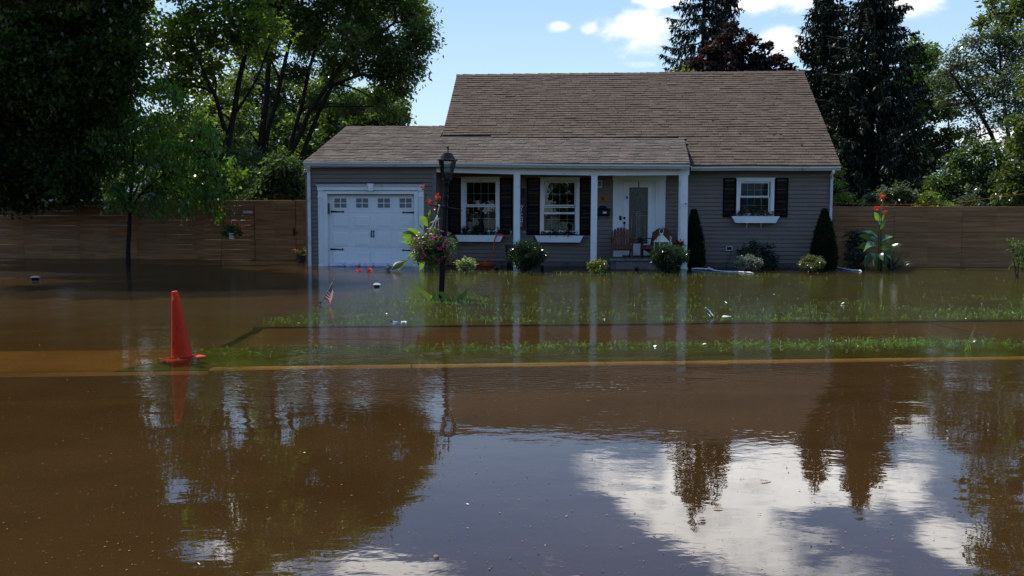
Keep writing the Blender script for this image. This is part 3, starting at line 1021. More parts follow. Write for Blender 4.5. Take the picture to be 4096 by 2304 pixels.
def window(out, up, lo, cols, lift=0.0, ghost=True):
    b = MB()
    wx = (up[0] - out[0]) * .62
    ring(b, out, wx, -.034, .05)
    b.box(out[0] - .015, out[1] + .015, -.045, -.0345, out[3] - .012, out[3] + .012)
    wn = b.build('window', M['trim'], HS)
    inn = inset(out, wx + .001)
    b = MB()
    ring(b, inn, .02, -.02, .10)
    b.build('jamb', M['trim'], wn)
    for nm, r, y, zs in (('upper', up, .020, 0), ('lower', lo, .050, lift)):
        fr = .030
        ro = (r[0] - fr, r[1] + fr, r[2] - (.018 if nm == 'upper' else fr) + zs, r[3] + .018 + (0 if nm == 'lower' else .012) + zs)
        s = MB()
        ring(s, ro, fr, y, y + .028)
        so_ = s.build('sash', M['trim'], wn)
        g = MB()
        g.box(r[0] - .002, r[1] + .002, y + .012, y + .016, r[2] + zs - .002, r[3] + zs + .002)
        g.build('pane', M['glass'], wn)
        mu = MB()
        for i in range(1, cols):
            x = r[0] + (r[1] - r[0]) * i / cols
            mu.box(x - .0055, x + .0055, y + .0165, y + .022, r[2] + zs, r[3] + zs)
        zc = (r[2] + r[3]) / 2 + zs
        mu.box(r[0], r[1], y + .0222, y + .0265, zc - .0055, zc + .0055)
        mu.build('muntin', M['trim'], wn)
    b = MB()
    return wn


U1, L1 = rect(1866, 729.5, 1981, 819.5), rect(1862.5, 826.5, 1982.5, 921.5)
U2, L2 = rect(2180, 731, 2298, 821), rect(2175.5, 855, 2299, 930)
U3, L3 = rect(2964.3, 733, 3072.5, 785), rect(2960.5, 789.7, 3074.4, 853)
window(W1, U1, L1, 4)
w2 = window(W2, U2, (L2[0], L2[1], H(2236, 926, .05)[1], H(2236, 829, .05)[1]), 4)
hb('raised_rail', 'trim', L2[0], L2[1], .012, .040, H(2236, 856.5, 0)[1], H(2236, 849, 0)[1], w2)
w3 = window(W3, U3, L3, 4)
b = MB()
z = L3[2] - .02
while z < U3[3] + .03:
    b.beam((L3[0] - .03, .125, z), (L3[1] + .03, .125, z), .022, .003, up=(0, -.5, 1))
    z += .021
tag(b.build('blind', M['blind'], w3), kind='stuff')
# pale curtains behind the panes of the porch windows
for r in (U1, U2):
    b = MB()
    n = 24
    for s in (0, 1):
        xs = [(r[0] - .04 + i / n * .07) if s == 0 else (r[1] + .04 - i / n * .07) for i in range(n + 1)]
        for i in range(n):
            y0, y1 = .2 + .02 * math.sin(i * 1.9), .2 + .02 * math.sin((i + 1) * 1.9)
            b.face((xs[i], y0, r[2] - 1.2), (xs[i + 1], y1, r[2] - 1.2), (xs[i + 1], y1, r[3] + .1), (xs[i], y0, r[3] + .1))
    b.build('curtain', M['blind'], HS)


# -- shutters: frame, two louvred fields
def shutter(u0, u1, v0, v1):
    x0, x1, z0, z1 = rect(u0, v0, u1, v1)
    b = MB()
    ring(b, (x0, x1, z0, z1), .045, -.045, -.016, .06)
    zc = z0 + (z1 - z0) * .48
    b.box(x0 + .0455, x1 - .0455, -.044, -.016, zc - .03, zc + .03)
    s = b.build('shutter', M['black'], HS)
    b = MB()
    z = z0 + .07
    while z < z1 - .05:
        if abs(z - zc) > .035:
            b.beam((x0 + .046, -.029, z), (x1 - .046, -.029, z), .026, .005, up=(0, -.7, .7))
        z += .030
    tag(b.build('louvre', M['black'], s), kind='stuff')


for u0, u1, v0, v1 in ((1793, 1844, 713, 938), (2000, 2051, 713, 938), (2106.5, 2160, 712, 940), (2319, 2366, 712, 940), (2891, 2944, 712.5, 869.5), (3097.5, 3151, 712.5, 869.5)):
    shutter(u0, u1, v0, v1)

# -- garage door surround
g = rect(1271.9, 760, 1695, 1000, GY)
gs = MB()
ox0, ox1, oz = GO[0], GO[1], GO[3]
cr0, cr1 = hx(1262.8, GY - .1, 740), hx(1700.5, GY - .1, 740)
zc1, zc0 = H(1480, 738.5, GY - .1)[1], H(1480, 749, GY - .06)[1]
zf0 = H(1480, 761, GY - .05)[1]
sur = MB().box(g[0] + .008, g[1] - .008, GY - .052, GY - .0005, zf0, zc0).build('garage_surround', M['trim'], HS)
b = MB()
pr = [(GY - .001, zc0 + .001), (GY - .055, zc0 + .001), (GY - .062, zc0 + .018), (GY - .085, zc0 + .042), (GY - .105, zc0 + .052), (GY - .105, zc1), (GY - .001, zc1)]
n = len(pr)
b.add([(g[0] + (cr0 - g[0]) * (-(y - GY) / .105), y, z) for y, z in pr] + [(g[1] + (cr1 - g[1]) * (-(y - GY) / .105), y, z) for y, z in pr],
      [tuple(range(n)), tuple(range(2 * n - 1, n - 1, -1))] + [(i, n + i, n + (i + 1) % n, (i + 1) % n) for i in range(n)])
b.build('crown_moulding', M['trim'], sur)
for a, c in ((1271.9, 1292.8), (1674, 1695)):
    x0, x1 = hx(a, GY - .04, 850), hx(c, GY - .04, 850)
    b = MB().box(x0, x1, GY - .03, GY - .001, -0.3, zf0 - .001)
    zz = H(1283, 786, GY)[1]
    b.box(x0 - .004, x1 + .004, GY - .046, GY - .0305, zz - .016, zz + .004)
    zz2 = H(1283, 764, GY)[1]
    b.box(x0 - .004, x1 + .004, GY - .046, GY - .0305, zz2 - .006, zz2 + .008)
    b.box(x0 - .004, x1 + .004, GY - .048, GY - .0305, -0.3, .055)
    pi = b.build('pilaster', M['trim'], sur)
    wd = x1 - x0
    for k in range(5):
        xm = x0 + wd * (k + .5) / 5
        hb('flute', 'trim', xm - wd * .055, xm + wd * .055, GY - .038, GY - .0302, .07, zz - .045, pi)
b = MB()
jz = H(1480, 766.5, GY)[1]
b.box(x0 := hx(1294.7, GY, 850), ox0, GY - .024, GY - .001, -0.3, jz)
b.box(ox1, x1 := hx(1672.6, GY, 850), GY - .024, GY - .001, -0.3, jz)
b.box(ox0 + .0005, ox1 - .0005, GY - .024, GY - .001, oz, jz)
b.box(x0 - .012, x0 - .001, GY - .032, GY - .001, -0.3, jz + .02)
b.box(x1 + .001, x1 + .012, GY - .032, GY - .001, -0.3, jz + .02)
b.box(x0, x1, GY - .032, GY - .001, jz + .002, jz + .02)
b.build('casing', M['trim'], sur)
b = MB()
RC = GY + .16
b.box(ox0 - .03, ox0 + .002, GY - .0005, RC, -0.3, oz + .03)
b.box(ox1 - .002, ox1 + .03, GY - .0005, RC, -0.3, oz + .03)
b.box(ox0 + .003, ox1 - .003, GY - .0005, RC, oz, oz + .03)
b.build('jamb', M['trim'], sur)
b = MB()
kx = [(1468.8, 734.4), (1492.4, 734.4), (1490, 763), (1474.5, 763)]
b.prism([H(u, v, GY - .12) for u, v in kx], GY - .13, GY - .053, 'y')
b.build('keystone', M['trim'], sur)
hb('weather_latch', 'darkgrey', hx(1312.5, GY), hx(1317.5, GY), GY + .02, GY + .06, H(1315, 857, GY)[1], H(1315, 813, GY)[1], sur)

# -- garage door: four sections, raised panels, windows, black hinges and pulls
dx0, dx1 = ox0 + .005, ox1 - .005
DY = RC - .03
gd = MB()
gpx = lambda u, v: H(u, v, DY)
zsec = [H(1480, v, DY)[1] for v in (782, 851, 918, 989, 1140)]
for z1, z0 in zip(zsec, zsec[1:]):
    gd.bbox(dx0, dx1, DY, DY + .04, z0 + .002, z1 - .001, .004)
gd.box(dx0, dx1, DY + .001, DY + .04, zsec[0], oz)
gdo = gd.build('garage_door', M['garagedoor'], HS)
cols = [(1328.5, 1395.5), (1415, 1482), (1501, 1568), (1587.5, 1654.5)]
for ci, (ua, ub) in enumerate(cols):
    for va, vb in ((859.5, 909.5), (925.5, 985.5), (1003.5, 1060)):
        (xa, za), (xb, zb) = gpx(ua, va), gpx(ub, vb)
        b = MB()
        e, k = .012, .055
        y0, y1, y2 = DY - .0005, DY - .010, DY - .002
        loops = [((xa, xb, zb, za), y0), ((xa + e * .4, xb - e * .4, zb + e * .4, za - e * .4), y1), ((xa + e, xb - e, zb + e, za - e), y2 + .001), ((xa + k, xb - k, zb + k, za - k), y1 - .003)]
        vs = []
        for (p, q, r_, s), y in loops:
            vs += [(p, y, r_), (q, y, r_), (q, y, s), (p, y, s)]
        b.add(vs, [(4 * i + j, 4 * i + (j + 1) % 4, 4 * i + 4 + (j + 1) % 4, 4 * i + 4 + j) for i in range(3) for j in range(4)] + [(12, 13, 14, 15)])
        b.build('raised_panel', M['garagedoor'], gdo)
    u0 = 1150 + (420 + ci * 193.3) / 2.229
    (xa, za), (xb, zb) = gpx(u0, 793.5), gpx(u0 + 48, 831.5)
    b = MB()
    ring(b, (xa - .045, xb + .045, zb - .04, za + .04), .042, DY - .014, DY - .0005)
    ring(b, (xa - .06, xb + .06, zb - .055, za + .055), .013, DY - .006, DY - .0006)
    fr = b.build('window_frame', M['garagedoor'], gdo)
    xm, zm_ = (xa + xb) / 2, (za + zb) / 2
    for px0, px1 in ((xa - .002, xm - .01), (xm + .01, xb + .002)):
        for pz0, pz1 in ((zb - .002, zm_ - .01), (zm_ + .01, za + .002)):
            hb('pane', 'frost', px0, px1, DY - .004, DY - .001, pz0, pz1, gdo)
    b = MB().box(xm - .0095, xm + .0095, DY - .012, DY - .0005, zb, za).box(xa, xm - .01, DY - .0115, DY - .0005, zm_ - .0095, zm_ + .0095).box(xm + .01, xb, DY - .0115, DY - .0005, zm_ - .0095, zm_ + .0095)
    b.build('muntin', M['garagedoor'], gdo)
for ua, ub, v in ((1324, 1378, 846.5), (1657.5, 1608.5, 850), (1322.5, 1376, 997), (1657, 1608, 1001)):
    (xa, z), (xb, _) = gpx(ua, v), gpx(ub, v)
    s = 1 if xb > xa else -1
    xa = max(min(xa, ox1 - .006), ox0 + .006)
    tip = [(xa, z + .024), (xa, z - .024), (xb - s * .055, z - .010), (xb - s * .05, z - .024), (xb - s * .03, z - .026), (xb - s * .018, z - .010), (xb, z), (xb - s * .018, z + .010), (xb - s * .03, z + .026), (xb - s * .05, z + .024), (xb - s * .055, z + .010)]
    b = MB().prism(tip if s < 0 else tip[::-1], DY - .020, DY - .0006, 'y')
    b.build('strap_hinge', M['iron'], gdo)
for u in (1486.8, 1495):
    (x, za), (_, zb) = gpx(u, 920.5), gpx(u, 951)
    b = MB()
    n = 8
    b.tube([(x, DY - .012 - .03 * math.sin(math.pi * i / n), za + (zb - za) * (.14 + .72 * i / n)) for i in range(n + 1)], .010, 6)
    for zz, sg in ((za, -1), (zb, 1)):
        b.prism([(x - .004, zz), (x - .014, zz + sg * .02), (x - .02, zz + sg * .035), (x - .01, zz + sg * .05), (x, zz + sg * .085), (x + .01, zz + sg * .05), (x + .02, zz + sg * .035), (x + .014, zz + sg * .02), (x + .004, zz)], DY - .012, DY - .0006, 'y')
    b.build('pull_handle', M['iron'], gdo)

# -- front door, surround and things on the wall beside it
ds = MB()
x0, x1, z0, z1 = DS
pl, pr_ = hx(2481), hx(2632)
dl, dr = hx(2490.6), hx(2620.7)
dz1 = H(2555, 726.4)[1]
b = MB()
b.box(x0, pl, -.035, -.001, z0, z1 - .03).box(pr_, x1, -.035, -.001, z0, z1 - .03)
b.box(x0 - .015, x1 + .015, -.045, -.001, z1 - .029, z1 + .14)
b.box(pl + .0005, dl, -.02, .10, z0, dz1).box(dr, pr_ - .0005, -.02, .10, z0, dz1).box(pl + .0005, pr_ - .0005, -.021, .10, dz1 + .0005, z1 - .03)
dsu = b.build('door_surround', M['trim'], HS)
for xa, xb in ((x0, pl), (pr_, x1)):
    for k in range(5):
        xm = xa + (xb - xa) * (k + .5) / 5
        hb('flute', 'trim', xm - .009, xm + .009, -.044, -.0355, z0 + .12, z1 - .16, dsu)
gl, gr_, gz0, gz1 = rect(2515.5, 749.5, 2591.5, 974.5)
b = MB()
ring(b, (dl + .004, dr - .004, .30, dz1 - .004), .0, .03, .07) if False else None
b.box(dl + .004, gl, .03, .07, .30, dz1 - .004).box(gr_, dr - .004, .03, .07, .30, dz1 - .004)
b.box(gl + .0005, gr_ - .0005, .03, .07, .30, gz0).box(gl + .0005, gr_ - .0005, .03, .07, gz1, dz1 - .004)
door = b.build('front_door', M['trim'], HS)
b = MB()
ring(b, (gl - .035, gr_ + .035, gz0 - .035, gz1 + .035), .035, .018, .0295)
b.build('glass_frame', M['trim'], door)
hb('pane', 'doorglass', gl, gr_, .045, .052, gz0, gz1, door)
b = MB()
gw, gh = gr_ - gl, gz1 - gz0
def cm(ax, az, bx, bz, t=.004):
    b.beam((gl + gw * ax, .043, gz0 + gh * az), (gl + gw * bx, .043, gz0 + gh * bz), t, t, up=(0, 1, 0))
for ax, a0, a1 in ((.14, .06, .47), (.86, .06, .43), (.42, .1, .54), (.5, .05, .48), (.58, .1, .54)):
    cm(ax, a0, ax, a1)
for az_, a0, a1 in ((.54, .36, .66), (.5, .36, .95), (.1, .1, .9), (.04, .1, .9), (.57, .42, .6)):
    cm(a0, az_, a1, az_)
b.build('leading', M['came'], door)
for v, rr in ((872, .030), (892, .034)):
    x, z = H(2497.3, v)
    b = MB()
    b.add([(x + rr * math.cos(k * .524), .012, z + rr * 1.25 * math.sin(k * .524)) for k in range(12)] + [(x + rr * math.cos(k * .524), .0295, z + rr * 1.25 * math.sin(k * .524)) for k in range(12)],
          [tuple(range(12))] + [(k, 12 + k, 12 + (k + 1) % 12, (k + 1) % 12) for k in range(12)])
    if v > 880:
        b.tube([(x, .0, z - .02), (x, -.03, z - .07), (x, -.03, z - .14), (x, .02, z - .19)], .009, 6)
    b.build('lockset', M['iron'], door)
a = rect(2476.5, 863.6, 2485.8, 881.4)
hb('door_bell', 'black', a[0], a[1], -.05, -.0355, a[2], a[3], dsu, .006)
x, z = H(2555, 727)
hb('wreath_hook', 'iron', x - .012, x + .012, .012, .028, z - .17, z - .005, door)
a = rect(2504, 785, 2511, 795)
hb('sensor', 'darkgrey', a[0], a[1], .015, .0295, a[2], a[3], door)

# porch light: half-round glass in a pale case
a = rect(2389, 722, 2408.5, 750)
b = MB()
b.box(a[0], a[1], -.03, -.016, a[2], a[3])
pl_ = b.build('porch_light', M['trim'], HS)
xm = (a[0] + a[1]) / 2
b = MB()
b.lathe([(.05, -.05), (.055, .0), (.05, .045), (.02, .06)], (xm, -.055, (a[2] + a[3]) / 2), 10)
b.build('lamp_glass', M['frost'], pl_, True)
# floor slab of the porch and the two steps in front of the door
sx0, sx1 = hx(2437, -1.35, 1034), hx(2700, -1.35, 1034)
for i in range(4):
    a_, c_ = sx0 + (sx1 - sx0) * i / 4, sx0 + (sx1 - sx0) * (i + 1) / 4
    hb('step_stone', 'stone', a_ + .003, c_ - .003, -1.36, -.018, .215, .268, HS, .008)
hb('step_riser', 'concrete', sx0 + .03, sx1 - .03, -1.31, -.02, -.3, .214)
for i in range(6):
    for k in range(2):
        a_ = sx0 + .03 + (sx1 - sx0 - .06) * (i + (k % 2) * .5) / 6
        c_ = min(a_ + (sx1 - sx0 - .06) / 6, sx1 - .03)
        if c_ - a_ > .05:
            hb('riser_block', 'stone', a_ + .004, c_ - .004, -1.325, -1.3105, -.20 + .205 * k, -.002 + .205 * k)
# outlet box on the right wall with its cover
a = rect(2903.6, 984, 2928.2, 1002.5)
b = MB()
ring(b, a, .014, -.055, -.016)
ob = b.build('outlet_box', M['white'], HS)
hb('socket', 'darkgrey', a[0] + .0145, a[1] - .0145, -.035, -.017, a[2] + .0145, a[3] - .0145, ob)
hb('plug', 'black', a[0] + .05, a[1] - .02, -.065, -.0355, (a[2] + a[3]) / 2 - .015, (a[2] + a[3]) / 2 + .015, ob, .006)
# small white security cameras
def seccam(u, v, ly, s=1.0):
    x, z = H(u, v, ly)
    b = MB().bbox(x - .035 * s, x + .035 * s, ly - .10, ly - .02, z - .05 * s, z + .05 * s, .015)
    b.beam((x, ly - .02, z), (x, ly + .0, z), .03, .03)
    o = b.build('camera_body', M['white'], HS)
    b = MB().tube([(x, ly - .105, z + .01 * s), (x, ly - .101, z + .01 * s)], .022 * s, 10)
    b.build('camera_lens', M['black'], o)
    return o
c1 = seccam(1226, 684, GY - .03)
x, z = H(1219, 684, GY - .05)
b = MB()
b.beam((x + .03, GY - .06, z + .10), (x - .04, GY - .06, z - .09), .012, .10, up=(0, 1, 0))
b.build('solar_panel', M['cream'], c1)
seccam(2742, 815, GY - .03, .8)


# ------------------------------------------------------------------ board fences
def fence_boards(parent, x0, x1, ly, zt, rows, h, z_bot, seed, holes=0.4):
    """one panel: horizontal cedar boards with narrow, uneven gaps, on two battens"""
    rr = random.Random(seed)
    z = zt
    for i in range(rows):
        z1 = z
        z0 = z - h + rr.choice((.0015, .002, .002, .004)) + rr.uniform(-.001, .001)
        z -= h
        if z0 < z_bot - .3:
            break
        b = MB()
        e0, e1 = rr.uniform(-.002, .002), rr.uniform(-.0035, .0035)
        y = ly + rr.uniform(-.004, .004)
        n = 4
        t_, bt = [], []
        for k in range(n + 1):
            x = x0 + .003 + (x1 - x0 - .006) * k / n
            w_ = .003 * math.sin(k * 1.7 + i * 2.1 + seed)
            t_.append((x, z1 + e0 * k / n + w_ * .4))
            bt.append((x, z0 + e1 * k / n + w_ * .5))
        for k in range(n):
            c5 = .0035
            vs = [(bt[k][0], y, bt[k][1] + c5), (bt[k + 1][0], y, bt[k + 1][1] + c5), (t_[k + 1][0], y, t_[k + 1][1] - c5), (t_[k][0], y, t_[k][1] - c5)] + [(p[0], y + .019, p[1]) for p in (bt[k], bt[k + 1], t_[k + 1], t_[k])]
            fs = [(0, 1, 2, 3), (7, 6, 5, 4), (0, 4, 5, 1), (3, 2, 6, 7)]
            if k == 0:
                fs.append((0, 3, 7, 4))
            if k == n - 1:
                fs.append((1, 5, 6, 2))
            b.add(vs, fs)
        b.build('fence_board', M['fence'], parent)
    b = MB()
    b.box(x0 + .05, x0 + .13, ly + .03, ly + .07, z_bot - .3, zt - .02)
    b.box(x1 - .13, x1 - .05, ly + .03, ly + .07, z_bot - .3, zt - .02) if x1 - x0 > .8 else None
    tag(b.build('batten', M['fencepost'], parent), kind='stuff')


FLY = 1.9
FL = thing('board_fence', 'long dark cedar fence of horizontal boards left of the garage', 'fence', HO)
FL.rotation_euler = (0, 0, -A)
ORG[FL] = Vector()
seams = [-1540, -1260, -980, -700, -420, -140, 94, 317, 550, 783, 1018]
zt_l = [H(max(u, 0), 806 - max(u, 0) * .004, FLY)[1] for u in seams]
for i, (a, c) in enumerate(zip(seams, seams[1:])):
    fence_boards(FL, hx(a, FLY), hx(c, FLY), FLY, zt_l[i + 1] + R.uniform(-.006, .006), 13, .1478, 0, 20 + i)
    x = hx(c, FLY)
    hb('fence_post', 'fencepost', x - .045, x + .045, FLY + .075, FLY + .165, -.35, zt_l[i] - .04, FL)
x0, x1 = hx(1184, FLY), hx(1240, FLY)
fence_boards(FL, x0, x1, FLY, H(1200, 801, FLY)[1], 13, .1478, 0, 41)
hb('fence_post', 'fencepost', x0 - .005, x0 + .085, FLY + .075, FLY + .165, -.35, 1.74, FL)
GT = thing('fence_gate', 'cedar gate of horizontal boards with a black latch beside the garage', 'gate', HO)
GT.rotation_euler = (0, 0, -A)
ORG[GT] = Vector()
x0, x1 = hx(1019.5, FLY), hx(1182, FLY)
fence_boards(GT, x0, x1, FLY + .006, H(1100, 801, FLY)[1], 13, .1478, 0, 77)
b = MB()
xl, z = H(1181, 930, FLY)
b.tube([(xl - .03, FLY - .015, z + .09), (xl - .035, FLY - .05, z + .04), (xl - .035, FLY - .05, z - .04), (xl - .03, FLY - .015, z - .09)], .011, 6)
b.box(xl - .05, xl - .015, FLY - .014, FLY + .004, z - .11, z + .12)
b.box(xl - .06, xl + .09, FLY - .03, FLY - .015, z - .012, z + .012)
b.build('latch', M['iron'], GT)
# BEWARE OF DOG plate
sx, sz = H(991, 848.3, FLY - .02)
SG = thing('warning_sign', 'small white BEWARE OF DOG sign high on the cedar fence', 'sign', house(sx, FLY - .012, sz))
SG.rotation_euler = (0, 0, -A)
ORG[SG] = Vector()
w_, h_ = .142, .036
b = MB()
b.prism([(-w_ + .015, -h_), (w_ - .015, -h_), (w_, -h_ + .015), (w_, h_ - .015), (w_ - .015, h_), (-w_ + .015, h_), (-w_, h_ - .015), (-w_, -h_ + .015)], -.004, .003, 'y')
b.build('plate', M['white'], SG)


def text(body, size, m, parent, loc, rot=(math.pi / 2, 0, 0), name='lettering', depth=.001, bold=0.0, spacing=1.0):
    cu = bpy.data.curves.new('lettering', 'FONT')
    cu.body = body
    cu.size = size
    cu.align_x = 'CENTER'
    cu.align_y = 'CENTER'
    cu.extrude = depth
    cu.offset = bold
    cu.space_character = spacing
    cu.resolution_u = 3
    tmp = bpy.data.objects.new('lettering', cu)
    COL.objects.link(tmp)
    dg = bpy.context.evaluated_depsgraph_get()
    me = bpy.data.meshes.new_from_object(tmp.evaluated_get(dg))
    bpy.data.objects.remove(tmp)
    me.materials.clear()
    me.materials.append(m)
    return link(name, me, parent, loc, rot)


text('BEWARE OF DOG', .0345, M['redprint'], SG, (0, -.0052, 0), bold=.0012)

FRY = 1.0
FR = thing('board_fence', 'sunlit reddish cedar fence of horizontal boards right of the house', 'fence', HO)
FR.rotation_euler = (0, 0, -A)
ORG[FR] = Vector()
seams = [3296, 3577.6, 3849, 4122, 4395, 4668]
for i, (a, c) in enumerate(zip(seams, seams[1:])):
    fence_boards(FR, hx(a, FRY), hx(c, FRY), FRY, H(a, 825.5 + i * .5, FRY)[1], 12, .1400, 0, 60 + i, .7)
    x = hx(c, FRY)
    hb('fence_post', 'fencepost', x - .045, x + .045, FRY + .075, FRY + .165, -.35, 1.6, FR)

# orange cord strung above the right fence, and the cables to the garage
cp = [P(3300, 808, 27.9), P(3420, 815, 28.0), P(3560, 818.5, 28.1), P(3700, 817, 28.0), P(3850, 807, 27.9), P(4000, 788, 27.8), P(4130, 770, 27.7)]
b = MB().tube(cp, .006, 5)
tag(b.build('line_cord', M['rust']), 'thin orange cord strung just above the right fence', 'cord')
for k, (v0, v1) in enumerate(((620, 548), (636, 558))):
    c0, c1 = P(1060, v0, 40), P(1400, v1, 30.2)
    pts = [c0.lerp(c1, i / 10) - Vector((0, 0, .35 * math.sin(math.pi * i / 10))) for i in range(11)]
    b = MB().tube(pts, .007, 5)
    tag(b.build('overhead_cable', M['iron']), ('upper' if k == 0 else 'lower') + ' of two black overhead cables running to the garage roof', 'cable')


# ------------------------------------------------------------------ trees
def curve(a, c, lift=0.0, n=5, wob=0.06):
    a, c = Vector(a), Vector(c)
    L = (c - a).length
    out = []
    ph = [R.uniform(0, 6.28) for _ in range(4)]
    for i in range(n + 1):
        t = i / n
        p = a.lerp(c, t) + Vector((0, 0, lift * math.sin(math.pi * t)))
        s = math.sin(math.pi * t)
        p += Vector((math.sin(ph[0] + 4 * t), math.sin(ph[1] + 4 * t), math.sin(ph[2] + 4 * t))) * (wob * L * s * .6)
        out.append(p)
    return out


def tree(name, label, base, stems, blobs, leaf, mat_l, cat='tree', group=None, twigs=40, per=26, spread=.16, droop=.3, flat=.5, aspect=.55, bark='bark', limb_r=.05, shell=.55, twig_len=(.5, 1.0)):
    """stems: [(points, r0, r1)], blobs: [(centre, rx, ry, rz, weight)] in world metres"""
    t = thing(name, label, cat, base, group)
    if cat == 'tree' and name != 'dogwood_tree':
        leaf, per, twigs = leaf * 1.15, per * (1.5 if name == 'locust_tree' else 1.7 if name == 'silver_maple' else 1.35), twigs * 1.25
    elif name == 'dogwood_tree':
        per, twigs = per * 1.4, twigs * 1.2
    tr = MB()
    for pts, r0, r1 in stems[:]:
        pp = [Vector(p) for p in pts]
        fine = []
        for a, c in zip(pp, pp[1:]):
            fine += curve(a, c, 0, 4, .03)[:-1]
        fine.append(pp[-1])
        n = len(fine)
        s = MB().tube(fine, [r0 + (r1 - r0) * (i / (n - 1)) ** .8 for i in range(n)], 8)
        s.build('trunk', M[bark], t, True, True)
    nodes = [(Vector(p), r0 + (r1 - r0) * i / max(1, len(pts) - 1)) for pts, r0, r1 in stems for i, p in enumerate(pts)]
    lm = MB()
    L = []
    for c, rx, ry, rz, wt in blobs:
        c = Vector(c)
        cand = sorted(nodes[1:] if len(nodes) > 1 else nodes, key=lambda q: (q[0] - c).length + max(0, q[0].z - c.z) * 1.5)
        st = cand[0][0]
        limb = curve(st, c, .12 * (c - st).length, 5, .10)
        r = min(limb_r * (.5 + .5 * (rx + rz) / 2), cand[0][1] * .8 + .01)
        MB().tube(limb, [r * (1 - .7 * i / 5) for i in range(6)], 5).build('limb', M[bark], t, True, True)
        for _ in range(int(twigs * wt)):
            d = Vector((R.gauss(0, 1), R.gauss(0, 1), R.gauss(0, 1))).normalized()
            k = R.uniform(shell ** 3, 1) ** (1 / 3)
            e = c + Vector((d.x * rx * k, d.y * ry * k, d.z * rz * k))
            s = c.lerp(e, R.uniform(.1, .5)) if R.random() < .75 else limb[R.randint(2, 5)]
            tl = R.uniform(*twig_len)
            if (e - s).length > tl * 1.6:
                s = e + (s - e).normalized() * tl * 1.6
            e2 = e - Vector((0, 0, droop * .35 * R.uniform(.3, 1.2)))
            if R.random() < .45:
                lm.tube([s, (s + e2) / 2 + Vector((0, 0, .06)), e2], [.011, .008, .003], 3, False)
            n = max(3, int(per * R.uniform(.5, 1.4)))
            tt = np.sqrt(NR.uniform(.05, 1, n))[:, None]
            sv, ev = np.array(s), np.array(e2)
            pts = sv + (ev - sv) * tt + NR.normal(size=(n, 3)) * spread * np.array([1, 1, .7])
            L.append(pts)
    if lm.v:
        tag(lm.build('twig', M[bark], t, True, True), kind='stuff')
    P_ = np.concatenate(L)
    rand_leaves('crown', P_, M[mat_l], t, leaf, aspect, droop, flat)
    return t


def BL(lst, d, s=1.0, jit=1.0, wt=1.0):
    """[(u, v, r metres)] -> blobs at about d metres"""
    out = []
    for q in lst:
        u, v, r = q[:3]
        dd = d + (q[3] if len(q) > 3 else R.uniform(-jit, jit))
        out.append((P(u, v, dd), r * s, r * s * 1.05, r * s * .85, wt * r * r / 1.5))
    return out


def ST(pix, d):
    return [P(u, v, d + (q[0] if q else 0)) for u, v, *q in pix]


# the huge dark maple on the left, hanging over the fence
b0 = P(85, 1030, 31.5)
tree('maple_tree', 'huge dark maple filling the upper left, its leaves hanging over the fence', (b0.x, b0.y, -.1),
     [([(b0.x, b0.y, -.3), P(90, 700, 31.3), P(110, 400, 30.5), P(150, 100, 30), P(170, -250, 30)], .34, .10),
      ([P(110, 400, 30.5), P(250, 250, 29.5), P(420, 60, 29), P(500, -200, 29)], .16, .05),
      ([P(90, 600, 31), P(-100, 350, 30), P(-220, 50, 30)], .16, .05), ([P(100, 500, 31), P(280, 440, 29), P(440, 380, 28.5)], .12, .04)],
     BL([(60, 120, 1.8), (250, 80, 1.7), (430, 40, 1.3), (120, 330, 1.8), (330, 300, 1.5), (455, 215, 1.0), (60, 540, 1.7), (260, 500, 1.5), (400, 440, 1.1), (90, 690, 1.3), (270, 680, 1.2), (180, 640, 1.2),
         (440, -170, 1.5), (200, -200, 1.9), (-150, 300, 1.8), (-100, -100, 1.9), (-120, 600, 1.7), (0, -420, 1.9), (330, -430, 1.7), (480, -330, 1.2), (160, 200, 1.7, 2.5), (350, 160, 1.4, 2.5), (100, 450, 1.7, 2.5), (30, 260, 1.5, -1.2), (210, 330, 1.2, -1.4), (100, -350, 2.0, -5), (350, -380, 2.0, -5), (550, -420, 1.8, -4), (0, -250, 1.8, -4.5), (250, -200, 1.6, -3.5), (-150, -300, 2.0, -5), (-20, 700, 1.2), (330, 590, 1.0), (500, 110, .7)], 29, 1.0),  # the nearer high boughs, out of view, are added to shade fence and water
     .105, 'maple', twigs=74, per=52, spread=.2, droop=.5, flat=.55, aspect=.8, limb_r=.07)

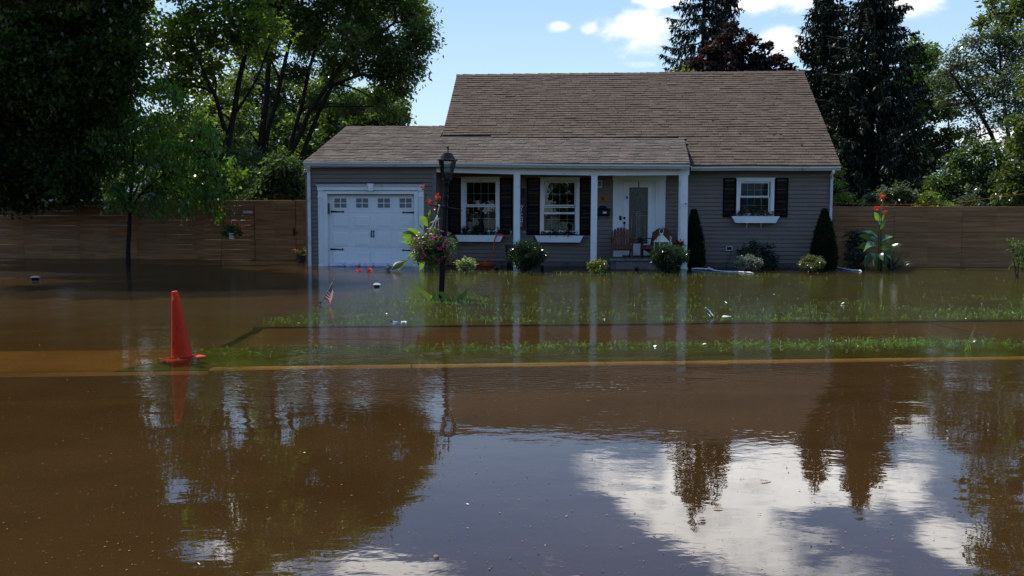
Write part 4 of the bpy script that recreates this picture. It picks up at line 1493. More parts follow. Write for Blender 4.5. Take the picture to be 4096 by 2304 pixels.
# small drooping tree standing in front of the fence
b0 = G(510, 1049)
tree('dogwood_tree', 'small slim-trunked tree with drooping leaves standing before the left fence', (b0.x, b0.y, 0),
     [([(b0.x, b0.y, -.3), P(515, 960, b0.y), P(522, 840, b0.y), P(528, 700, b0.y), P(540, 520, b0.y)], .075, .03),
      ([P(522, 845, b0.y), P(560, 780, b0.y - .2), P(650, 700, b0.y - .3), P(760, 620, b0.y - .3)], .045, .015),
      ([P(522, 850, b0.y), P(480, 780, b0.y - .1), P(420, 700, b0.y - .2)], .04, .015),
      ([P(524, 800, b0.y), P(600, 640, b0.y + .3), P(690, 470, b0.y + .3)], .035, .012)],
     BL([(440, 400, .55), (560, 350, .6), (680, 335, .55), (770, 420, .6), (820, 500, .5), (600, 470, .75), (480, 540, .7), (700, 590, .7), (850, 630, .55), (940, 640, .4), (400, 640, .6), (560, 660, .7), (690, 740, .65), (800, 740, .6), (890, 735, .5), (960, 690, .35),
         (480, 740, .6), (610, 790, .45), (740, 810, .4), (860, 800, .35), (430, 750, .4), (520, 440, .6, .9), (640, 560, .7, .9), (760, 660, .6, .9), (390, 520, .5)], 28.0, 1.0, .7),
     .125, 'dogwood', twigs=62, per=22, spread=.10, droop=1.3, flat=.35, aspect=.42, limb_r=.03, twig_len=(.3, .6))

# yellow-green tree behind it, catching the sun
tree('ash_tree', 'tall tree with bright yellow-green sunlit top leaves behind the small drooping tree', P(905, 1040, 37.5),
     [([P(900, 1045, 37.5), P(905, 800, 37.5), P(915, 560, 37.5), P(955, 330, 37.3), P(1000, 100, 37), P(1020, -200, 37)], .19, .05),
      ([P(915, 560, 37.5), P(860, 380, 37), P(780, 200, 36.6), P(720, 0, 36.5)], .10, .03), ([P(925, 480, 37.5), P(1020, 330, 37.2), P(1090, 160, 37)], .07, .03)],
     BL([(740, 90, 1.1), (870, 60, 1.2), (1000, 50, 1.1), (1085, 120, .9), (820, 200, 1.1), (700, 250, 1.0), (650, 360, .8), (960, 170, .9), (780, 330, .9), (640, 150, .9), (720, -120, 1.3), (900, -130, 1.4), (600, -150, 1.2), (1050, -100, 1.2), (560, 20, .7), (660, 480, .6), (760, 450, .6), (860, 290, .6), (560, -400, 1.2), (760, -420, 1.4), (950, -380, 1.2)], 37, 1.0),
     .15, 'yellowgreen', twigs=46, per=22, spread=.17, droop=.3, flat=.6, aspect=.6, limb_r=.06)

# the many-stemmed honey locust in the middle
tree('locust_tree', 'big many-stemmed tree with a wide rounded crown behind the garage', P(1100, 1040, 45),
     [([P(1020, 1030, 45), P(1030, 800, 45), P(1045, 600, 45), P(1070, 350, 45), P(1090, 100, 45), P(1105, -200, 45)], .24, .07),
      ([P(1095, 1030, 45), P(1085, 820, 45), P(1060, 600, 45), P(1120, 330, 44.8), P(1200, 60, 44.6), P(1240, -180, 44.6)], .17, .05),
      ([P(1075, 1030, 44.6), P(1090, 830, 44.5), P(1150, 640, 44.3), P(1240, 440, 44), P(1390, 220, 43.8), P(1580, 90, 43.6)], .21, .05),
      ([P(1120, 1030, 44.5), P(1140, 820, 44.5), P(1230, 560, 44.4), P(1330, 340, 44.2), P(1440, 300, 44), P(1560, 310, 44)], .17, .04),
      ([P(1070, 1030, 45.4), P(1110, 800, 45.4), P(1190, 480, 45.4), P(1260, 200, 45.4), P(1330, -80, 45.4)], .17, .05)],
     BL([(1690, 170, .8), (1640, 60, 1.2), (1560, -40, 1.4), (1450, -150, 1.5), (1300, -230, 1.6), (1130, -300, 1.6), (980, -330, 1.5), (1600, 200, 1.1), (1540, 280, 1.0), (1640, 280, .8), (1600, 350, .6), (1450, 110, 1.3), (1340, 20, 1.4), (1220, 90, 1.2), (1370, -90, 1.5), (1120, 40, 1.3), (1000, -100, 1.5),
         (1060, 200, .9), (1190, 280, .8), (1330, 250, .8), (1430, 250, .8), (1500, 180, .9), (1280, 400, .7), (1400, 420, .7), (1500, 400, .7), (960, 330, .8), (930, 480, .8), (1250, 160, 1.2, 2), (1480, 30, 1.3, 2), (1100, -50, 1.3, 2), (1390, 160, 1.0, -2), (1170, -120, 1.4, -1.5), (1700, 110, .6), (1560, 450, .5)], 44.8, 1.0, 1.2),
     .135, 'locust', twigs=62, per=30, spread=.20, droop=.35, flat=.45, aspect=.5, limb_r=.07)

# darker woodland trees filling in behind the trunks
for lab, uu, dd, lst in (('broad green tree filling the gap between the trunks of the many-stemmed tree', 1180, 62, [(1050, 420, 1.6), (1180, 480, 1.8), (1300, 500, 1.6), (1120, 560, 1.8), (1240, 610, 1.8), (1000, 560, 1.6), (1360, 640, 1.6), (1080, 690, 1.8), (1200, 740, 1.8), (1330, 760, 1.6), (960, 690, 1.6), (1100, 330, 1.5), (1250, 380, 1.6), (1400, 420, 1.5), (1500, 490, 1.3), (960, 330, 1.4), (1010, 220, 1.3), (1350, 300, 1.3)]),
                         ('mid-green tree behind the small drooping tree, left of the many-stemmed tree', 800, 50, [(640, 520, 1.3), (740, 560, 1.4), (840, 500, 1.4), (900, 600, 1.4), (700, 660, 1.4), (820, 680, 1.4), (930, 720, 1.3), (620, 720, 1.3), (560, 620, 1.2), (760, 780, 1.3), (870, 400, 1.1), (960, 450, 1.0)])):
    tree('woodland_tree', lab, P(uu, 1000, dd), [([P(uu, 1050, dd), P(uu, 800, dd), P(uu + 20, 520, dd)], .22, .07)], BL(lst, dd, 1.0), .17, 'locust' if dd > 55 else 'oak', twigs=54, per=20, spread=.22, limb_r=.06)

# lower oak right behind the garage roof
tree('oak_tree', 'lower dark oak with ragged right branches just above the garage roof', P(1440, 1040, 54),
     [([P(1430, 1050, 54), P(1430, 760, 54), P(1435, 600, 54), P(1460, 430, 54)], .2, .06), ([P(1432, 640, 54), P(1540, 520, 54), P(1620, 470, 54)], .10, .03), ([P(1380, 1050, 54.5), P(1370, 700, 54.5), P(1330, 500, 54.5)], .13, .05)],
     BL([(1500, 400, 1.2), (1590, 440, .8), (1450, 480, 1.2), (1400, 560, 1.0), (1300, 560, 1.1), (1230, 620, 1.1), (1550, 490, .9), (1490, 570, .9), (1330, 440, 1.0), (1130, 640, 1.0), (1400, 700, 1.0), (1580, 370, .6), (1600, 480, .35), (1560, 540, .5), (1632, 425, .16), (1625, 470, .22), (1030, 560, .9), (1180, 500, .8), (1300, 720, 1.2), (1170, 740, 1.2), (1030, 720, 1.2)], 53.5, 1.0),
     .17, 'oak', twigs=50, per=24, spread=.16, droop=.3, flat=.5, aspect=.6, limb_r=.07)


def bush(name, label, base, blobs, leaf, m, cat='shrub', group=None, twigs=60, per=14, spread=.06, droop=.3, flat=.45, aspect=.5, stems=5, stem_h=.6, bark='twig', shell=.6, tl=(.15, .35)):
    base = Vector(base)
    st = []
    for i in range(stems):
        c = Vector(R.choice(blobs)[0])
        st.append(([base + Vector((R.uniform(-.06, .06), R.uniform(-.06, .06), -.12)), base.lerp(c, .5) + Vector((R.uniform(-.05, .05), R.uniform(-.05, .05), .02)), c], .018, .006))
    t = thing(name, label, cat, base, group)
    b = MB()
    for pts, r0, r1 in st:
        b.tube(pts, [r0, (r0 + r1) / 2, r1], 5, False)
    tag(b.build('stem', M[bark], t, True, True), kind='stuff')
    L = []
    for c, rx, ry, rz, wt in blobs:
        c = Vector(c)
        for _ in range(int(twigs * wt)):
            d = Vector((R.gauss(0, 1), R.gauss(0, 1), R.gauss(0, 1))).normalized()
            k = R.uniform(shell ** 3, 1) ** (1 / 3)
            e = c + Vector((d.x * rx * k, d.y * ry * k, d.z * rz * k))
            s = e + (c - e).normalized() * R.uniform(*tl)
            n = max(2, int(per * R.uniform(.5, 1.4)))
            tt = NR.uniform(.1, 1, n)[:, None]
            pts = np.array(s) + (np.array(e) - np.array(s)) * tt + NR.normal(size=(n, 3)) * spread
            pts = pts[pts[:, 2] > .005]
            if len(pts):
                L.append(pts)
    rand_leaves('foliage', np.concatenate(L), M[m], t, leaf, aspect, droop, flat)
    return t


def SB(lst, d, wt=1.0):
    """shrub blobs from (u, v, r pixels)"""
    out = []
    for q in lst:
        u, v, r = q[:3]
        dd = d + (q[3] if len(q) > 3 else R.uniform(-.25, .25))
        rr = r * dd / FPX
        out.append((P(u, v, dd), rr, rr, rr * .9, wt * (r / 60) ** 2))
    return out


# greenery behind the left fence
bush('sumac_bush', 'dark feathery bush rising behind the gate in the left fence', P(1130, 1030, 31.2), SB([(1090, 700, 60), (1150, 680, 60), (1190, 730, 50), (1060, 750, 50), (1130, 770, 60), (1200, 790, 50), (1110, 640, 40), (1020, 790, 45), (1170, 640, 30)], 31.2), .16, 'hedge', twigs=70, per=16, spread=.07, droop=.6, aspect=.3, stems=6)
bush('garden_shrub', 'sunlit pale green shrub seen under the dark maple above the left fence', P(480, 1030, 33), SB([(470, 720, 60), (540, 700, 50), (430, 770, 40), (560, 780, 40), (600, 700, 40), (390, 720, 40)], 33.2), .12, 'yellowgreen', twigs=44, per=12, spread=.10, stems=5)
bush('garden_shrub', 'green shrub between the small drooping tree and the feathery bush behind the fence', P(900, 1030, 34), SB([(850, 700, 60), (920, 760, 60), (960, 690, 60), (1000, 620, 50), (800, 780, 50), (880, 620, 50), (760, 700, 50), (700, 780, 50)], 34), .13, 'hedge', twigs=46, per=14, spread=.1, stems=6)


# -- spruces
def spruce(label, u, d, H_, R0, z_low, seed, lean=0.0, m='needle', airy=1.0):
    rr = random.Random(seed)
    nr = np.random.default_rng(seed)
    base = P(u, 900, d)
    base.z = 0
    t = thing('spruce_tree', label, 'tree', base, 'tall spruces behind the house')
    b = MB()
    b.tube([base + Vector((lean * k / 8, 0, H_ * k / 8)) - Vector((0, 0, .3 if k == 0 else 0)) for k in range(9)], [.30 * (1 - k / 8.6) for k in range(9)], 8)
    b.build('trunk', M['bark'], t, True, True)
    lm = MB()
    Pt, Td, Sd, Ln, Wd = [], [], [], [], []
    z = z_low
    while z < H_ - .1:
        f = (z - z_low * .3) / (H_ - z_low * .3)
        Lm = R0 * (1 - f) ** .78 + .15
        nb = (rr.randint(5, 7) if Lm > .6 else 4) - (1 if airy > 1 else 0)
        a0 = rr.uniform(0, 6.28)
        for k in range(nb):
            a = a0 + 6.28 * k / nb + rr.uniform(-.25, .25)
            Lb = Lm * rr.uniform(.72, 1.12)
            dr = Vector((math.cos(a), math.sin(a), 0))
            o = base + Vector((lean * z / H_, 0, z + rr.uniform(-.15, .15)))
            sag = Lb * rr.uniform(.20, .38) * (1 - f * .6)
            pts = []
            for i in range(7):
                s = i / 6
                pts.append(o + dr * Lb * s + Vector((0, 0, Lb * .10 * s * (1 if f > .6 else .3) - sag * math.sin(min(s * 1.25, 1) * math.pi * .5) + sag * .55 * s ** 3)))
            lm.tube(pts, [.035 * (1 - i / 7) * (1 - f * .6) + .004 for i in range(7)], 4, False)
            side = Vector((-dr.y, dr.x, 0))
            nbr = int(Lb / .055)
            for j in range(nbr):
                s = (j + rr.random()) / nbr
                if s < .12:
                    continue
                i = min(int(s * 6), 5)
                p = pts[i].lerp(pts[i + 1], s * 6 - i)
                hl = rr.uniform(.28, .75) * (.45 + .55 * math.sin(math.pi * min(1, s * .9 + .15))) * min(1, Lb)
                off = side * rr.uniform(-.30, .30) * (1 - s * .5)
                tip = (Vector((0, 0, -1)) + dr * rr.uniform(0, .5) + side * rr.uniform(-.4, .4)).normalized()
                for q in range(4):
                    Pt.append(p + off + tip * hl * q * .2 + Vector((rr.uniform(-.05, .05), rr.uniform(-.05, .05), 0)))
                    tt = (tip + Vector((rr.gauss(0, .3), rr.gauss(0, .3), rr.gauss(0, .2)))).normalized()
                    Td.append(tt)
                    Sd.append(tt.cross(Vector((rr.gauss(0, 1), rr.gauss(0, 1), rr.gauss(0, .4)))).normalized())
                    Ln.append(hl * rr.uniform(.5, .8))
                    Wd.append(rr.uniform(.07, .12))
            # needles lying along the branch
            for j in range(int(Lb / .05)):
                s = (j + rr.random()) / (Lb / .05)
                i = min(int(s * 6), 5)
                p = pts[i].lerp(pts[i + 1], s * 6 - i)
                tt = (dr * .7 + side * rr.choice((-1, 1)) * rr.uniform(.3, 1) + Vector((0, 0, rr.uniform(-.5, .1)))).normalized()
                Pt.append(p)
                Td.append(tt)
                Sd.append(tt.cross(Vector((0, 0, 1))).normalized())
                Ln.append(rr.uniform(.2, .42) * min(1, .4 + Lb / 2))
                Wd.append(rr.uniform(.10, .16))
        z += airy * rr.uniform(.34, .50) * (1 if f < .7 else .8)
    tag(lm.build('limb', M['bark'], t, True, True), kind='stuff')
    me = leaf_mesh('crown', np.array(Pt), np.array(Td), np.array(Sd), np.array(Ln), np.array(Wd), M[m], origin=base)
    link('crown', me, t)
    return t


spruce('tall spruce with long sagging boughs rising above the middle of the roof', 2800, 58, 17.4, 5.0, 4.5, 3, airy=1.7)
spruce('second thinner spruce leader close behind the one above the roof', 2885, 60, 16.6, 2.8, 6.0, 14, airy=1.5)
spruce('dense dark spruce directly behind the right end of the roof ridge', 3285, 58, 15.4, 4.2, 1.2, 5)
spruce('largest and darkest spruce, rightmost of the group behind the house', 3470, 55, 15.8, 5.2, 1.0, 8)

tree('purple_maple', 'purple-leaved maple showing over the roof ridge between the spruces', P(2900, 1000, 52),
     [([P(2900, 1050, 52), P(2900, 600, 52), P(2910, 350, 52), P(2905, 160, 52)], .2, .05), ([P(2900, 450, 52), P(3030, 300, 52)], .08, .03), ([P(2900, 480, 52), P(2760, 300, 52)], .08, .03)],
     BL([(2905, 150, .5), (2915, 95, .3), (2860, 210, .7), (2960, 200, .6), (3010, 150, .4), (2780, 260, .7), (3040, 240, .7), (2900, 270, .9), (2720, 290, .6), (3110, 240, .5), (2980, 290, .9), (2830, 300, .9), (3130, 290, .6), (2700, 340, .7), (2800, 380, 1.0), (3000, 380, 1.0), (3160, 270, .35), (3060, 180, .3)], 52, 1.0, .6),
     .17, 'purple', twigs=60, per=22, spread=.13, droop=.4, flat=.5, aspect=.85, limb_r=.05)
tree('young_maple', 'light green treetop peeping over the roof ridge left of the purple maple', P(2700, 1000, 50),
     [([P(2700, 1050, 50), P(2700, 400, 50), P(2705, 300, 50)], .1, .03)], BL([(2690, 290, .28), (2740, 275, .25), (2780, 290, .25), (2720, 330, .4)], 50, 1, .2), .14, 'yellowgreen', twigs=60, per=14, spread=.1, limb_r=.03)
tree('linden_tree', 'rounded broadleaf tree showing right of the spruces with sky beyond it', P(3680, 1000, 66),
     [([P(3640, 1050, 66), P(3650, 700, 66), P(3660, 400, 66), P(3665, 250, 66)], .25, .06), ([P(3650, 620, 66), P(3800, 540, 66), P(3870, 545, 66)], .10, .03)],
     BL([(3660, 160, .5), (3640, 220, 1.0), (3710, 230, 1.0), (3740, 190, .5), (3690, 320, 1.5), (3770, 330, 1.1), (3610, 330, 1.2), (3720, 430, 1.5), (3640, 470, 1.4), (3790, 440, .9), (3700, 560, 1.3), (3800, 540, .8), (3860, 545, .6), (3890, 555, .3), (3760, 620, 1.0), (3660, 660, 1.4), (3560, 600, 1.5), (3840, 600, .5)], 65, 1.0),
     .19, 'oak', twigs=44, per=22, spread=.17, limb_r=.07)
tree('silver_maple', 'airy pale silver-leaved tree leaning in from the right edge', P(4130, 1000, 43),
     [([P(4120, 1050, 43), P(4080, 820, 43), P(4010, 640, 43), P(3900, 420, 42.6), P(3800, 290, 42.3)], .17, .04), ([P(4060, 780, 43), P(4030, 520, 43), P(4000, 300, 43), P(3990, 100, 43)], .10, .03), ([P(3960, 530, 43), P(3860, 560, 42.7)], .05, .02), ([P(4020, 650, 43), P(4110, 450, 43)], .08, .03)],
     BL([(3840, 280, .5), (4060, 180, .9), (4000, 140, .7), (3980, 330, .8), (4060, 420, .8), (3900, 340, .7), (3810, 230, .7), (3880, 180, .8), (3950, 130, .8), (3780, 310, .65), (3850, 330, .85), (3930, 270, .9), (4010, 210, .9), (4060, 120, .8), (3790, 400, .55), (3870, 430, .7), (3950, 390, .85), (4040, 340, .9), (4090, 240, .9), (3900, 510, .55), (3990, 490, .7), (4070, 470, .8), (3860, 250, .7, 1.5), (4120, 380, .9), (4120, 560, .8), (4000, 60, .7), (4100, 20, .8), (3760, 370, .35), (3960, 580, .35)], 43, .95),
     .105, 'silver', twigs=46, per=22, spread=.18, droop=.3, flat=.5, aspect=.5, limb_r=.045)
tree('beech_tree', 'near olive-green tree along the right edge with boughs hanging from the top', P(4290, 1000, 33),
     [([P(4300, 1050, 33), P(4290, 700, 33), P(4270, 350, 33), P(4240, 0, 33), P(4230, -300, 33)], .24, .06), ([P(4260, 150, 33), P(4120, 40, 32.5), P(3960, 60, 32)], .07, .02), ([P(4280, 520, 33), P(4150, 440, 32.5)], .06, .02)],
     BL([(3960, 60, .35), (3910, 70, .22), (4030, 40, .5), (4100, 20, .7), (4090, -60, .7), (3980, -10, .4), (4150, 120, .7), (4120, 330, .55), (4080, 480, .5), (4060, 570, .6), (4110, 640, .8), (4150, 520, .8), (4050, 680, .6), (4100, 750, .8), (4010, 780, .5), (4180, 260, .9), (4200, -150, 1.1), (4300, 100, 1.3), (4330, 400, 1.3), (4300, 650, 1.3), (4200, 760, 1.0), (4080, -200, 1.0), (4180, -380, 1.3), (4320, -300, 1.4), (4060, -420, .8)], 32.8, 1.0, .8),
     .125, 'birch', twigs=58, per=22, spread=.12, droop=.45, flat=.5, aspect=.55, limb_r=.05)
# shrubs behind the right fence
bush('vine_shrub', 'thin bright green shrub at the house corner behind the right fence', P(3370, 1000, 29.2), SB([(3350, 790, 36), (3355, 740, 26), (3350, 690, 20), (3400, 790, 30), (3372, 690, 14), (3375, 650, 9), (3440, 812, 18)], 29.2), .075, 'yellowgreen', twigs=70, per=12, spread=.05, stems=5, tl=(.08, .2))
bush('viburnum_shrub', 'silvery flat-leaved shrub above the right fence behind the red canna', P(3580, 1000, 30), SB([(3540, 780, 50), (3600, 770, 50), (3640, 790, 45), (3490, 800, 40), (3660, 815, 30), (3560, 820, 40), (3620, 825, 35)], 30), .10, 'silver', twigs=80, per=14, spread=.05, flat=.85, stems=6)
bush('aster_shrub', 'leafy yellow-green shrub right of the silvery shrub above the right fence', P(3720, 1000, 29.5), SB([(3690, 800, 32), (3720, 790, 36), (3745, 815, 30), (3660, 825, 20), (3790, 825, 26)], 29.5), .10, 'yellowgreen', twigs=70, per=14, spread=.05, aspect=.35, stems=6)
bush('hedge_shrub', 'tall tangled green hedge filling the gap above the right fence', P(3850, 1000, 35), SB([(3820, 690, 80), (3900, 660, 80), (3960, 720, 90), (3780, 770, 70), (3870, 780, 80), (4010, 640, 80), (4060, 740, 90), (3740, 730, 50), (3940, 600, 50), (3890, 590, 40), (3840, 620, 40), (3800, 840, 60), (3960, 830, 70), (4130, 800, 90)], 35, .8), .13, 'hedge', twigs=44, per=18, spread=.12, stems=8)
bush('olive_shrub', 'sparse grey-green shrub before the tangled hedge near the right fence', P(3900, 1000, 31), SB([(3880, 790, 40), (3840, 810, 34), (3920, 815, 36), (3870, 750, 24), (3910, 760, 24)], 31), .085, 'silver', twigs=40, per=10, spread=.06, stems=6)


# distant woods that close the gaps under the crowns (one far mass)
L = []
for i in range(135):
    u = R.uniform(-1600, 5700)
    if 1620 < u < 2640:
        continue
    d = R.uniform(70, 95)
    c = P(u, 840, d)
    top = R.uniform(4.5, 8.5) if u < 1500 else R.uniform(3.0, 6.0)
    n = 1500
    a = NR.normal(size=(n, 3))
    a = unit(a) * (NR.uniform(.5, 1, (n, 1)) ** .33)
    L.append(np.array([c.x, c.y, top * .5]) + a * np.array([3.2, 2.5, top * .55]))
woods = thing('far_woods', None, None, (0, 80, 0))
woods = rand_leaves('far_woods', np.concatenate(L), M['oak'], None, .42, .6, .3, .5)
bpy.data.objects.remove(bpy.data.objects['far_woods'] if False else [o for o in bpy.data.objects if o.type == 'EMPTY' and o.name.startswith('far_woods')][0])
tag(woods, 'low mass of far trees closing the gaps behind the yards', 'woods', kind='stuff')
woods.name = 'far_woods'

# neighbour's house beyond the left fence
nb = P(260, 800, 46)
NBH = thing('neighbour_house', 'pale grey neighbouring house glimpsed above the left fence under the maple', 'house', (nb.x, nb.y, 0))
b = MB().box(-4.5, 3.2, 0, 6, -.3, 2.3)
wl = b.build('wall', M['yardhouse'], NBH)
for k in range(14):
    b = MB()
    z = .3 + k * .14
    b.prism([(-.001, z), (-.001, z + .138), (-.004, z + .138), (-.022, z + .004), (-.022, z)], -4.5, 3.2, 'x')
    b.build('siding_board', M['yardhouse'], wl)
b = MB().prism([(-.5, 2.2), (3, 3.7), (6.5, 2.2), (6.5, 2.3), (3, 3.85), (-.5, 2.3)], -4.9, 3.6, 'x')
b.build('roof', M['yardroof'], NBH)
for x in (-2.2, 1.2):
    b = MB()
    ring(b, (x - .5, x + .5, .8, 1.9), .08, -.05, -.023)
    wn = b.build('window', M['trim'], NBH)
    hb('pane', 'frost', x - .42, x + .42, -.04, -.03, .88, 1.82, wn)


# ------------------------------------------------------------------ big-leaved plants
def blade(parent, a, tip, width, m='canna', arch=.12, twist=0.0, name='leaf', taper=1.0, fold=.25, n=8, ruff=0.0, face=False):
    """one broad leaf from a to tip, arching up between, with a folded midrib"""
    a, tip = Vector(a), Vector(tip)
    o = ORG.get(parent, Vector())
    ax = tip - a
    L = ax.length
    t0 = ax.normalized()
    side = t0.cross(Vector((0, 1, 0) if face else (0, 0, 1)))
    if side.length < .2:
        side = t0.cross(Vector((R.uniform(-1, 1), R.uniform(-1, 1), .1)))
    side.normalize()
    side = Matrix.Rotation(twist, 3, t0) @ side
    nor = side.cross(t0)
    if nor.z < 0 and twist == 0 and not face:
        nor, side = -nor, side
    b = MB()
    ph = R.uniform(0, 6)
    for i in range(n + 1):
        s = i / n
        c = a + ax * s + Vector((0, 0, arch * L * 4 * s * (1 - s)))
        w_ = width * .5 * (math.sin(math.pi * min(1, (s * .94 + .04)) ** taper) ** (.8 if s < .45 else 1.15) if s < 1 else .01)
        rf = ruff * w_ * math.sin(s * 9 + ph)
        for k in (-1, 0, 1):
            p = c + side * (w_ * k) + nor * (fold * w_ * abs(k) + rf * k)
            b.v.append(tuple(p - o))
    for i in range(n):
        for k in range(2):
            q = i * 3 + k
            b.f.append((q, q + 1, q + 4, q + 3))
            b.mi.append(0)
    return b.build(name, M[m], parent, True)


def petals(name, c, r, n, m, parent, size, aspect=.6):
    c = np.array(c)
    d = unit(NR.normal(size=(n, 3)))
    pts = c + d * NR.uniform(0, r, (n, 1))
    nn = NR.normal(size=(n, 3))
    s = unit(np.cross(d, nn))
    ln = size * NR.uniform(.7, 1.3, n)
    return link(name, leaf_mesh(name, pts, d, s, ln, ln * aspect, M[m], origin=ORG.get(parent, Vector())), parent)


def stalk(parent, pts, r0, r1, m='stemgreen', name='stalk'):
    n = len(pts)
    b = MB().tube(pts, [r0 + (r1 - r0) * i / (n - 1) for i in range(n)], 6)
    return b.build(name, M[m], parent, True, True)


def seedpods(parent, a, c, n, r=.009):
    b = MB()
    for i in range(n):
        p = Vector(a).lerp(Vector(c), i / max(1, n - 1)) + Vector((R.uniform(-.03, .03), R.uniform(-.02, .02), 0))
        b.lathe([(r * .3, -r), (r, 0), (r * .3, r)], p, 5)
    tag(b.build('seed_pod', M['stemgreen'], parent, False, True), kind='stuff')


def canna(name, label, base, d, leaves, stalks, flowers, pods=()):
    t = thing(name, label, 'plant', base)
    for pts, r0, r1 in stalks:
        stalk(t, [P(u, v, d + q) for u, v, q in pts], r0, r1)
    for q in leaves:
        (u0, v0, d0), (u1, v1, d1), wpx, arch, tw = q
        blade(t, P(u0, v0, d + d0), P(u1, v1, d + d1), wpx * .82 * d / FPX, 'canna', arch, (R.uniform(-.7, .7) if int(u1) % 2 else tw + .6), ruff=.25, face=bool(int(u1) % 2))
    for u, v, r in flowers:
        petals('flower', P(u, v, d), r * d / FPX * .5, 16, 'cannaflower', t, r * d / FPX * .85, .6)
    for (u0, v0), (u1, v1), n in pods:
        seedpods(t, P(u0, v0, d), P(u1, v1, d), n)
    return t


# the canna by the lamp post (partly behind the hanging basket)
cb = G(1718, 1086)
canna('canna_plant', 'tall canna with orange-red flowers standing behind the lamp post', cb, cb.y,
      [((1715, 905, 0), (1682, 862, -.1), 34, .03, .9), ((1716, 895, .05), (1764, 872, .1), 22, .10, .3), ((1700, 935, 0), (1672, 898, .1), 20, .05, .3), ((1690, 960, 0), (1628, 913, -.1), 30, .12, .2), ((1695, 975, .1), (1607, 932, .2), 40, .14, .5),
       ((1690, 985, -.1), (1601, 944, -.3), 34, .12, -.4), ((1690, 1000, 0), (1604, 968, 0), 34, .10, .2), ((1700, 1005, -.2), (1640, 1030, -.4), 46, .10, .2), ((1705, 1010, -.3), (1622, 1030, -.5), 26, .12, -.2),
       ((1750, 960, 0), (1808, 932, .1), 28, .10, .2), ((1752, 975, -.1), (1838, 967, -.2), 34, .08, .5), ((1748, 1005, -.1), (1830, 1018, -.2), 26, .12, .3), ((1750, 1010, -.2), (1822, 1033, -.3), 24, .14, -.2), ((1745, 965, .1), (1802, 957, .1), 20, .06, .6),
       ((1712, 1020, -.3), (1680, 1058, -.5), 44, .10, .1), ((1722, 1015, -.3), (1718, 1068, -.5), 44, .10, .2), ((1735, 1018, -.2), (1752, 1072, -.4), 40, .12, -.1), ((1705, 1030, -.2), (1650, 1068, -.3), 30, .12, .1),
       ((1715, 1040, .3), (1676, 1086, .2), 46, .1, .1), ((1725, 1040, .2), (1735, 1088, .1), 46, .1, .2), ((1712, 880, .05), (1722, 838, .05), 14, .02, .9)],
      [([(1712, 1090, 0), (1716, 980, 0), (1713, 880, 0), (1704, 790, 0), (1694, 748, 0)], .016, .005), ([(1722, 1090, .1), (1722, 960, .1), (1722, 870, .1), (1718, 815, .1)], .016, .005),
       ([(1730, 1090, 0), (1734, 930, 0), (1742, 850, 0), (1752, 785, 0)], .014, .005)],
      [(1684, 745, 7), (1692, 752, 9), (1718, 803, 10), (1717, 812, 8), (1719, 820, 5), (1750, 782, 10), (1752, 790, 11), (1759, 796, 6), (1742, 819, 9), (1740, 836, 6)],
      [((1700, 760), (1706, 790), 10), ((1703, 770), (1708, 786), 8), ((1696, 823), (1712, 850), 9), ((1738, 812), (1734, 868), 12), ((1754, 800), (1752, 822), 7), ((1720, 826), (1720, 850), 7)])
# the stalk that has fallen on the water, with loose flowers
fb = G(1560, 1082)
fd = fb.y
ft = thing('fallen_canna_stalk', 'fallen canna stalk with green leaves lying on the water before the garage door', 'plant', fb)
stalk(ft, [P(1665, 1018, fd + .3), P(1640, 1036, fd + .2), P(1600, 1056, fd), P(1540, 1078, fd - .3), P(1494, 1082, fd - .4)], .013, .007)
for q in (((1616, 1046, 0), (1568, 1080, -.2), 34, .08, .5), ((1622, 1042, .1), (1590, 1082, 0), 24, .10, -.3), ((1566, 1064, 0), (1545, 1084, 0), 18, .06, .4), ((1560, 1063, .1), (1537, 1080, -.1), 10, .1, .2), ((1650, 1028, 0), (1630, 1042, 0), 12, .2, 0)):
    (u0, v0, d0), (u1, v1, d1), wpx, arch, tw = q
    blade(ft, P(u0, v0, fd + d0), P(u1, v1, fd + d1), wpx * .95 * fd / FPX, 'canna', arch, tw, face=True)
p = P(1483, 1080, fd - .4)
petals('flower', (p.x, p.y, max(p.z, .03)), .045, 18, 'cannaflower', ft, .07)
p = G(1436, 1084)
fl = thing('floating_flower', 'single loose orange flower floating on the water left of the fallen stalk', 'flower', p)
petals('petal', (p.x, p.y, .035), .035, 16, 'cannaflower', fl, .062)

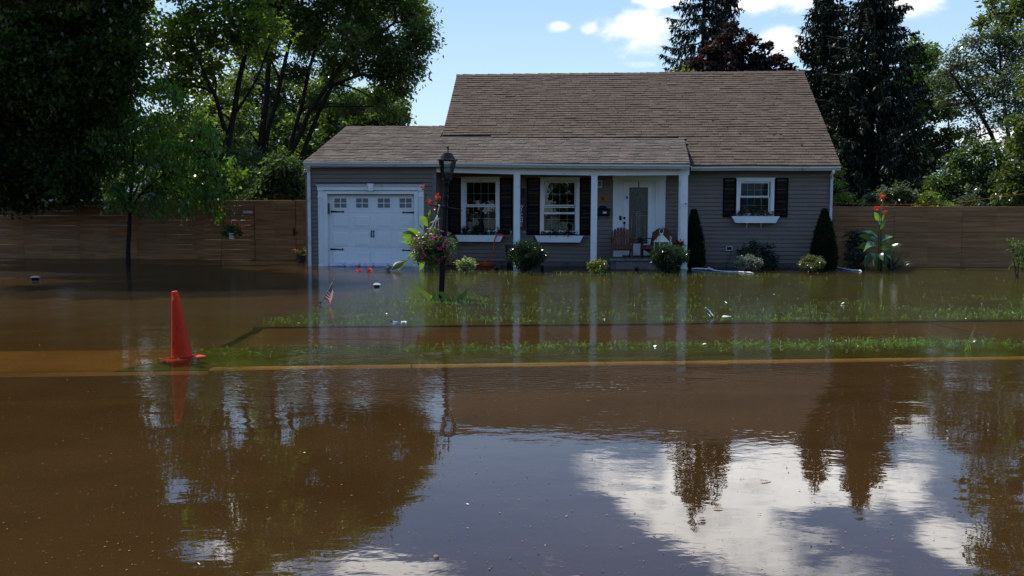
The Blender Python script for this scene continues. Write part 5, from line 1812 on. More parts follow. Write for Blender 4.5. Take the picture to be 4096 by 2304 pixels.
# the canna by the right fence
rb = G(3521, 1082)
cd = rb.y
z = lambda x, y: (3300 + x / 3.622, 720 + y / 3.622)
def zl_(x0, y0, d0, x1, y1, d1, w_, arch, tw):
    return ((*z(x0, y0), d0), (*z(x1, y1), d1), w_ / 3.622, arch, tw)
canna('canna_plant', 'tall canna with red flowers and broad grey-green leaves before the right fence', rb, cd,
      [zl_(800, 600, 0, 712, 465, -.05, 100, .02, .9), zl_(820, 600, .1, 850, 500, .1, 60, .02, 1.2), zl_(830, 690, 0, 765, 690, -.2, 60, .5, .2), zl_(800, 710, -.1, 885, 580, .1, 70, .02, .7), zl_(800, 705, .1, 890, 620, 0, 60, .1, .4),
       zl_(765, 800, 0, 592, 705, .1, 60, .14, .3), zl_(765, 830, .1, 540, 750, -.1, 60, .12, .3), zl_(770, 890, .1, 480, 810, .2, 120, .10, .9), zl_(760, 900, -.1, 630, 820, .2, 70, .1, .5),
       zl_(800, 880, 0, 995, 770, -.1, 70, .10, .4), zl_(820, 890, .1, 990, 825, .3, 50, .1, .5), zl_(800, 910, -.1, 1010, 905, -.3, 75, .10, .6), zl_(740, 930, 0, 515, 935, -.2, 80, .06, .3), zl_(740, 960, -.1, 555, 1045, -.4, 110, .25, .2), zl_(740, 990, .1, 450, 985, .2, 110, .08, .8),
       zl_(870, 1030, 0, 1135, 935, -.2, 110, .08, .7), zl_(790, 1000, -.2, 935, 1000, -.5, 90, .10, .9), zl_(760, 970, 0, 680, 940, -.3, 50, .2, .3), zl_(760, 1060, -.2, 840, 1170, -.5, 110, .15, .3), zl_(850, 1060, -.1, 1000, 1100, -.2, 90, .2, .3),
       zl_(720, 1060, 0, 565, 1255, -.2, 140, .15, .4), zl_(740, 1080, -.1, 700, 1250, -.4, 130, .15, .2), zl_(820, 1080, 0, 880, 1250, -.2, 130, .15, .1), zl_(870, 1090, .1, 960, 1160, -.1, 80, .2, .3), zl_(700, 1090, .2, 590, 1150, .1, 100, .15, .2), zl_(780, 1120, .3, 780, 1300, .2, 160, .1, .2), zl_(860, 1110, .3, 930, 1290, .2, 130, .1, .2)],
      [([(*z(770, 1320), 0), (*z(775, 900), 0), (*z(788, 560), 0), (*z(780, 400), 0)], .016, .006), ([(*z(800, 1320), .1), (*z(800, 900), .1), (*z(815, 480), .1), (*z(840, 300), .1)], .018, .006), ([(*z(820, 1320), 0), (*z(815, 800), 0), (*z(850, 560), 0), (*z(870, 470), 0)], .016, .005), ([(*z(890, 1340), -.3), (*z(880, 1200), -.3), (*z(860, 1050), -.2)], .016, .010)],
      [(*z(815, 225), 10), (*z(838, 245), 10), (*z(820, 285), 8), (*z(850, 262), 6), (*z(745, 400), 9), (*z(772, 415), 9), (*z(770, 435), 6), (*z(860, 470), 8), (*z(880, 452), 7)],
      [(z(780, 260), z(790, 370), 10), (z(900, 485), z(870, 560), 12), (z(880, 510), z(860, 575), 9)])
# spiky yucca beside it
yb = P(*z(960, 1290), cd - .1)
yb.z = 0
yt = thing('yucca_plant', 'low spiky dark yucca at the foot of the red-flowered canna', 'plant', yb)
for k in range(34):
    a = R.uniform(-1.4, 1.5)
    tl = R.uniform(.35, .75)
    tip = yb + Vector((math.sin(a) * tl + .12, R.uniform(-.3, .25), max(.05, math.cos(a) * tl * .85)))
    blade(yt, yb + Vector((R.uniform(-.05, .05), R.uniform(-.05, .05), 0)), tip, R.uniform(.03, .045), 'rhodo', R.uniform(.0, .06), R.uniform(-.5, .5), n=4)
for x, y, dx, dy in ((1030, 1170, 110, -45), (1120, 1215, 110, -35), (1160, 1245, 70, -30)):
    blade(yt, P(*z(x, y), cd - .2), P(*z(x + dx, y + dy), cd - .25), .05, 'strap', .05, .5, n=4)
bush('dark_shrub', 'dark shaded shrub with round leaves between the arborvitae and the right canna', P(3425, 1068, 26.9), SB([(3425, 945, 34), (3410, 985, 38), (3445, 975, 36), (3400, 1030, 36), (3440, 1030, 40), (3460, 930, 20), (3395, 940, 18)], 26.8), .075, 'rhodo', twigs=70, per=14, spread=.05)
bush('low_shrub', 'low dark feathery plant at the water line left of the right canna', P(3425, 1072, 26.5), SB([(3405, 1064, 16), (3430, 1062, 20), (3452, 1067, 16)], 26.4, 3), .05, 'arbor', twigs=60, per=14, spread=.03, aspect=.25, tl=(.05, .15))

# ------------------------------------------------------------------ shrubs before the house
def zz(ox, oy, s):
    return lambda x, y: (ox + x / s, oy + y / s)
q = zz(2000, 900, 4.293)
d = 24.9
B_ = lambda pts, d, wt=1.0: SB([(*q(x, y), r / q.__defaults__[0] if False else r) for x, y, r in pts], d, wt)
def ball(name, label, u0, u1, vt, vb, d, m, leaf, twigs, per, gap=0.0, spread=.03, cat='shrub', aspect=.5, flat=.4, group=None, lob=9, wr=.42, shell=.62, seed=1):
    """rounded shrub: a core and lobes inside the outline given in pixels"""
    uc, vc = (u0 + u1) / 2, (vt + vb) / 2
    ru, rv = (u1 - u0) / 2, (vb - vt) / 2
    rr = random.Random(seed)
    pts = [(uc, vc + rv * .1, 0)]
    bl = []
    k = d / FPX
    bl.append((P(uc, vc + rv * .05, d), ru * .80 * k, ru * .75 * k, rv * .86 * k, 1.6))
    for i in range(lob):
        a = 6.283 * i / lob + rr.uniform(-.2, .2)
        s, c = math.sin(a), math.cos(a)
        e = .62 if c > -.3 else .5
        bl.append((P(uc + ru * e * s, vc - rv * e * c, d + rr.uniform(-.7, .5) * ru * k), ru * wr * k, ru * wr * k, rv * wr * k, .62))
    base = P(uc, vb, d)
    base.z = 0
    return bush(name, label, base, bl, leaf, M and m, cat, group, twigs, per, spread, .1, flat, aspect, 7, shell=shell, tl=(.05, .18))


ball('holly_bush', 'round glossy dark green bush before the second porch window', 2026, 2190, 960, 1090, 24.9, 'holly', .036, 170, 16, seed=3, lob=11)
ball('holly_bush', 'round glossy dark green bush in front of the lanterns and right porch post', 2590, 2757, 973, 1092, 24.7, 'holly', .036, 170, 16, seed=5, lob=11)
ball('azalea_bush', 'small pale green and cream shrub at the water line under the first porch window', 1826, 1902, 1036, 1082, 25.0, 'varieg', .055, 36, 9, seed=7, spread=.04, lob=6, shell=.2)
ball('spirea_bush', 'small golden-leaved shrub standing before the middle porch post', 2350, 2432, 1042, 1090, 24.4, 'gold', .06, 34, 10, seed=9, spread=.04, lob=6, shell=.3)
ball('azalea_bush', 'low rounded shrub with pale sunlit leaves before the right-hand wall', 2932, 3052, 1021, 1086, 25.05, 'azalea', .04, 90, 13, seed=11, lob=8)
ball('boxwood_bush', 'low rounded bronze-green shrub at the foot of the right arborvitae', 3194, 3300, 1022, 1086, 25.0, 'olive', .036, 100, 14, seed=13, lob=8)
bush('rhododendron_bush', 'dark long-leaved rhododendron behind the pale rounded shrub below the window', P(3040, 1072, 26.2), SB([(2975, 1000, 22), (3020, 992, 26), (3060, 1005, 28), (3000, 1030, 26), (3085, 1030, 22), (3070, 1050, 26), (3095, 1060, 14), (3022, 975, 12), (3085, 985, 12), (2965, 1010, 14)], 26.2, 1.5), .12, 'rhodo', twigs=60, per=11, spread=.04, aspect=.3, droop=.2, tl=(.06, .16))


def arborvitae(label, u, vt, vb, d, w_px, seed):
    rr = np.random.default_rng(seed)
    base = P(u, vb, d)
    base.z = 0
    top = P(u, vt, d).z
    t = thing('arborvitae', label, 'shrub', base)
    MB().tube([base - Vector((0, 0, .2)), base + Vector((0, 0, top * .8))], [.03, .01], 6).build('trunk', M['twig'], t, True, True)
    n = 9000
    f = rr.uniform(0, 1, n) ** 1.25
    prof = np.sin(np.minimum(1, (1 - f) * 1.05 + .02) * 1.75) ** .9
    Rr = w_px * d / FPX / 2 * prof * rr.uniform(.62, 1.0, n)
    a = rr.uniform(0, 6.283, n)
    Rr *= 1 + .09 * np.sin(a * 7 + f * 31) + .06 * np.sin(a * 11 - f * 57)
    p = np.stack([base.x + np.cos(a) * Rr, base.y + np.sin(a) * Rr, f * top], 1)
    td = np.stack([np.cos(a) * .7, np.sin(a) * .7, rr.uniform(.6, 1.6, n)], 1) + rr.normal(size=(n, 3)) * .25
    td = unit(td)
    sd_ = unit(np.stack([-np.sin(a), np.cos(a), np.zeros(n)], 1) + rr.normal(size=(n, 3)) * .5)
    ln = rr.uniform(.06, .11, n)
    link('foliage', leaf_mesh('foliage', p, td, sd_, ln, ln * .38, M['arbor'], origin=base), t)


arborvitae('slim dark conical arborvitae against the wall right of the porch post', 2772, 846, 1075, 26.4, 84, 2)
arborvitae('taller dark conical arborvitae at the right corner of the house', 3292, 843, 1082, 25.9, 100, 4)
arb_ = None
# young sapling at the far right edge
sb = G(4066, 1103)
bush('sapling', 'young leafy sapling standing in the water at the right edge', sb, SB([(4055, 985, 18), (4080, 975, 16), (4045, 1000, 14), (4090, 1000, 20), (4062, 1020, 18), (4085, 1030, 20), (4052, 1052, 12), (4075, 1060, 14), (4105, 990, 24), (4110, 1030, 22), (4043, 965, 8)], sb.y, 2.2), .085, 'birch', cat='sapling', twigs=26, per=8, spread=.04, aspect=.5, stems=4, tl=(.05, .15))

# ------------------------------------------------------------------ lamp post with its hanging basket
lb = G(1765, 1194)
LD = lb.y
LP = thing('lamp_post', 'black lamp post with a glass lantern leaning slightly in the flooded lawn', 'lamp post', lb)
ltop = P(1792.5, 583, LD)
ax = (ltop - lb)
HL = ax.length
def up(h):
    return lb + ax * (h / HL)
def vh(v):
    return (P(1780, v, LD) - P(1780, 1194, LD)).length
K = LD / FPX
tilt = Vector((0, 0, 1)).rotation_difference(ax.normalized()).to_matrix().to_4x4()
def place(b):
    """builder in post coordinates (z along the post) to the leaning post"""
    b.v = [tuple((tilt @ Vector(p))) for p in b.v]
    return b
zs = {k: vh(v) for k, v in dict(low=1020, mid=950, cuff=905, shaft=870, arm=829, ring=790, neck=735, bot=716, eave=641, roof=611, cap=606, tip=583).items()}
b = MB().lathe([(.062, -.3), (.062, zs['low'] - .02), (.055, zs['low']), (.052, zs['mid'])], (0, 0, 0), 4, a0=math.pi / 4)
place(b).build('base_sleeve', M['iron'], LP)
b = MB().lathe([(.053, zs['mid'] - .02), (.050, zs['cuff']), (.046, zs['shaft']), (.045, zs['arm'] - .03), (.055, zs['arm'] - .015), (.055, zs['arm'] + .02), (.044, zs['arm'] + .04), (.040, zs['ring'] - .04), (.052, zs['ring'] - .02), (.052, zs['ring'] + .02), (.040, zs['ring'] + .05),
                (.046, zs['ring'] + .10), (.036, zs['neck'] - .05), (.050, zs['neck'] - .01), (.056, zs['neck'] + .02), (.044, zs['bot'] - .03), (.035, zs['bot'])], (0, 0, 0), 16, flute=.10)
place(b).build('pole', M['iron'], LP)
b = MB()
za = zs['arm']
for s in (-1, 1):
    x = [0, .06, .10, .16, .23, .28, .295, .30]
    r = [.012, .012, .010, .014, .010, .008, .014, .006]
    b.tube([(s * a, 0, za - s * a * .10 + .0) for a in x], r, 8)
place(b).build('ladder_bar', M['iron'], LP)
# lantern: six-sided, glass panes between ribs, cap and finial
zb_, ze, zr_, zt_ = zs['bot'], zs['eave'], zs['roof'], zs['tip']
rb_, re_ = .078, .150
lan = MB().lathe([(.05, zb_ - .02), (rb_ + .012, zb_ - .008), (rb_ + .012, zb_ + .010), (.03, zb_ + .011)], (0, 0, 0), 6)
lan = place(lan).build('lantern', M['iron'], LP)
b = MB()
for k in range(6):
    a = k * math.pi / 3
    b.tube([(rb_ * math.cos(a), rb_ * math.sin(a), zb_), (re_ * math.cos(a), re_ * math.sin(a), ze)], .006, 4)
place(b).build('rib', M['iron'], lan)
b = MB().lathe([(re_ + .004, ze - .006), (re_ + .026, ze - .002), (re_ + .028, ze + .008), (re_ - .01, ze + .022), (.075, zr_ - .01), (.066, zr_), (.02, zr_ + .004)], (0, 0, 0), 6)
place(b).build('cap', M['iron'], lan)
b = MB().lathe([(.016, zr_), (.020, zr_ + .01), (.010, zr_ + .022), (.010, zr_ + .045), (.018, zr_ + .052), (.010, zr_ + .06), (.020, zr_ + .085), (.012, zr_ + .11), (.002, zt_ + .004)], (0, 0, 0), 8)
place(b).build('finial', M['iron'], lan)
for k in range(6):
    a, c = k * math.pi / 3 + .05, (k + 1) * math.pi / 3 - .05
    b = MB()
    b.face(*[(r * .985 * math.cos(t), r * .985 * math.sin(t), zz_) for r, t, zz_ in ((rb_, a, zb_ + .008), (rb_, c, zb_ + .008), (re_, c, ze - .004), (re_, a, ze - .004))])
    place(b).build('pane', M['glass'], lan)
b = MB()
for k in range(3):
    a = k * 2.094 + .4
    b.tube([(.022 * math.cos(a), .022 * math.sin(a), zb_ + .01), (.022 * math.cos(a), .022 * math.sin(a), zb_ + .10)], .009, 6)
place(b).build('candle_sleeve', M['darkgrey'], lan)
b = MB()
for k in range(3):
    a = k * 2.094 + .4
    b.lathe([(.006, zb_ + .101), (.012, zb_ + .12), (.009, zb_ + .145), (.001, zb_ + .165)], (.022 * math.cos(a), .022 * math.sin(a), 0), 8)
place(b).build('bulb', M['frost'], lan)

hk = P(1756, 824, LD)
HB = thing('hanging_basket', 'basket of magenta flowers hanging from the arm of the lamp post', 'hanging basket', hk)
bc = P(1729, 985, LD + .02)
Rb = 74 * K
b = MB().lathe([(.10, -.12), (.135, .0), (.15, .05), (.14, .05), (.12, -.02)], (bc.x, bc.y, bc.z - .02), 14)
b.build('pot', M['darkpot'], HB, True, True)
hub = P(1750, 858, LD)
b = MB().tube([hk + Vector((0, 0, .02)), hk + Vector((.01, -.012, .0)), hub.lerp(hk, .5), hub], [.007, .007, .006, .006], 5)
b.build('hook', M['white'], HB, True, True)
for dx in (-.145, -.01, .14):
    b = MB().tube([hub, Vector((bc.x + dx, bc.y - .02 + abs(dx) * .1, bc.z + .04))], .0035, 4)
    b.build('hanger_wire', M['white'], HB, True, True)
n = 7200
dd = unit(NR.normal(size=(n, 3)))
kk = NR.uniform(.55 ** 3, 1, (n, 1)) ** (1 / 3)
lump = 1 + .15 * np.sin(dd[:, :1] * 7 + 1) + .14 * np.sin(dd[:, 2:3] * 6) + .12 * np.sin(dd[:, 1:2] * 9)
pp = np.array(bc) + dd * kk * lump * np.array([Rb * 1.0, Rb * .95, Rb * .98])
pp[:, 2] -= np.where(np.abs(pp[:, 0] - bc.x) > Rb * .75, .05, 0)
rand_leaves('foliage', pp, M['hedge'], HB, .036, .5, .5, .4)
fm = []
for k in range(4):
    b = MB()
    for j in range(5):
        a = j * 1.2566 + k
        w_, L_ = .011, .021
        t_, s_ = Vector((math.cos(a), math.sin(a), .25)), Vector((-math.sin(a), math.cos(a), 0))
        b.add([Vector((0, 0, 0)), t_ * L_ * .6 + s_ * w_, t_ * L_, t_ * L_ * .6 - s_ * w_], [(0, 1, 2, 3)])
    b.cur = 1
    b.add([(.005 * math.cos(i * 1.05), .005 * math.sin(i * 1.05), .004) for i in range(6)], [tuple(range(6))])
    fm.append(b.mesh('flower', [M['magenta'], M['petalwhite']]))
for i in range(120):
    dv = Vector((R.gauss(0, 1), R.gauss(-.5, .8), R.gauss(.1, .8))).normalized()
    p = Vector((dv.x * Rb * 1.04, dv.y * Rb, dv.z * Rb * 1.02)) * R.uniform(.95, 1.08)
    rot = (Vector((0, 0, 1)).rotation_difference((dv + Vector((0, -.3, .35))).normalized())).to_euler()
    s = R.uniform(.8, 1.35)
    link('flower', fm[i % 4], HB, bc + p - hk, rot, (s, s, s))

# strap-leaved lily at its foot, and a thin weed
q = zz(1600, 1080, 6.44)
lt = thing('lily_plant', 'strap-leaved lily clump in the water at the foot of the lamp post', 'plant', lb + Vector((-.08, -.25, 0)))
ld = LD - .25
for x0, y0, x1, y1, w_, ar, tw in ((830, 850, 345, 385, 75, .10, .3), (880, 880, 880, 555, 130, -.02, 1.3), (1310, 830, 965, 565, 90, .10, .4), (1480, 850, 1600, 590, 60, .05, 1.0), (1480, 850, 1812, 440, 70, .02, .9), (1010, 860, 1150, 680, 40, .0, .6), (860, 870, 780, 720, 70, .1, .5), (1560, 840, 1915, 810, 45, .02, 1.2), (980, 860, 985, 790, 25, .1, .5), (920, 880, 690, 610, 60, .12, .4)):
    p0 = P(*q(x0, y0), ld)
    p0.z = min(p0.z, .0)
    blade(lt, p0, P(*q(x1, y1), ld + R.uniform(-.1, .1)), w_ * 1.6 / 6.44 * ld / FPX, 'strap', ar, (tw - .5) * .6, fold=.25, face=True)
wt = thing('weed', 'thin pale green weed sprouting just right of the lamp post', 'plant', P(*q(1345, 850), ld - .05))
wt.location.z = 0
ORG[wt].z = 0
stalk(wt, [P(*q(1345, 860), ld), P(*q(1348, 600), ld), P(*q(1335, 380), ld), P(*q(1340, 250), ld)], .004, .002)
for x, y, dx, dy in ((1340, 370, -100, -50), (1335, 410, -80, 10), (1340, 460, 90, 20), (1335, 520, -90, 20), (1340, 300, 20, -40), (1340, 690, 100, 30), (1345, 720, 50, 60), (1330, 310, -20, -40)):
    blade(wt, P(*q(x, y), ld), P(*q(x + dx, y + dy), ld), .026, 'strap', .15, .2, n=4, face=True)

# ------------------------------------------------------------------ traffic cone (tilted, its base just awash)
cp0 = G(728, 1424)
CO = thing('traffic_cone', 'orange traffic cone standing tilted in the flooded street', 'traffic cone', (cp0.x, cp0.y, -.022))
CO.rotation_euler = (rad(-1.0), rad(-4.6), rad(38))
ORG[CO] = Vector()
# the tilt is towards the left of the picture: turn the axis with the plate
CO.rotation_euler = (Matrix.Rotation(rad(-4.8), 3, 'Y') @ Matrix.Rotation(rad(41), 3, 'Z')).to_euler()
b = MB().lathe([(.120, .012), (.114, .022), (.108, .03), (.105, .05), (.034, .690), (.032, .703), (.026, .708), (.022, .704), (.022, .66)], (0, 0, 0), 40)
b.build('cone_body', M['cone'], CO, True)
b = MB().bbox(-.19, .19, -.19, .19, -.022, .010, .010)
b.build('base_plate', M['cone'], CO)
def on_cone(h, ang, r_add=.0012):
    r = .105 + (.034 - .105) * (h - .05) / .64 + r_add
    return Vector((r * math.cos(ang), r * math.sin(ang), h))
fa = rad(-90 - 41)
b = MB()
hc, rw, rh = .640, .34, .030
n = 14
c_ = on_cone(hc, fa - .38, .002)
rim = [on_cone(hc + rh * math.sin(i * 6.283 / n), fa - .38 + rw * (1 if math.sin(i * 6.283 / n) < 0 else .9) * math.cos(i * 6.283 / n), .002) for i in range(n)]
b.add(rim + [c_], [(i, (i + 1) % n, n) for i in range(n)])
b.build('glow_patch', M['cone_glow'], CO)  # light showing through the cone's top, painted as a paler patch
for h0, h1, da, wd in ((.30, .36, .12, .06), (.27, .295, .20, .05), (.12, .20, -.55, .07)):
    b = MB()
    pts = []
    for i in range(9):
        s = i / 8
        pts.append((h0 + (h1 - h0) * s, da + .05 * math.sin(s * 7 + h0 * 30)))
    vs = []
    for i, (h, a) in enumerate(pts):
        w_ = wd * (.35 + .65 * abs(math.sin(i * 2.3 + h0 * 50))) * (1 if 0 < i < 8 else .2)
        vs += [on_cone(h, fa + a - w_), on_cone(h, fa + a + w_)]
    b.add(vs, [(2 * i, 2 * i + 1, 2 * i + 3, 2 * i + 2) for i in range(8)])
    b.build('scuff_mark', M['scuff'], CO)

# ------------------------------------------------------------------ small flag
q = zz(1240, 1120, 9.658)
fg = G(*q(390, 960))
FD = fg.y
FLG = thing('small_flag', 'small stars and stripes flag on a leaning stick in the flooded yard', 'flag', fg)
pt, pb = P(*q(850, 140), FD), P(*q(385, 985), FD)
MB().tube([pb - (pt - pb) * .1, pt], .0045, 6).build('stick', M['wood'], FLG, True, True)
MB().tube([P(*q(815, 200), FD), P(*q(835, 160), FD), P(*q(868, 105), FD)], [.005, .011, .004], 8).build('spear_tip', M['goldtip'], FLG, True, True)
# cloth hung from the stick, gathered to a drooping tail on the right: (s along the hoist, t along the fly)
TL, BLc = np.array(q(812, 215)), np.array(q(512, 735))
TR, BR = np.array(q(828, 640)), np.array(q(735, 1118))
ns, nt = 26, 30
grid = []
for i in range(ns + 1):
    row = []
    s = i / ns
    for j in range(nt + 1):
        t_ = j / nt
        top_ = TL + (np.array(q(832, 430)) - TL) * t_ if t_ < .5 else np.array(q(832, 430)) + (TR - np.array(q(832, 430))) * (t_ - .5) * 2
        lowm = np.array(q(690, 840))
        low_ = BLc + (lowm - BLc) * t_ * 2 if t_ < .5 else lowm + (BR - lowm) * (t_ - .5) * 2
        p = top_ + (low_ - top_) * s
        fold = .018 * math.sin(t_ * 9 + s * 1.5) * t_ + .01 * math.sin(s * 8) * t_
        row.append(P(p[0], p[1], FD - .004 + fold))
    grid.append(row)
b = MB()
b.v = [tuple(p) for row in grid for p in row]
for i in range(ns):
    for j in range(nt):
        a = i * (nt + 1) + j
        b.f.append((a, a + 1, a + nt + 2, a + nt + 1))
        stripe = i * 13 // ns
        b.mi.append(2 if stripe < 7 and j < nt * .42 else (0 if stripe % 2 == 0 else 1))
b.build('flag_cloth', [M['flagred'], M['flagwhite'], M['flagblue']], FLG, True, True)
b = MB()
for r_ in range(9):
    for c_ in range(6 if r_ % 2 == 0 else 5):
        i = (r_ + .75) * (ns * 7 / 13) / 9.4
        j = (c_ + (.55 if r_ % 2 == 0 else 1.05)) * (nt * .42) / 6.1
        i0, j0 = int(i), int(j)
        c = grid[i0][j0].lerp(grid[i0 + 1][j0], i - i0).lerp(grid[i0][j0 + 1].lerp(grid[i0 + 1][j0 + 1], i - i0), j - j0)
        vs = []
        for k in range(10):
            a = k * math.pi / 5
            rr_ = .0055 if k % 2 == 0 else .0024
            vs.append(c + Vector((rr_ * math.sin(a), -.0025, rr_ * math.cos(a))))
        b.add(vs, [tuple(range(10))])
b.build('star', M['flagwhite'], FLG, False, True)
FLG.scale = (1.18, 1.18, 1.18)
# a dark torn leaf caught at the stick, with a root dangling in the water
tl_ = thing('dark_debris', 'black torn leaf scrap caught at the foot of the small flag', 'debris', G(*q(400, 950)))
blade(tl_, P(*q(440, 850), FD), P(*q(330, 900), FD), .035, 'darkplant', .05, .6, n=4)
blade(tl_, P(*q(430, 860), FD), P(*q(400, 970), FD), .03, 'darkplant', .1, .2, n=4)
blade(tl_, G(*q(350, 930)), G(*q(180, 935)), .02, 'darkplant', .05, .1, n=4)

# ------------------------------------------------------------------ flower pot on the shepherd's hook
q = zz(850, 800, 5.175)
sh = G(*q(172, 1335))
SD = sh.y
SK = thing('shepherd_hook', 'thin black shepherd hook leaning before the left fence', 'plant hook', sh)
pts = [P(*q(x, y), SD) for x, y in ((172, 1345), (185, 1050), (205, 760), (230, 520), (245, 360), (262, 305), (300, 286), (345, 292), (372, 330), (380, 390), (390, 425), (410, 418))]
pts[0].z = -.2
MB().tube(pts, .007, 6).build('rod', M['iron'], SK, True, True)
HP = thing('hanging_pot', 'white pot of red flowers hanging on the shepherd hook', 'hanging pot', P(*q(400, 420), SD))
pc = P(*q(405, 750), SD)
b = MB().lathe([(.066, -.075), (.072, -.07), (.092, .07), (.098, .075), (.098, .085), (.088, .085), (.07, -.02)], pc, 14)
b.build('pot', M['white'], HP, True, True)
MB().tube([P(*q(398, 405), SD), P(*q(395, 470), SD), pc + Vector((0, 0, .06))], .005, 5).build('hanger', M['white'], HP, True, True)
L = []
for x, y, r, n in ((300, 640, 90, 260), (400, 600, 90, 300), (520, 600, 90, 300), (580, 680, 70, 160), (250, 690, 60, 160), (340, 560, 60, 120), (450, 690, 60, 140), (330, 700, 50, 100)):
    c = np.array(P(*q(x, y), SD))
    L.append(c + NR.normal(size=(n, 3)) * r / 5.175 * SD / FPX * .5)
rand_leaves('foliage', np.concatenate(L), M['hedge'], HP, .05, .7, .3, .4)
for x, y in ((330, 455), (360, 470), (340, 510), (375, 520), (465, 450), (470, 485), (505, 495), (540, 515), (560, 525), (640, 520), (655, 545), (620, 550), (575, 655), (600, 640), (655, 680), (660, 705), (455, 685), (195, 590), (520, 480)):
    petals('flower', P(*q(x, y), SD - .05), .022, 12, 'redflower', HP, .036, .8)
# potted flowers by the garage corner
pg = G(*q(1840, 1296))
PD = pg.y
FP_ = thing('flower_pot', 'dark pot with a few red flowers standing at the left corner of the garage', 'flower pot', pg)
b = MB().lathe([(.10, -.10), (.115, .05), (.135, P(*q(1840, 1150), PD).z), (.145, P(*q(1840, 1140), PD).z), (.12, P(*q(1840, 1140), PD).z - .01), (.1, .1)], (P(*q(1838, 1290), PD).x, PD, 0), 14)
b.build('pot', M['darkpot'], FP_, True, True)
L = [np.array(P(*q(x, y), PD)) + NR.normal(size=(n, 3)) * .035 for x, y, n in ((1700, 1060, 40), (1760, 1090, 60), (1830, 1100, 70), (1880, 1070, 60), (1900, 1040, 30))]
rand_leaves('foliage', np.concatenate(L), M['hedge'], FP_, .05, .6, .3, .4)
for x, y in ((1665, 1030), (1680, 1040), (1750, 1045), (1772, 1045), (1815, 1098), (1810, 1110)):
    petals('flower', P(*q(x, y), PD - .04), .016, 10, 'redflower', FP_, .03, .8)
for x, y in ((1705, 1035), (1700, 1075)):
    petals('flower', P(*q(x, y), PD - .04), .012, 8, 'petalwhite', FP_, .026, .8)

# ------------------------------------------------------------------ window boxes and what grows in them
def hthing(name, label, cat, lx, ly, z, group=None):
    t = thing(name, label, cat, house(lx, ly, z), group)
    t.rotation_euler = (0, 0, -A)
    ORG[t] = Vector()
    return t


BOXES = {}


def window_box(label, ut0, ut1, ub0, ub1, vt, vb, brackets=()):
    y1 = -.24
    (x0, zt), (x1, _) = H(ut0, vt, y1), H(ut1, vt, y1)
    (x2, zb), (x3, _) = H(ub0, vb, y1), H(ub1, vb, y1)
    ox, oz_ = (x0 + x1) / 2, zb
    t = hthing('window_box', label, 'window box', ox, 0, oz_)
    f = lambda x, z_: (x - ox, z_ - oz_)
    out = [f(x2, zb), f(x3, zb), f(x1, zt), f(x0, zt)]
    MB().prism(out, y1, y1 + .018, 'y').build('front_board', M['trim'], t)
    MB().prism(out, -.045, -.0165 - .03, 'y') if False else None
    b = MB()
    for (xa, za), (xb, zb2), s in ((out[0], out[3], 1), (out[1], out[2], -1)):
        b = MB()
        b.add([(xa, y1 + .0185, za), (xb, y1 + .0185, zb2), (xb, -.05, zb2), (xa, -.05, za), (xa + s * .016, y1 + .0185, za), (xb + s * .016, y1 + .0185, zb2), (xb + s * .016, -.05, zb2), (xa + s * .016, -.05, za)],
              [(0, 1, 2, 3), (7, 6, 5, 4), (0, 4, 5, 1), (3, 2, 6, 7), (1, 5, 6, 2), (0, 3, 7, 4)])
        b.build('end_board', M['trim'], t)
    MB().box(out[0][0] + .02, out[1][0] - .02, y1 + .0185, -.05, .002, .018).build('bottom_board', M['trim'], t)
    MB().box(out[0][0] + .02, out[1][0] - .02, y1 + .022, -.06, .02, (zt - zb) * .8).build('soil', M['earth'], t)
    for u in brackets:
        x = hx(u, -.1) - ox
        b = MB().beam((x, -.06, -.001), (x, -.06, -.13), .02, .03, up=(0, 1, 0))
        b.beam((x, -.075, -.11), (x, y1 + .05, -.004), .018, .018)
        b.build('bracket', M['trim'], t)
    return t, ox, zt


def trailing(name, label, pts, ly, m, leaf, flowers=(), spread=.035):
    xs = [H(u, v, ly) for u, v, n in pts]
    ox = sum(p[0] for p in xs) / len(xs)
    oz_ = min(p[1] for p in xs)
    t = thing(name, label, 'plant', house(ox, ly, oz_))
    L = []
    for (u, v, n), (x, z_) in zip(pts, xs):
        c = np.array(house(x, ly + R.uniform(-.03, .05), z_))
        L.append(c + NR.normal(size=(n, 3)) * spread)
    b = MB()
    for x, z_ in xs[::2]:
        b.tube([house(x, ly + .06, oz_ - .03), house(x, ly + .03, (oz_ + z_) / 2), house(x, ly, z_)], .004, 4)
    tag(b.build('stem', M['stemgreen'], t, False, True), kind='stuff')
    rand_leaves('foliage', np.concatenate(L), M[m], t, leaf, .8, .5, .4)
    for u, v in flowers:
        x, z_ = H(u, v, ly - .05)
        petals('flower', house(x, ly - .05, z_), .012, 10, 'redflower', t, .026, .8)
    return t


window_box('white wooden window box under the first porch window, left of the orange hose', 1821, 2012.7, 1834.6, 1999.7, 940, 966.6)
window_box('white wooden window box under the second porch window, above the round bush', 2138.3, 2333, 2151.8, 2320, 942, 969)
window_box('white wooden window box on two brackets under the right-hand window', 2927, 3118.8, 2941.6, 3103.6, 864.5, 891.5, (2986.5, 3044.5))
q = zz(1750, 680, 3.6225)
trailing('trailing_plant', 'dark leafy plants spilling over the first porch window box', [(*q(375, 840), 40), (*q(400, 870), 50), (*q(370, 900), 40), (*q(420, 920), 40), (*q(500, 890), 60), (*q(550, 850), 60), (*q(600, 830), 50), (*q(580, 900), 70), (*q(640, 880), 70), (*q(690, 900), 60), (*q(530, 940), 40), (*q(660, 950), 30), (*q(770, 915), 40), (*q(830, 910), 30), (*q(880, 850), 16), (*q(885, 900), 30)], -.16, 'darkplant', .05)
q = zz(2000, 900, 4.293)
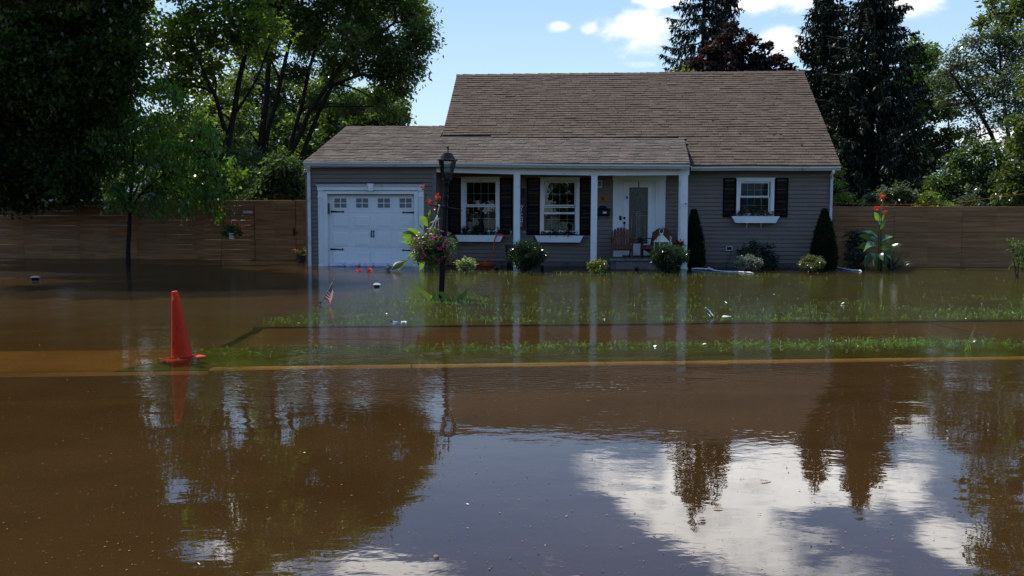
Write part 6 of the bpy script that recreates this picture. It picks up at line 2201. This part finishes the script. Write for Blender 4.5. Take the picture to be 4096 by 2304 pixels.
trailing('trailing_plant', 'dark ivy and foliage in the second porch window box, one strand hanging left', [(*q(740, 120), 30), (*q(770, 150), 50), (*q(720, 170), 30), (*q(690, 200), 14), (*q(660, 225), 12), (*q(850, 140), 30), (*q(900, 120), 40), (*q(960, 130), 60), (*q(1000, 160), 50), (*q(980, 190), 30), (*q(920, 165), 50), (*q(1030, 140), 40), (*q(830, 175), 20)], -.17, 'darkplant', .045)
trailing('trailing_plant', 'reddish dark foliage at the right end of the second porch window box', [(*q(1110, 150), 40), (*q(1150, 120), 30), (*q(1200, 130), 50), (*q(1250, 140), 50), (*q(1290, 155), 30), (*q(1190, 165), 40)], -.16, 'purple', .045)
q = zz(2600, 600, 2.635)
trailing('window_box_flowers', 'dark green plants with small red flowers in the right-hand window box', [(*q(910, 680), 30), (*q(950, 660), 50), (*q(985, 640), 40), (*q(1000, 675), 40), (*q(1080, 640), 50), (*q(1110, 620), 40), (*q(1140, 660), 60), (*q(1085, 675), 40), (*q(1200, 660), 40), (*q(1240, 680), 50), (*q(1280, 670), 40), (*q(1170, 685), 30)], -.16, 'hedge', .045,
         [q(895, 672), q(1030, 635), q(1005, 605), q(1290, 652), q(1225, 640), q(1300, 655), q(1210, 645)])


# ------------------------------------------------------------------ porch things
def adirondack(label, u, v, ly, rz):
    """front edge centre of the seat stands over pixel (u, v) at ly"""
    x, _ = H(u, v, ly)
    t = thing('adirondack_chair', label, 'chair', house(x, ly, .268), 'adirondack chairs on the porch')
    t.rotation_euler = (0, 0, -A + rz)
    ORG[t] = Vector()
    m = M['adirondack']
    for s in (-1, 1):
        MB().bbox(s * .26 - .022, s * .26 + .022, -.02, .07, 0, .50, .005).build('front_leg', m, t)
        MB().beam((s * .235, -.03, .31), (s * .235, .78, .03), .022, .10).build('rear_leg', m, t)
        b = MB()
        b.prism([(s * .20, .0), (s * .34, .0), (s * .355, -.10), (s * .345, -.16), (s * .22, -.16), (s * .20, -.1)] if False else [(s * .21, .62), (s * .345, .55), (s * .36, .0), (s * .335, -.09), (s * .235, -.09), (s * .215, .0)], .505, .527, 'z')
        b.build('armrest', m, t)
        MB().prism([(.0, .50), (.07, .50), (.075, .40), (.06, .36)], s * .285 - .01, s * .285 + .01, 'x').build('arm_bracket', m, t)
    for k in range(6):                           # seat slats
        y = -.035 + k * .088
        z_ = .335 - .30 * max(0, y) * .55
        b = MB().beam((-.265, y + .03, z_), (.265, y + .03, z_), .078, .020, up=(0, -.16, 1))
        b.build('seat_slat', m, t)
    MB().box(-.265, .265, -.048, -.03, .245, .33).build('front_apron', m, t)
    for k in range(7):                           # fanned back slats with a rounded top
        f = (k - 3) / 3
        top = .80 - .085 * f * f * 1.2
        w_ = .070
        xb, xt = f * .205, f * .245
        b = MB()
        a, c = Vector((xb, .36, .20)), Vector((xt, .36 + (top - .2) * .42, .20 + (top - .2) * 1.0))
        ax_ = (c - a).normalized()
        sd_ = Vector((1, 0, 0))
        nr_ = ax_.cross(sd_).normalized()
        vs = []
        for yy in (-.01, .01):
            for p, wd in ((a, .062), (a.lerp(c, .9), w_ * 1.10), (c, w_ * .9)):
                dz = ax_ * (-.022 * (1 if f > 0 else -1) * abs(f)) if p is c else Vector()
                vs += [p - sd_ * wd / 2 + nr_ * yy - dz * 1.0, p + sd_ * wd / 2 + nr_ * yy + dz * 1.0]
        b.add(vs, [(0, 1, 3, 2), (2, 3, 5, 4), (7, 6, 8, 9), (9, 8, 10, 11), (0, 2, 8, 6), (2, 4, 10, 8), (1, 7, 9, 3), (3, 9, 11, 5), (4, 5, 11, 10), (0, 6, 7, 1)])
        b.build('back_slat', m, t)
    for h, hw in ((.30, .24), (.56, .28)):
        y = .36 + (h - .2) * .42 + .025
        MB().box(-hw, hw, y, y + .025, h - .03, h + .03).build('back_rail', m, t)
    return t


q = zz(2350, 650, 3.535)
adirondack('red-brown adirondack chair left of the front door, facing the street', *q(492, 1195), -1.15, 0.05)
adirondack('red-brown adirondack chair half hidden behind the white lanterns, turned to the left', *q(880, 1195), -1.0, -0.62)
# black bag or cloth over the arm between the chairs
x, z_ = H(*q(745, 1075), -1.05)
bt_ = thing('black_cloth', 'black cloth draped over the chair arm between the two porch chairs', 'cloth', house(x, -1.05, z_))
bt_.rotation_euler = (0, 0, -A)
ORG[bt_] = Vector()
b = MB()
n = 10
for i in range(n + 1):
    for j in range(7):
        s, t_ = i / n, j / 6
        b.v.append(((s - .5) * .13, -.06 + .04 * math.sin(s * 5 + j) * t_ + (t_ < .3) * .05, .02 - .17 * max(0, t_ - .15) - .012 * math.sin(s * 9) * t_))
for i in range(n):
    for j in range(6):
        a = i * 7 + j
        b.f.append((a, a + 7, a + 8, a + 1))
        b.mi.append(0)
b.build('fold', M['clothblack'], bt_, True)


def lantern(label, u0, u1, vtop, zb, ly, rz):
    x0, x1 = hx(u0, ly, 970), hx(u1, ly, 970)
    wd = (x1 - x0) / 1.28
    zt = H((u0 + u1) / 2, vtop, ly)[1]
    t = thing('lantern', label, 'lantern', house((x0 + x1) / 2, ly, zb))
    t.rotation_euler = (0, 0, -A + rz)
    ORG[t] = Vector()
    h = (zt - zb)
    hb_, hr, hc = h * .55, h * .77, h * .83
    w_ = wd / 2
    MB().bbox(-w_ - .01, w_ + .01, -w_ - .01, w_ + .01, 0, .03, .005).build('base', M['cream'], t)
    for sx in (-1, 1):
        for sy in (-1, 1):
            MB().box(sx * w_ - .011, sx * w_ + .011, sy * w_ - .011, sy * w_ + .011, .0305, hb_).build('corner_post', M['cream'], t)
    b = MB()
    for sx, sy in ((1, 0), (-1, 0), (0, 1), (0, -1)):
        p = [(-1, .031), (1, .031), (1, hb_ - .002), (-1, hb_ - .002)]
        b = MB()
        b.face(*[((sx * w_ if sx else k * (w_ - .012)), (sy * w_ if sy else k * (w_ - .012)), zz__) for k, zz__ in p])
        b.build('pane', M['glass'], t)
    b = MB().lathe([(w_ * 1.62, hb_ + .0005), (w_ * 1.66, hb_ + .012), (w_ * .42, hr), (w_ * .42, hr + .008)], (0, 0, 0), 4, a0=math.pi / 4)
    b.lathe([(w_ * .30, hr + .0085), (w_ * .30, hc - .02), (w_ * .48, hc - .018), (w_ * .3, hc), (.01, hc + .006)], (0, 0, 0), 10)
    b.build('roof', M['cream'], t)
    pts = [(w_ * .48 * math.cos(a), 0, hc + (h - hc) * .5 + (h - hc) * .5 * math.sin(a)) for a in [i * 6.283 / 14 for i in range(15)]]
    MB().tube(pts, .008, 6).build('ring_handle', M['cream'], t, True)
    MB().lathe([(.03, .031), (.03, .14)], (0, 0, 0), 10).build('candle', M['cream'], t, True)


lantern('large cream metal lantern standing before the right-hand porch chair', *[2350 + x / 3.535 for x in (953, 1135)], 650 + 930 / 3.535, .268, -1.22, .5)
lantern('smaller cream metal lantern just right of the large lantern', *[2350 + x / 3.535 for x in (1140, 1208)], 650 + 1046 / 3.535, .268, -1.15, .3)
rp = P(*q(1285, 1180), 25.9)
bush('red_plant', 'red-brown leafy plant glowing in the sun above the right round bush', (rp.x, rp.y, .0), [(P(*q(x, y), 25.7), .06, .06, .05, 1) for x, y in ((1240, 1150), (1270, 1125), (1300, 1150), (1325, 1160), (1330, 1130), (1260, 1175), (1300, 1180))], .05, 'redleaf', cat='plant', twigs=14, per=6, spread=.025, stems=4, tl=(.03, .08))

# welcome sign, number plaque, mailbox
sx0, sz0 = H(2080, 922, -.03)
sx1, sz1 = H(2104, 753, -.03)
sx0 = sx1 - .20
ws = hthing('welcome_sign', 'tall dark wooden WELCOME sign on the wall behind the first porch post', 'sign', (sx0 + sx1) / 2, -.017, sz0)
hw = (sx1 - sx0) / 2
MB().box(-hw + .014, hw - .014, -.012, -.001, .014, sz1 - sz0 - .014).build('board', M['signwood'], ws)
b = MB()
ring(b, (-hw, hw, 0, sz1 - sz0), .0135, -.02, -.001)
b.build('sign_frame', M['adirondack'], ws)
hh = sz1 - sz0
for z_ in (.05, hh - .30, hh - .44):
    MB().box(-hw + .03, hw - .03, -.0145, -.0125, z_ - .003, z_ + .003).build('rule_line', M['orangeboard'], ws)
for i, ch in enumerate('WELCOME'):
    text(ch, .105, M['trim'], ws, (-.025, -.0135, hh - .50 - i * (hh - .60) / 6.6), name='letter')
a = rect(2391 - 14, 782, 2434, 807, -.03)
pq = hthing('number_plaque', 'orange wooden house number plaque with a black 6', 'plaque', (a[0] + a[1]) / 2, -.017, a[2])
MB().bbox(-(a[1] - a[0]) / 2, (a[1] - a[0]) / 2, -.02, -.001, 0, a[3] - a[2], .004).build('plaque_board', M['orangeboard'], pq)
text('6', .16, M['black'], pq, (.045, -.022, (a[3] - a[2]) / 2), name='number')
a = rect(2389.6 - 6, 822, 2439, 863, -.08)
mb_ = hthing('mailbox', 'black wall mailbox under the number plaque with a white letter sticking on it', 'mailbox', (a[0] + a[1]) / 2, -.017, a[2])
hw, hh = (a[1] - a[0]) / 2, a[3] - a[2]
MB().prism([(-.001, 0), (-.09, 0), (-.10, .05), (-.095, hh * .62), (-.001, hh * .70)], -hw, hw, 'x').build('box', M['iron'], mb_)
b = MB().prism([(-.0, hh * .705), (-.10, hh * .63), (-.115, hh * .50), (-.118, hh * .50), (-.105, hh * .66), (-.0, hh * .75)], -hw - .006, hw + .006, 'x')
b.build('lid', M['iron'], mb_)
b = MB().prism([(-hw * .6, hh * .751), (hw * .6, hh * .751), (hw * .45, hh * .93), (0, hh), (-hw * .45, hh * .93)], -.012, -.002, 'y')
b.build('crest', M['iron'], mb_)
MB().box(.0, .10, -.105, -.1015, hh * .22, hh * .40).build('letter_flap', M['white'], mb_)
for s in (-.6, .6):
    MB().tube([(s * hw, -.03, -.001), (s * hw, -.03, -.09), (s * hw, -.06, -.11), (s * hw, -.075, -.08)], .006, 5).build('paper_hook', M['iron'], mb_)

# candle cups on short stakes either side of the first post, blue pot behind the bush
q = zz(1750, 680, 3.6225)
for k, (u, v) in enumerate((q(1065, 905), q(1255, 905))):
    x, z_ = H(u, v, -.2)
    t = hthing('candle_cup', 'pale teal glass cup on a thin stake just ' + ('left' if k == 0 else 'right') + ' of the first porch post', 'candle cup', x, -.2, z_)
    MB().lathe([(.022, -.05), (.028, -.03), (.03, .05), (.026, .05), (.022, -.03)], (0, 0, 0), 12).build('cup', M['teal'], t, True)
    MB().tube([(0, 0, -.051), (0, 0, -z_ - .1)], .004, 5).build('stake', M['iron'], t)
x, z_ = H(*q(1060, 1095), -.4)
t = hthing('planter', 'dark blue planter on the porch just behind the left edge of the round bush', 'planter', x, -.4, 0)
MB().lathe([(.09, -.05), (.12, .2), (.15, z_), (.16, z_ + .03), (.13, z_ + .03)], (0, 0, 0), 14).build('pot', M['darkpot'], t, True)

# orange garden hose: looped on the wall box, down to a coil
hp = []
for x, y, ly in ((1020, 1005, -.12), (985, 965, -.2), (940, 938, -.26), (895, 930, -.28), (860, 945, -.29), (835, 990, -.30), (820, 1060, -.31), (812, 1130, -.33), (800, 1200, -.36), (770, 1260, -.45), (720, 1310, -.6), (660, 1345, -.8), (600, 1355, -.9)):
    u, v = q(x, y)
    lx, z_ = H(u, v, ly)
    hp.append(house(lx, ly, max(z_, .015)))
cc = hp[-1]
for i in range(34):
    a = i * .42 + 1.2
    r = .26 + .05 * math.sin(i * .31)
    cx = house(*(H(*q(640, 1330), -.55)[0], -.55, 0))
    hp.append(Vector((cx.x + r * 1.25 * math.cos(a), cx.y + r * .8 * math.sin(a), .03 + .035 * math.sin(i * .35) + .0018 * i)))
fine = []
for i in range(len(hp) - 1):
    p0, p1, p2, p3 = hp[max(i - 1, 0)], hp[i], hp[i + 1], hp[min(i + 2, len(hp) - 1)]
    for k in range(4):
        s = k / 4
        fine.append(.5 * ((2 * p1) + (p2 - p0) * s + (2 * p0 - 5 * p1 + 4 * p2 - p3) * s * s + (3 * p1 - p0 - 3 * p2 + p3) * s ** 3))
tag(MB().tube(fine, .0175, 8).build('garden_hose', M['hose'], None, True), 'orange garden hose hanging from the window box down to a coil', 'hose')
lx, _ = H(*q(155, 1330), -.5)
pts = [house(lx + .12 * math.cos(i * .5), -.5 + .10 * math.sin(i * .5), .14 + .10 * math.sin(i * .5 + .6)) for i in range(14)]
tag(MB().tube(pts, .017, 8).build('garden_hose', M['hose'], None, True), 'short orange hose loop behind the foot of the lamp post', 'hose')
# power cord from the outlet
q4 = zz(2600, 600, 2.635)
pts = [house(*(lambda p: (p[0], -.07, p[1]))(H(*q4(x, y), -.07))) for x, y in ((838, 1035), (856, 1045), (858, 1070), (850, 1110), (830, 1150), (812, 1180), (805, 1210), (808, 1235))]
tag(MB().tube(pts, .006, 5).build('power_cord', M['iron'], None, True), 'thin black cord hanging from the outlet box on the right wall', 'cord')

# ------------------------------------------------------------------ sandbags and absorbent socks
labs = ['leftmost white sandbag, against the left jamb of the garage door', 'second white sandbag from the left at the foot of the garage door', 'middle white sandbag below the garage door pulls', 'fourth white sandbag from the left at the garage door', 'rightmost white sandbag by the fallen canna stalk']
spans = [(1316, 1384), (1380, 1442), (1438, 1496), (1490, 1556), (1552, 1612)]
for (u0, u1), lab in zip(spans, labs):
    ly = GY + .03
    x0, x1 = hx(u0, ly, 1050), hx(u1, ly, 1050)
    t = hthing('sandbag', lab, 'sandbag', (x0 + x1) / 2, ly, 0, 'white sandbags along the garage door')
    b = MB()
    n, m_ = 12, 10
    hw = (x1 - x0) / 2
    ph = R.uniform(0, 6)
    for i in range(n + 1):
        s = i / n * 2 - 1
        k = max(.10, (1 - abs(s) ** 3.5)) * (1 + .10 * math.sin(s * 5 + ph))
        for j in range(m_):
            a = j / m_ * 6.283
            zz_ = .02 + .065 * k * math.sin(a) + .018 * math.sin(s * 3 + ph) * (math.sin(a) > 0)
            b.v.append((s * hw, -.02 + .10 * (.5 + .5 * k) * math.cos(a) + .01 * math.sin(s * 11 + a * 2), zz_ + .006 * math.sin(s * 17 + a * 3)))
    for i in range(n):
        for j in range(m_):
            b.f.append((i * m_ + j, i * m_ + (j + 1) % m_, (i + 1) * m_ + (j + 1) % m_, (i + 1) * m_ + j))
            b.mi.append(0)
    b.build('bag', M['sandbag'], t, True)
    b = MB().lathe([(.008, -.03), (.02, .0), (.012, .02), (.03, .05), (.002, .055)], (hw * .98, -.09, .05), 6)
    b.build('tied_neck', M['sandbag'], t, True)


def sock(name, label, pts, rs, m='boom'):
    fine, rr_ = [], []
    for i in range(len(pts) - 1):
        for k in range(6):
            s = k / 6
            fine.append(Vector(pts[i]).lerp(Vector(pts[i + 1]), s))
            rr_.append((rs[i] + (rs[i + 1] - rs[i]) * s) * (1 + .06 * math.sin((i * 6 + k) * 2.4)))
    fine.append(Vector(pts[-1]))
    rr_.append(rs[-1])
    return tag(MB().tube(fine, rr_, 10).build(name, M[m], None, True), label, 'absorbent sock')


g4 = lambda x, y, dz: (lambda p: (p.x, p.y, dz))(G(*q4(x, y)))
sock('absorbent_sock', 'long white absorbent sock floating before the wall left of the pale shrub', [g4(435, 1262, .02), g4(470, 1262, .03), g4(560, 1264, .03), g4(600, 1268, .03), g4(620, 1268, .045), g4(660, 1274, .02), g4(760, 1282, .008), g4(900, 1288, .012), g4(1000, 1295, .015), g4(1050, 1300, .02), g4(1092, 1303, .006)], [.01, .020, .022, .02, .026, .018, .014, .016, .018, .02, .006])
fl_ = G(*q4(625, 1268))
b = MB()
b.prism([(-.06, .02), (.08, .02), (.10, .04), (-.03, .085)], -.01, .01, 'y')
b.v = [(x + fl_.x, y + fl_.y, z_) for x, y, z_ in b.v]
tag(b.build('fabric_scrap', M['boom']), 'pointed white fabric flap standing on the long absorbent sock', 'fabric scrap')
pr = G(*q4(1005, 1296))
b = MB()
for dx in (-.035, 0, .035):
    b.box(pr.x + dx - .012, pr.x + dx + .012, pr.y - .062, pr.y - .058, .018, .042)
tag(b.build('red_print', M['flagred'], bpy.data.objects['absorbent_sock']), kind='stuff')
z3 = zz(3300, 720, 3.622)
g3 = lambda x, y, dz: (lambda p: (p.x, p.y, dz))(G(*z3(x, y)))
sock('absorbent_sock', 'short segmented white absorbent sock floating left of the right-hand canna', [g3(145, 1285, .02), g3(165, 1285, .03), g3(215, 1290, .02), g3(225, 1292, .025), g3(285, 1300, .02), g3(295, 1302, .02), g3(410, 1318, .015), g3(425, 1318, .02), g3(510, 1326, .02), g3(532, 1330, .005)], [.01, .026, .024, .016, .026, .016, .018, .02, .022, .005])

# ------------------------------------------------------------------ lights standing in the garden
def solar_cap(label, u, v, wd):
    p = G(u, v)
    t = thing('solar_light', label, 'solar light', (p.x, p.y, 0), 'solar path lights standing in the water')
    b = MB().lathe([(wd * .62, .036), (wd * .66, .042), (wd * .36, .072), (wd * .30, .075)], (0, 0, 0), 4, a0=math.pi / 4 + .1)
    b.build('cap', M['steel'], t)
    MB().lathe([(wd * .42, -.1), (wd * .42, .0355)], (0, 0, 0), 4, a0=math.pi / 4 + .1).build('lamp_body', M['black'], t)
    MB().tube([(0, 0, -.3), (0, 0, -.101)], .01, 5).build('stake', M['black'], t)


solar_cap('steel-capped solar light alone in the dark water at far left', 142, 1117, .19)
solar_cap('steel-capped solar light in the water between the small flag and the lamp post', 1508, 1147, .17)
for lab, u, v, vt in (('dark solar lantern under water right of the second porch window bush', 2169, 1086, 1061), ('dark low path light between the hose and the round bush', 1989, 1079, 1066), ('dark low path light in front of the stone steps', 2546, 1082, 1068)):
    p = G(u, v)
    h = P(u, vt, p.y).z
    t = thing('path_light', lab, 'path light', (p.x, p.y, 0))
    MB().lathe([(.085, h - .022), (.10, h - .02), (.05, h), (.02, h + .004)], (0, 0, 0), 6).build('cap', M['darkgrey'], t)
    b = MB()
    for k in range(4):
        a = k * 1.571 + .785
        b.tube([(.055 * math.cos(a), .055 * math.sin(a), -.1), (.055 * math.cos(a), .055 * math.sin(a), h - .0225)], .006, 4)
    tag(b.build('cage', M['darkgrey'], t), kind='stuff')
    MB().lathe([(.035, -.1), (.035, h - .03)], (0, 0, 0), 8).build('lamp_body', M['black'], t)
# pale bird feeder on a pole beyond the right fence
p = P(3348, 738, 30)
t = thing('bird_feeder', 'pale domed bird feeder on a pole just beyond the house corner and right fence', 'bird feeder', (p.x, p.y, 0))
MB().lathe([(.09, p.z - .02), (.095, p.z), (.06, p.z + .035), (.01, p.z + .045)], (0, 0, 0), 12).build('dome', M['cream'], t, True)
MB().tube([(0, 0, -.1), (0, 0, p.z - .021)], .012, 6).build('pole', M['darkgrey'], t)

# ------------------------------------------------------------------ rubbish and leaves afloat
q = zz(2000, 1000, 1.229)
p = G(*q(1045, 332))
bo = thing('plastic_bottle', 'crushed clear plastic bottle floating upright off the lawn, right of centre', 'bottle', p)
b = MB().lathe([(.010, .20), (.011, .17), (.026, .13), (.030, .11), (.024, .08), (.030, .05), (.028, .0), (.006, -.005)], (0, 0, 0), 12)
b.v = [tuple(Matrix.Rotation(rad(-38), 3, 'Y') @ Matrix.Rotation(rad(20), 3, 'X') @ Vector(v)) for v in b.v]
b.build('bottle_body', M['bottle'], bo, True)
p = G(*q(1090, 332))
blade_ = thing('plastic_scrap', 'flat pale plastic scrap afloat beside the crushed bottle', 'scrap', p)
b = MB()
b.add([(.0, 0, .004), (.14, .03, .012), (.16, .12, .006), (.05, .13, .02)], [(0, 1, 2, 3)])
b.build('film', M['white'], blade_)
q = zz(0, 1000, 1.288)
for lab, x, y, s, mt in (('crumpled clear plastic wrapper floating left of the lamp post foot', 2040, 375, .10, 'bottle'), ('white foam scrap with a red edge floating near the lamp post foot', 2080, 376, .05, 'white')):
    p = G(*q(x, y))
    t = thing('floating_wrapper', lab, 'wrapper', p)
    b = MB()
    for k in range(7):
        a = R.uniform(0, 6.28)
        b.add([(R.uniform(-s, s), R.uniform(-s, s), R.uniform(0, .03)) for _ in range(4)], [(0, 1, 2, 3)])
    b.build('film', M[mt], t)

lp_ = MB()
prof = [(0, 0), (.25, .16), (.5, .2), (.75, .14), (1, 0), (.75, -.14), (.5, -.2), (.25, -.16)]
lp_.add([(x - .5, y, .05 * math.sin(x * 3) + .10 * abs(y)) for x, y in prof] + [(0, 0, .0)], [(i, (i + 1) % 8, 8) for i in range(8)])
leaf_me = [lp_.mesh('floating_leaf', M['deadleaf']), lp_.mesh('floating_leaf', M['yellowleaf'])]
p = G(1806 * 1.59, 1281 * 1.59)
t = link('floating_leaf', leaf_me[1], None, (p.x, p.y, .004), (0.1, 0, .1), (.062, .085, .05))
tag(t, 'large round yellow leaf floating on the reflected cloud', 'leaf')
p = G(1926 * 1.59, 1212 * 1.59)
t = link('floating_leaf', leaf_me[1], None, (p.x, p.y, .004), (0, .1, .0), (.075, .06, .05))
tag(t, 'pale leaf floating on the cloud reflection above the round yellow leaf', 'leaf')
p = G(1098 * 1.59, 1402 * 1.59)
t = link('floating_leaf', leaf_me[1], None, (p.x, p.y, .004), (0, .1, .9), (.035, .06, .09))
tag(t, 'small cream leaf tipped up on the blue reflection near the bottom edge', 'leaf')
k = 0
while k < 75:
    u, v = R.uniform(20, 4080), R.triangular(1500, 2300, 2000)
    if 1000 < u < 1800 and v > 2150 and R.random() < .5:
        continue
    p = G(u, v)
    s = R.uniform(.012, .032) * (.7 + .05 * p.y)
    t = link('floating_leaf', leaf_me[0 if R.random() < .9 else 1], None, (p.x, p.y, .003), (R.uniform(-.2, .2), R.uniform(-.2, .2), R.uniform(0, 6.28)), (s, s * R.uniform(.5, 1.0), s * .8))
    tag(t, 'small leaf scrap floating on the flood water in the foreground', 'leaf', 'leaf scraps afloat in the foreground')
    k += 1
# specks nobody could count: bits of leaf, needles and twigs
n = 1500
uu, vv = NR.uniform(0, 4096, n), 1330 + 970 * NR.uniform(0, 1, n) ** .8
pts = np.array([tuple(G(a, c)) for a, c in zip(uu, vv)])
pts[:, 2] = .004
an = NR.uniform(0, 6.28, n)
t_ = np.stack([np.cos(an), np.sin(an), NR.uniform(-.02, .1, n)], 1)
s_ = unit(np.stack([-np.sin(an), np.cos(an), NR.normal(size=n) * .2], 1))
ln = NR.uniform(.006, .022, n) * (.5 + .06 * pts[:, 1])
tag(link('leaf_litter', leaf_mesh('leaf_litter', pts, unit(t_), s_, ln, ln * NR.uniform(.12, .6, n), M['speck'])), 'specks of leaf and twig scattered over the flood water', 'litter', kind='stuff')

# ------------------------------------------------------------------ grass standing out of the water
def in_drive(x, y):
    t = (y - g_walk.y) / (g_gar.y - g_walk.y)
    return x < g_walk.x + (g_gar.x - g_walk.x) * t + .08 + .12 * math.sin(y * 3)


P_, T_, S_, L_, W_ = [], [], [], [], []


def blade_at(x, y, h, flatk, w_=.007):
    a = R.uniform(0, 6.283)
    lean = R.uniform(.1, .7) if R.random() > flatk else R.uniform(2.0, 8.0)
    t_ = Vector((math.cos(a) * lean, math.sin(a) * lean, 1)).normalized()
    P_.append((x, y, -.012 if lean < 1 else .004))
    T_.append(t_)
    S_.append(t_.cross(Vector((R.gauss(0, 1), R.gauss(0, 1), .1))).normalized())
    L_.append(h)
    W_.append(w_)


def hsh(x, y):
    return .5 + .5 * math.sin(x * 1.3 + 2 * math.sin(y * .9)) * math.sin(y * 2.1 + 1.7 * math.sin(x * .7))


cnt = 0
while cnt < 4200:                                   # thin along the front of the lawn and towards the house
    a = R.uniform(-6, 14)
    bb = EDGE['walk'] - .42 + R.expovariate(1 / 1.25)
    s = street(a, bb)
    if in_drive(s.x, s.y) or hsh(s.x, s.y) < R.random() * .9 or bb > 18:
        continue
    dens = .35 + .65 * min(1, max(0, (a + 3) / 9))
    if R.random() > dens:
        continue
    blade_at(s.x, s.y, R.uniform(.03, .085), .55)
    cnt += 1
cnt = 0
while cnt < 1100:                                   # the lawn beyond, as far as the house
    x, y = R.uniform(-3, 11), R.uniform(14, 25.6)
    if in_drive(x, y) or hsh(x * .8, y * .8) < R.random() or (x > 4.5 and R.random() < .45):
        continue
    blade_at(x, y, R.uniform(.03, .075), .35, .008)
    cnt += 1
cnt = 0
while cnt < 450:                                    # a row along the lawn's edge in front of the shrubs
    x = R.uniform(-1.5, 6.5)
    y = 24.0 - x * .09 + R.gauss(0, .35)
    blade_at(x, y, R.uniform(.04, .10), .15, .008)
    cnt += 1
cnt = 0
while cnt < 2500:                                   # verge
    a, bb = R.uniform(-2.6, 10), R.gauss(EDGE['verge'] - .85, .22)
    s = street(a, bb)
    if R.random() > .12 + .88 * min(1, max(0, (a + .5) / 5)) or hsh(s.x * 1.2, s.y) < R.random() * .7:
        continue
    blade_at(s.x, s.y, R.uniform(.025, .085), .68, .006)
    cnt += 1
cnt = 0
while cnt < 700:                                    # tufts at the foot of the lamp post
    x, y = lb.x + R.gauss(.05, .5), lb.y + R.gauss(-.5, .35)
    blade_at(x, y, R.uniform(.03, .08), .4, .006)
    cnt += 1
for u, v, h in ((1180 * 1.59, 800 * 1.59, .10), (2432 * 1.59, 880 * 1.59, .33), (2440 * 1.59, 882 * 1.59, .12), (2425 * 1.59, 884 * 1.59, .10), (2480 * 1.59, 872 * 1.59, .25), (1860, 1415, .09), (1865, 1417, .07)):
    p = G(u, v)
    for k in range(3):
        blade_at(p.x + R.uniform(-.03, .03), p.y + R.uniform(-.03, .03), h * R.uniform(.5, 1.1), 0, .009)
tag(link('grass', leaf_mesh('grass', np.array(P_), np.array([tuple(v) for v in T_]), np.array([tuple(v) for v in S_]), np.array(L_), np.array(W_), M['grass'])), 'blades of lawn grass poking out of the flood water', 'grass', kind='stuff')

# ------------------------------------------------------------------ the other side of the street, seen only mirrored in the windows
OP = thing('opposite_house', 'pale house with a blue-grey roof mirrored in the porch window panes', 'house', (3, -24, 0))
MB().box(-6, 6, -8, 0, -.4, 2.7).build('wall', M['oppwall'], OP)
MB().prism([(-8.5, 2.7), (-4, 5.6), (.5, 2.7), (.5, 2.85), (-4, 5.8), (-8.5, 2.85)], -6.4, 6.4, 'x').build('roof', M['yardroof'], OP)
for x in (-4, 0, 3.4):
    b = MB()
    ring(b, (x - .55, x + .55, .9, 2.1), .09, .001, .06)
    wn = b.build('window', M['trim'], OP)
    MB().box(x - .46, x + .46, .01, .02, .99, 2.01).build('pane', M['frost'], wn)
for x, y, h, lab in ((-13, -26, 8, 'dark leafy tree mirrored in the left porch window panes'), (14, -26, 8, 'dark leafy tree mirrored in the right-hand window panes')):
    bl = [(Vector((x + R.uniform(-2.4, 2.4), y + R.uniform(-2, 2), h * R.uniform(.35, .95))), 1.8, 1.8, 1.6, 1) for _ in range(12)]
    tree('street_tree', lab, (x, y, 0), [([(x, y, -.4), (x, y, h * .45), (x + .3, y, h * .8)], .22, .06)], bl, .3, 'oak', twigs=40, per=12, spread=.25, limb_r=.06)

L = []  # unseen tree row, added to block the low sky and darken the porch
for i in range(46):
    x, y, h = -46 + i * 2.05 + R.uniform(-.8, .8), -15 + R.uniform(-4, 3), R.uniform(8.5, 13)
    if -7 < x < 12:
        h, y = R.uniform(5, 8), -34
    n = 1100
    a = unit(NR.normal(size=(n, 3))) * (NR.uniform(.4, 1, (n, 1)) ** .33)
    L.append(np.array([x, y, h * .52]) + a * np.array([2.2, 2.0, h * .5]))
tag(rand_leaves('added_tree_row', np.concatenate(L), M['oak'], None, .5, .6, .3, .4), 'row of leafy trees across the street, added to darken the porch, mirrored in the window panes', 'trees', kind='stuff')
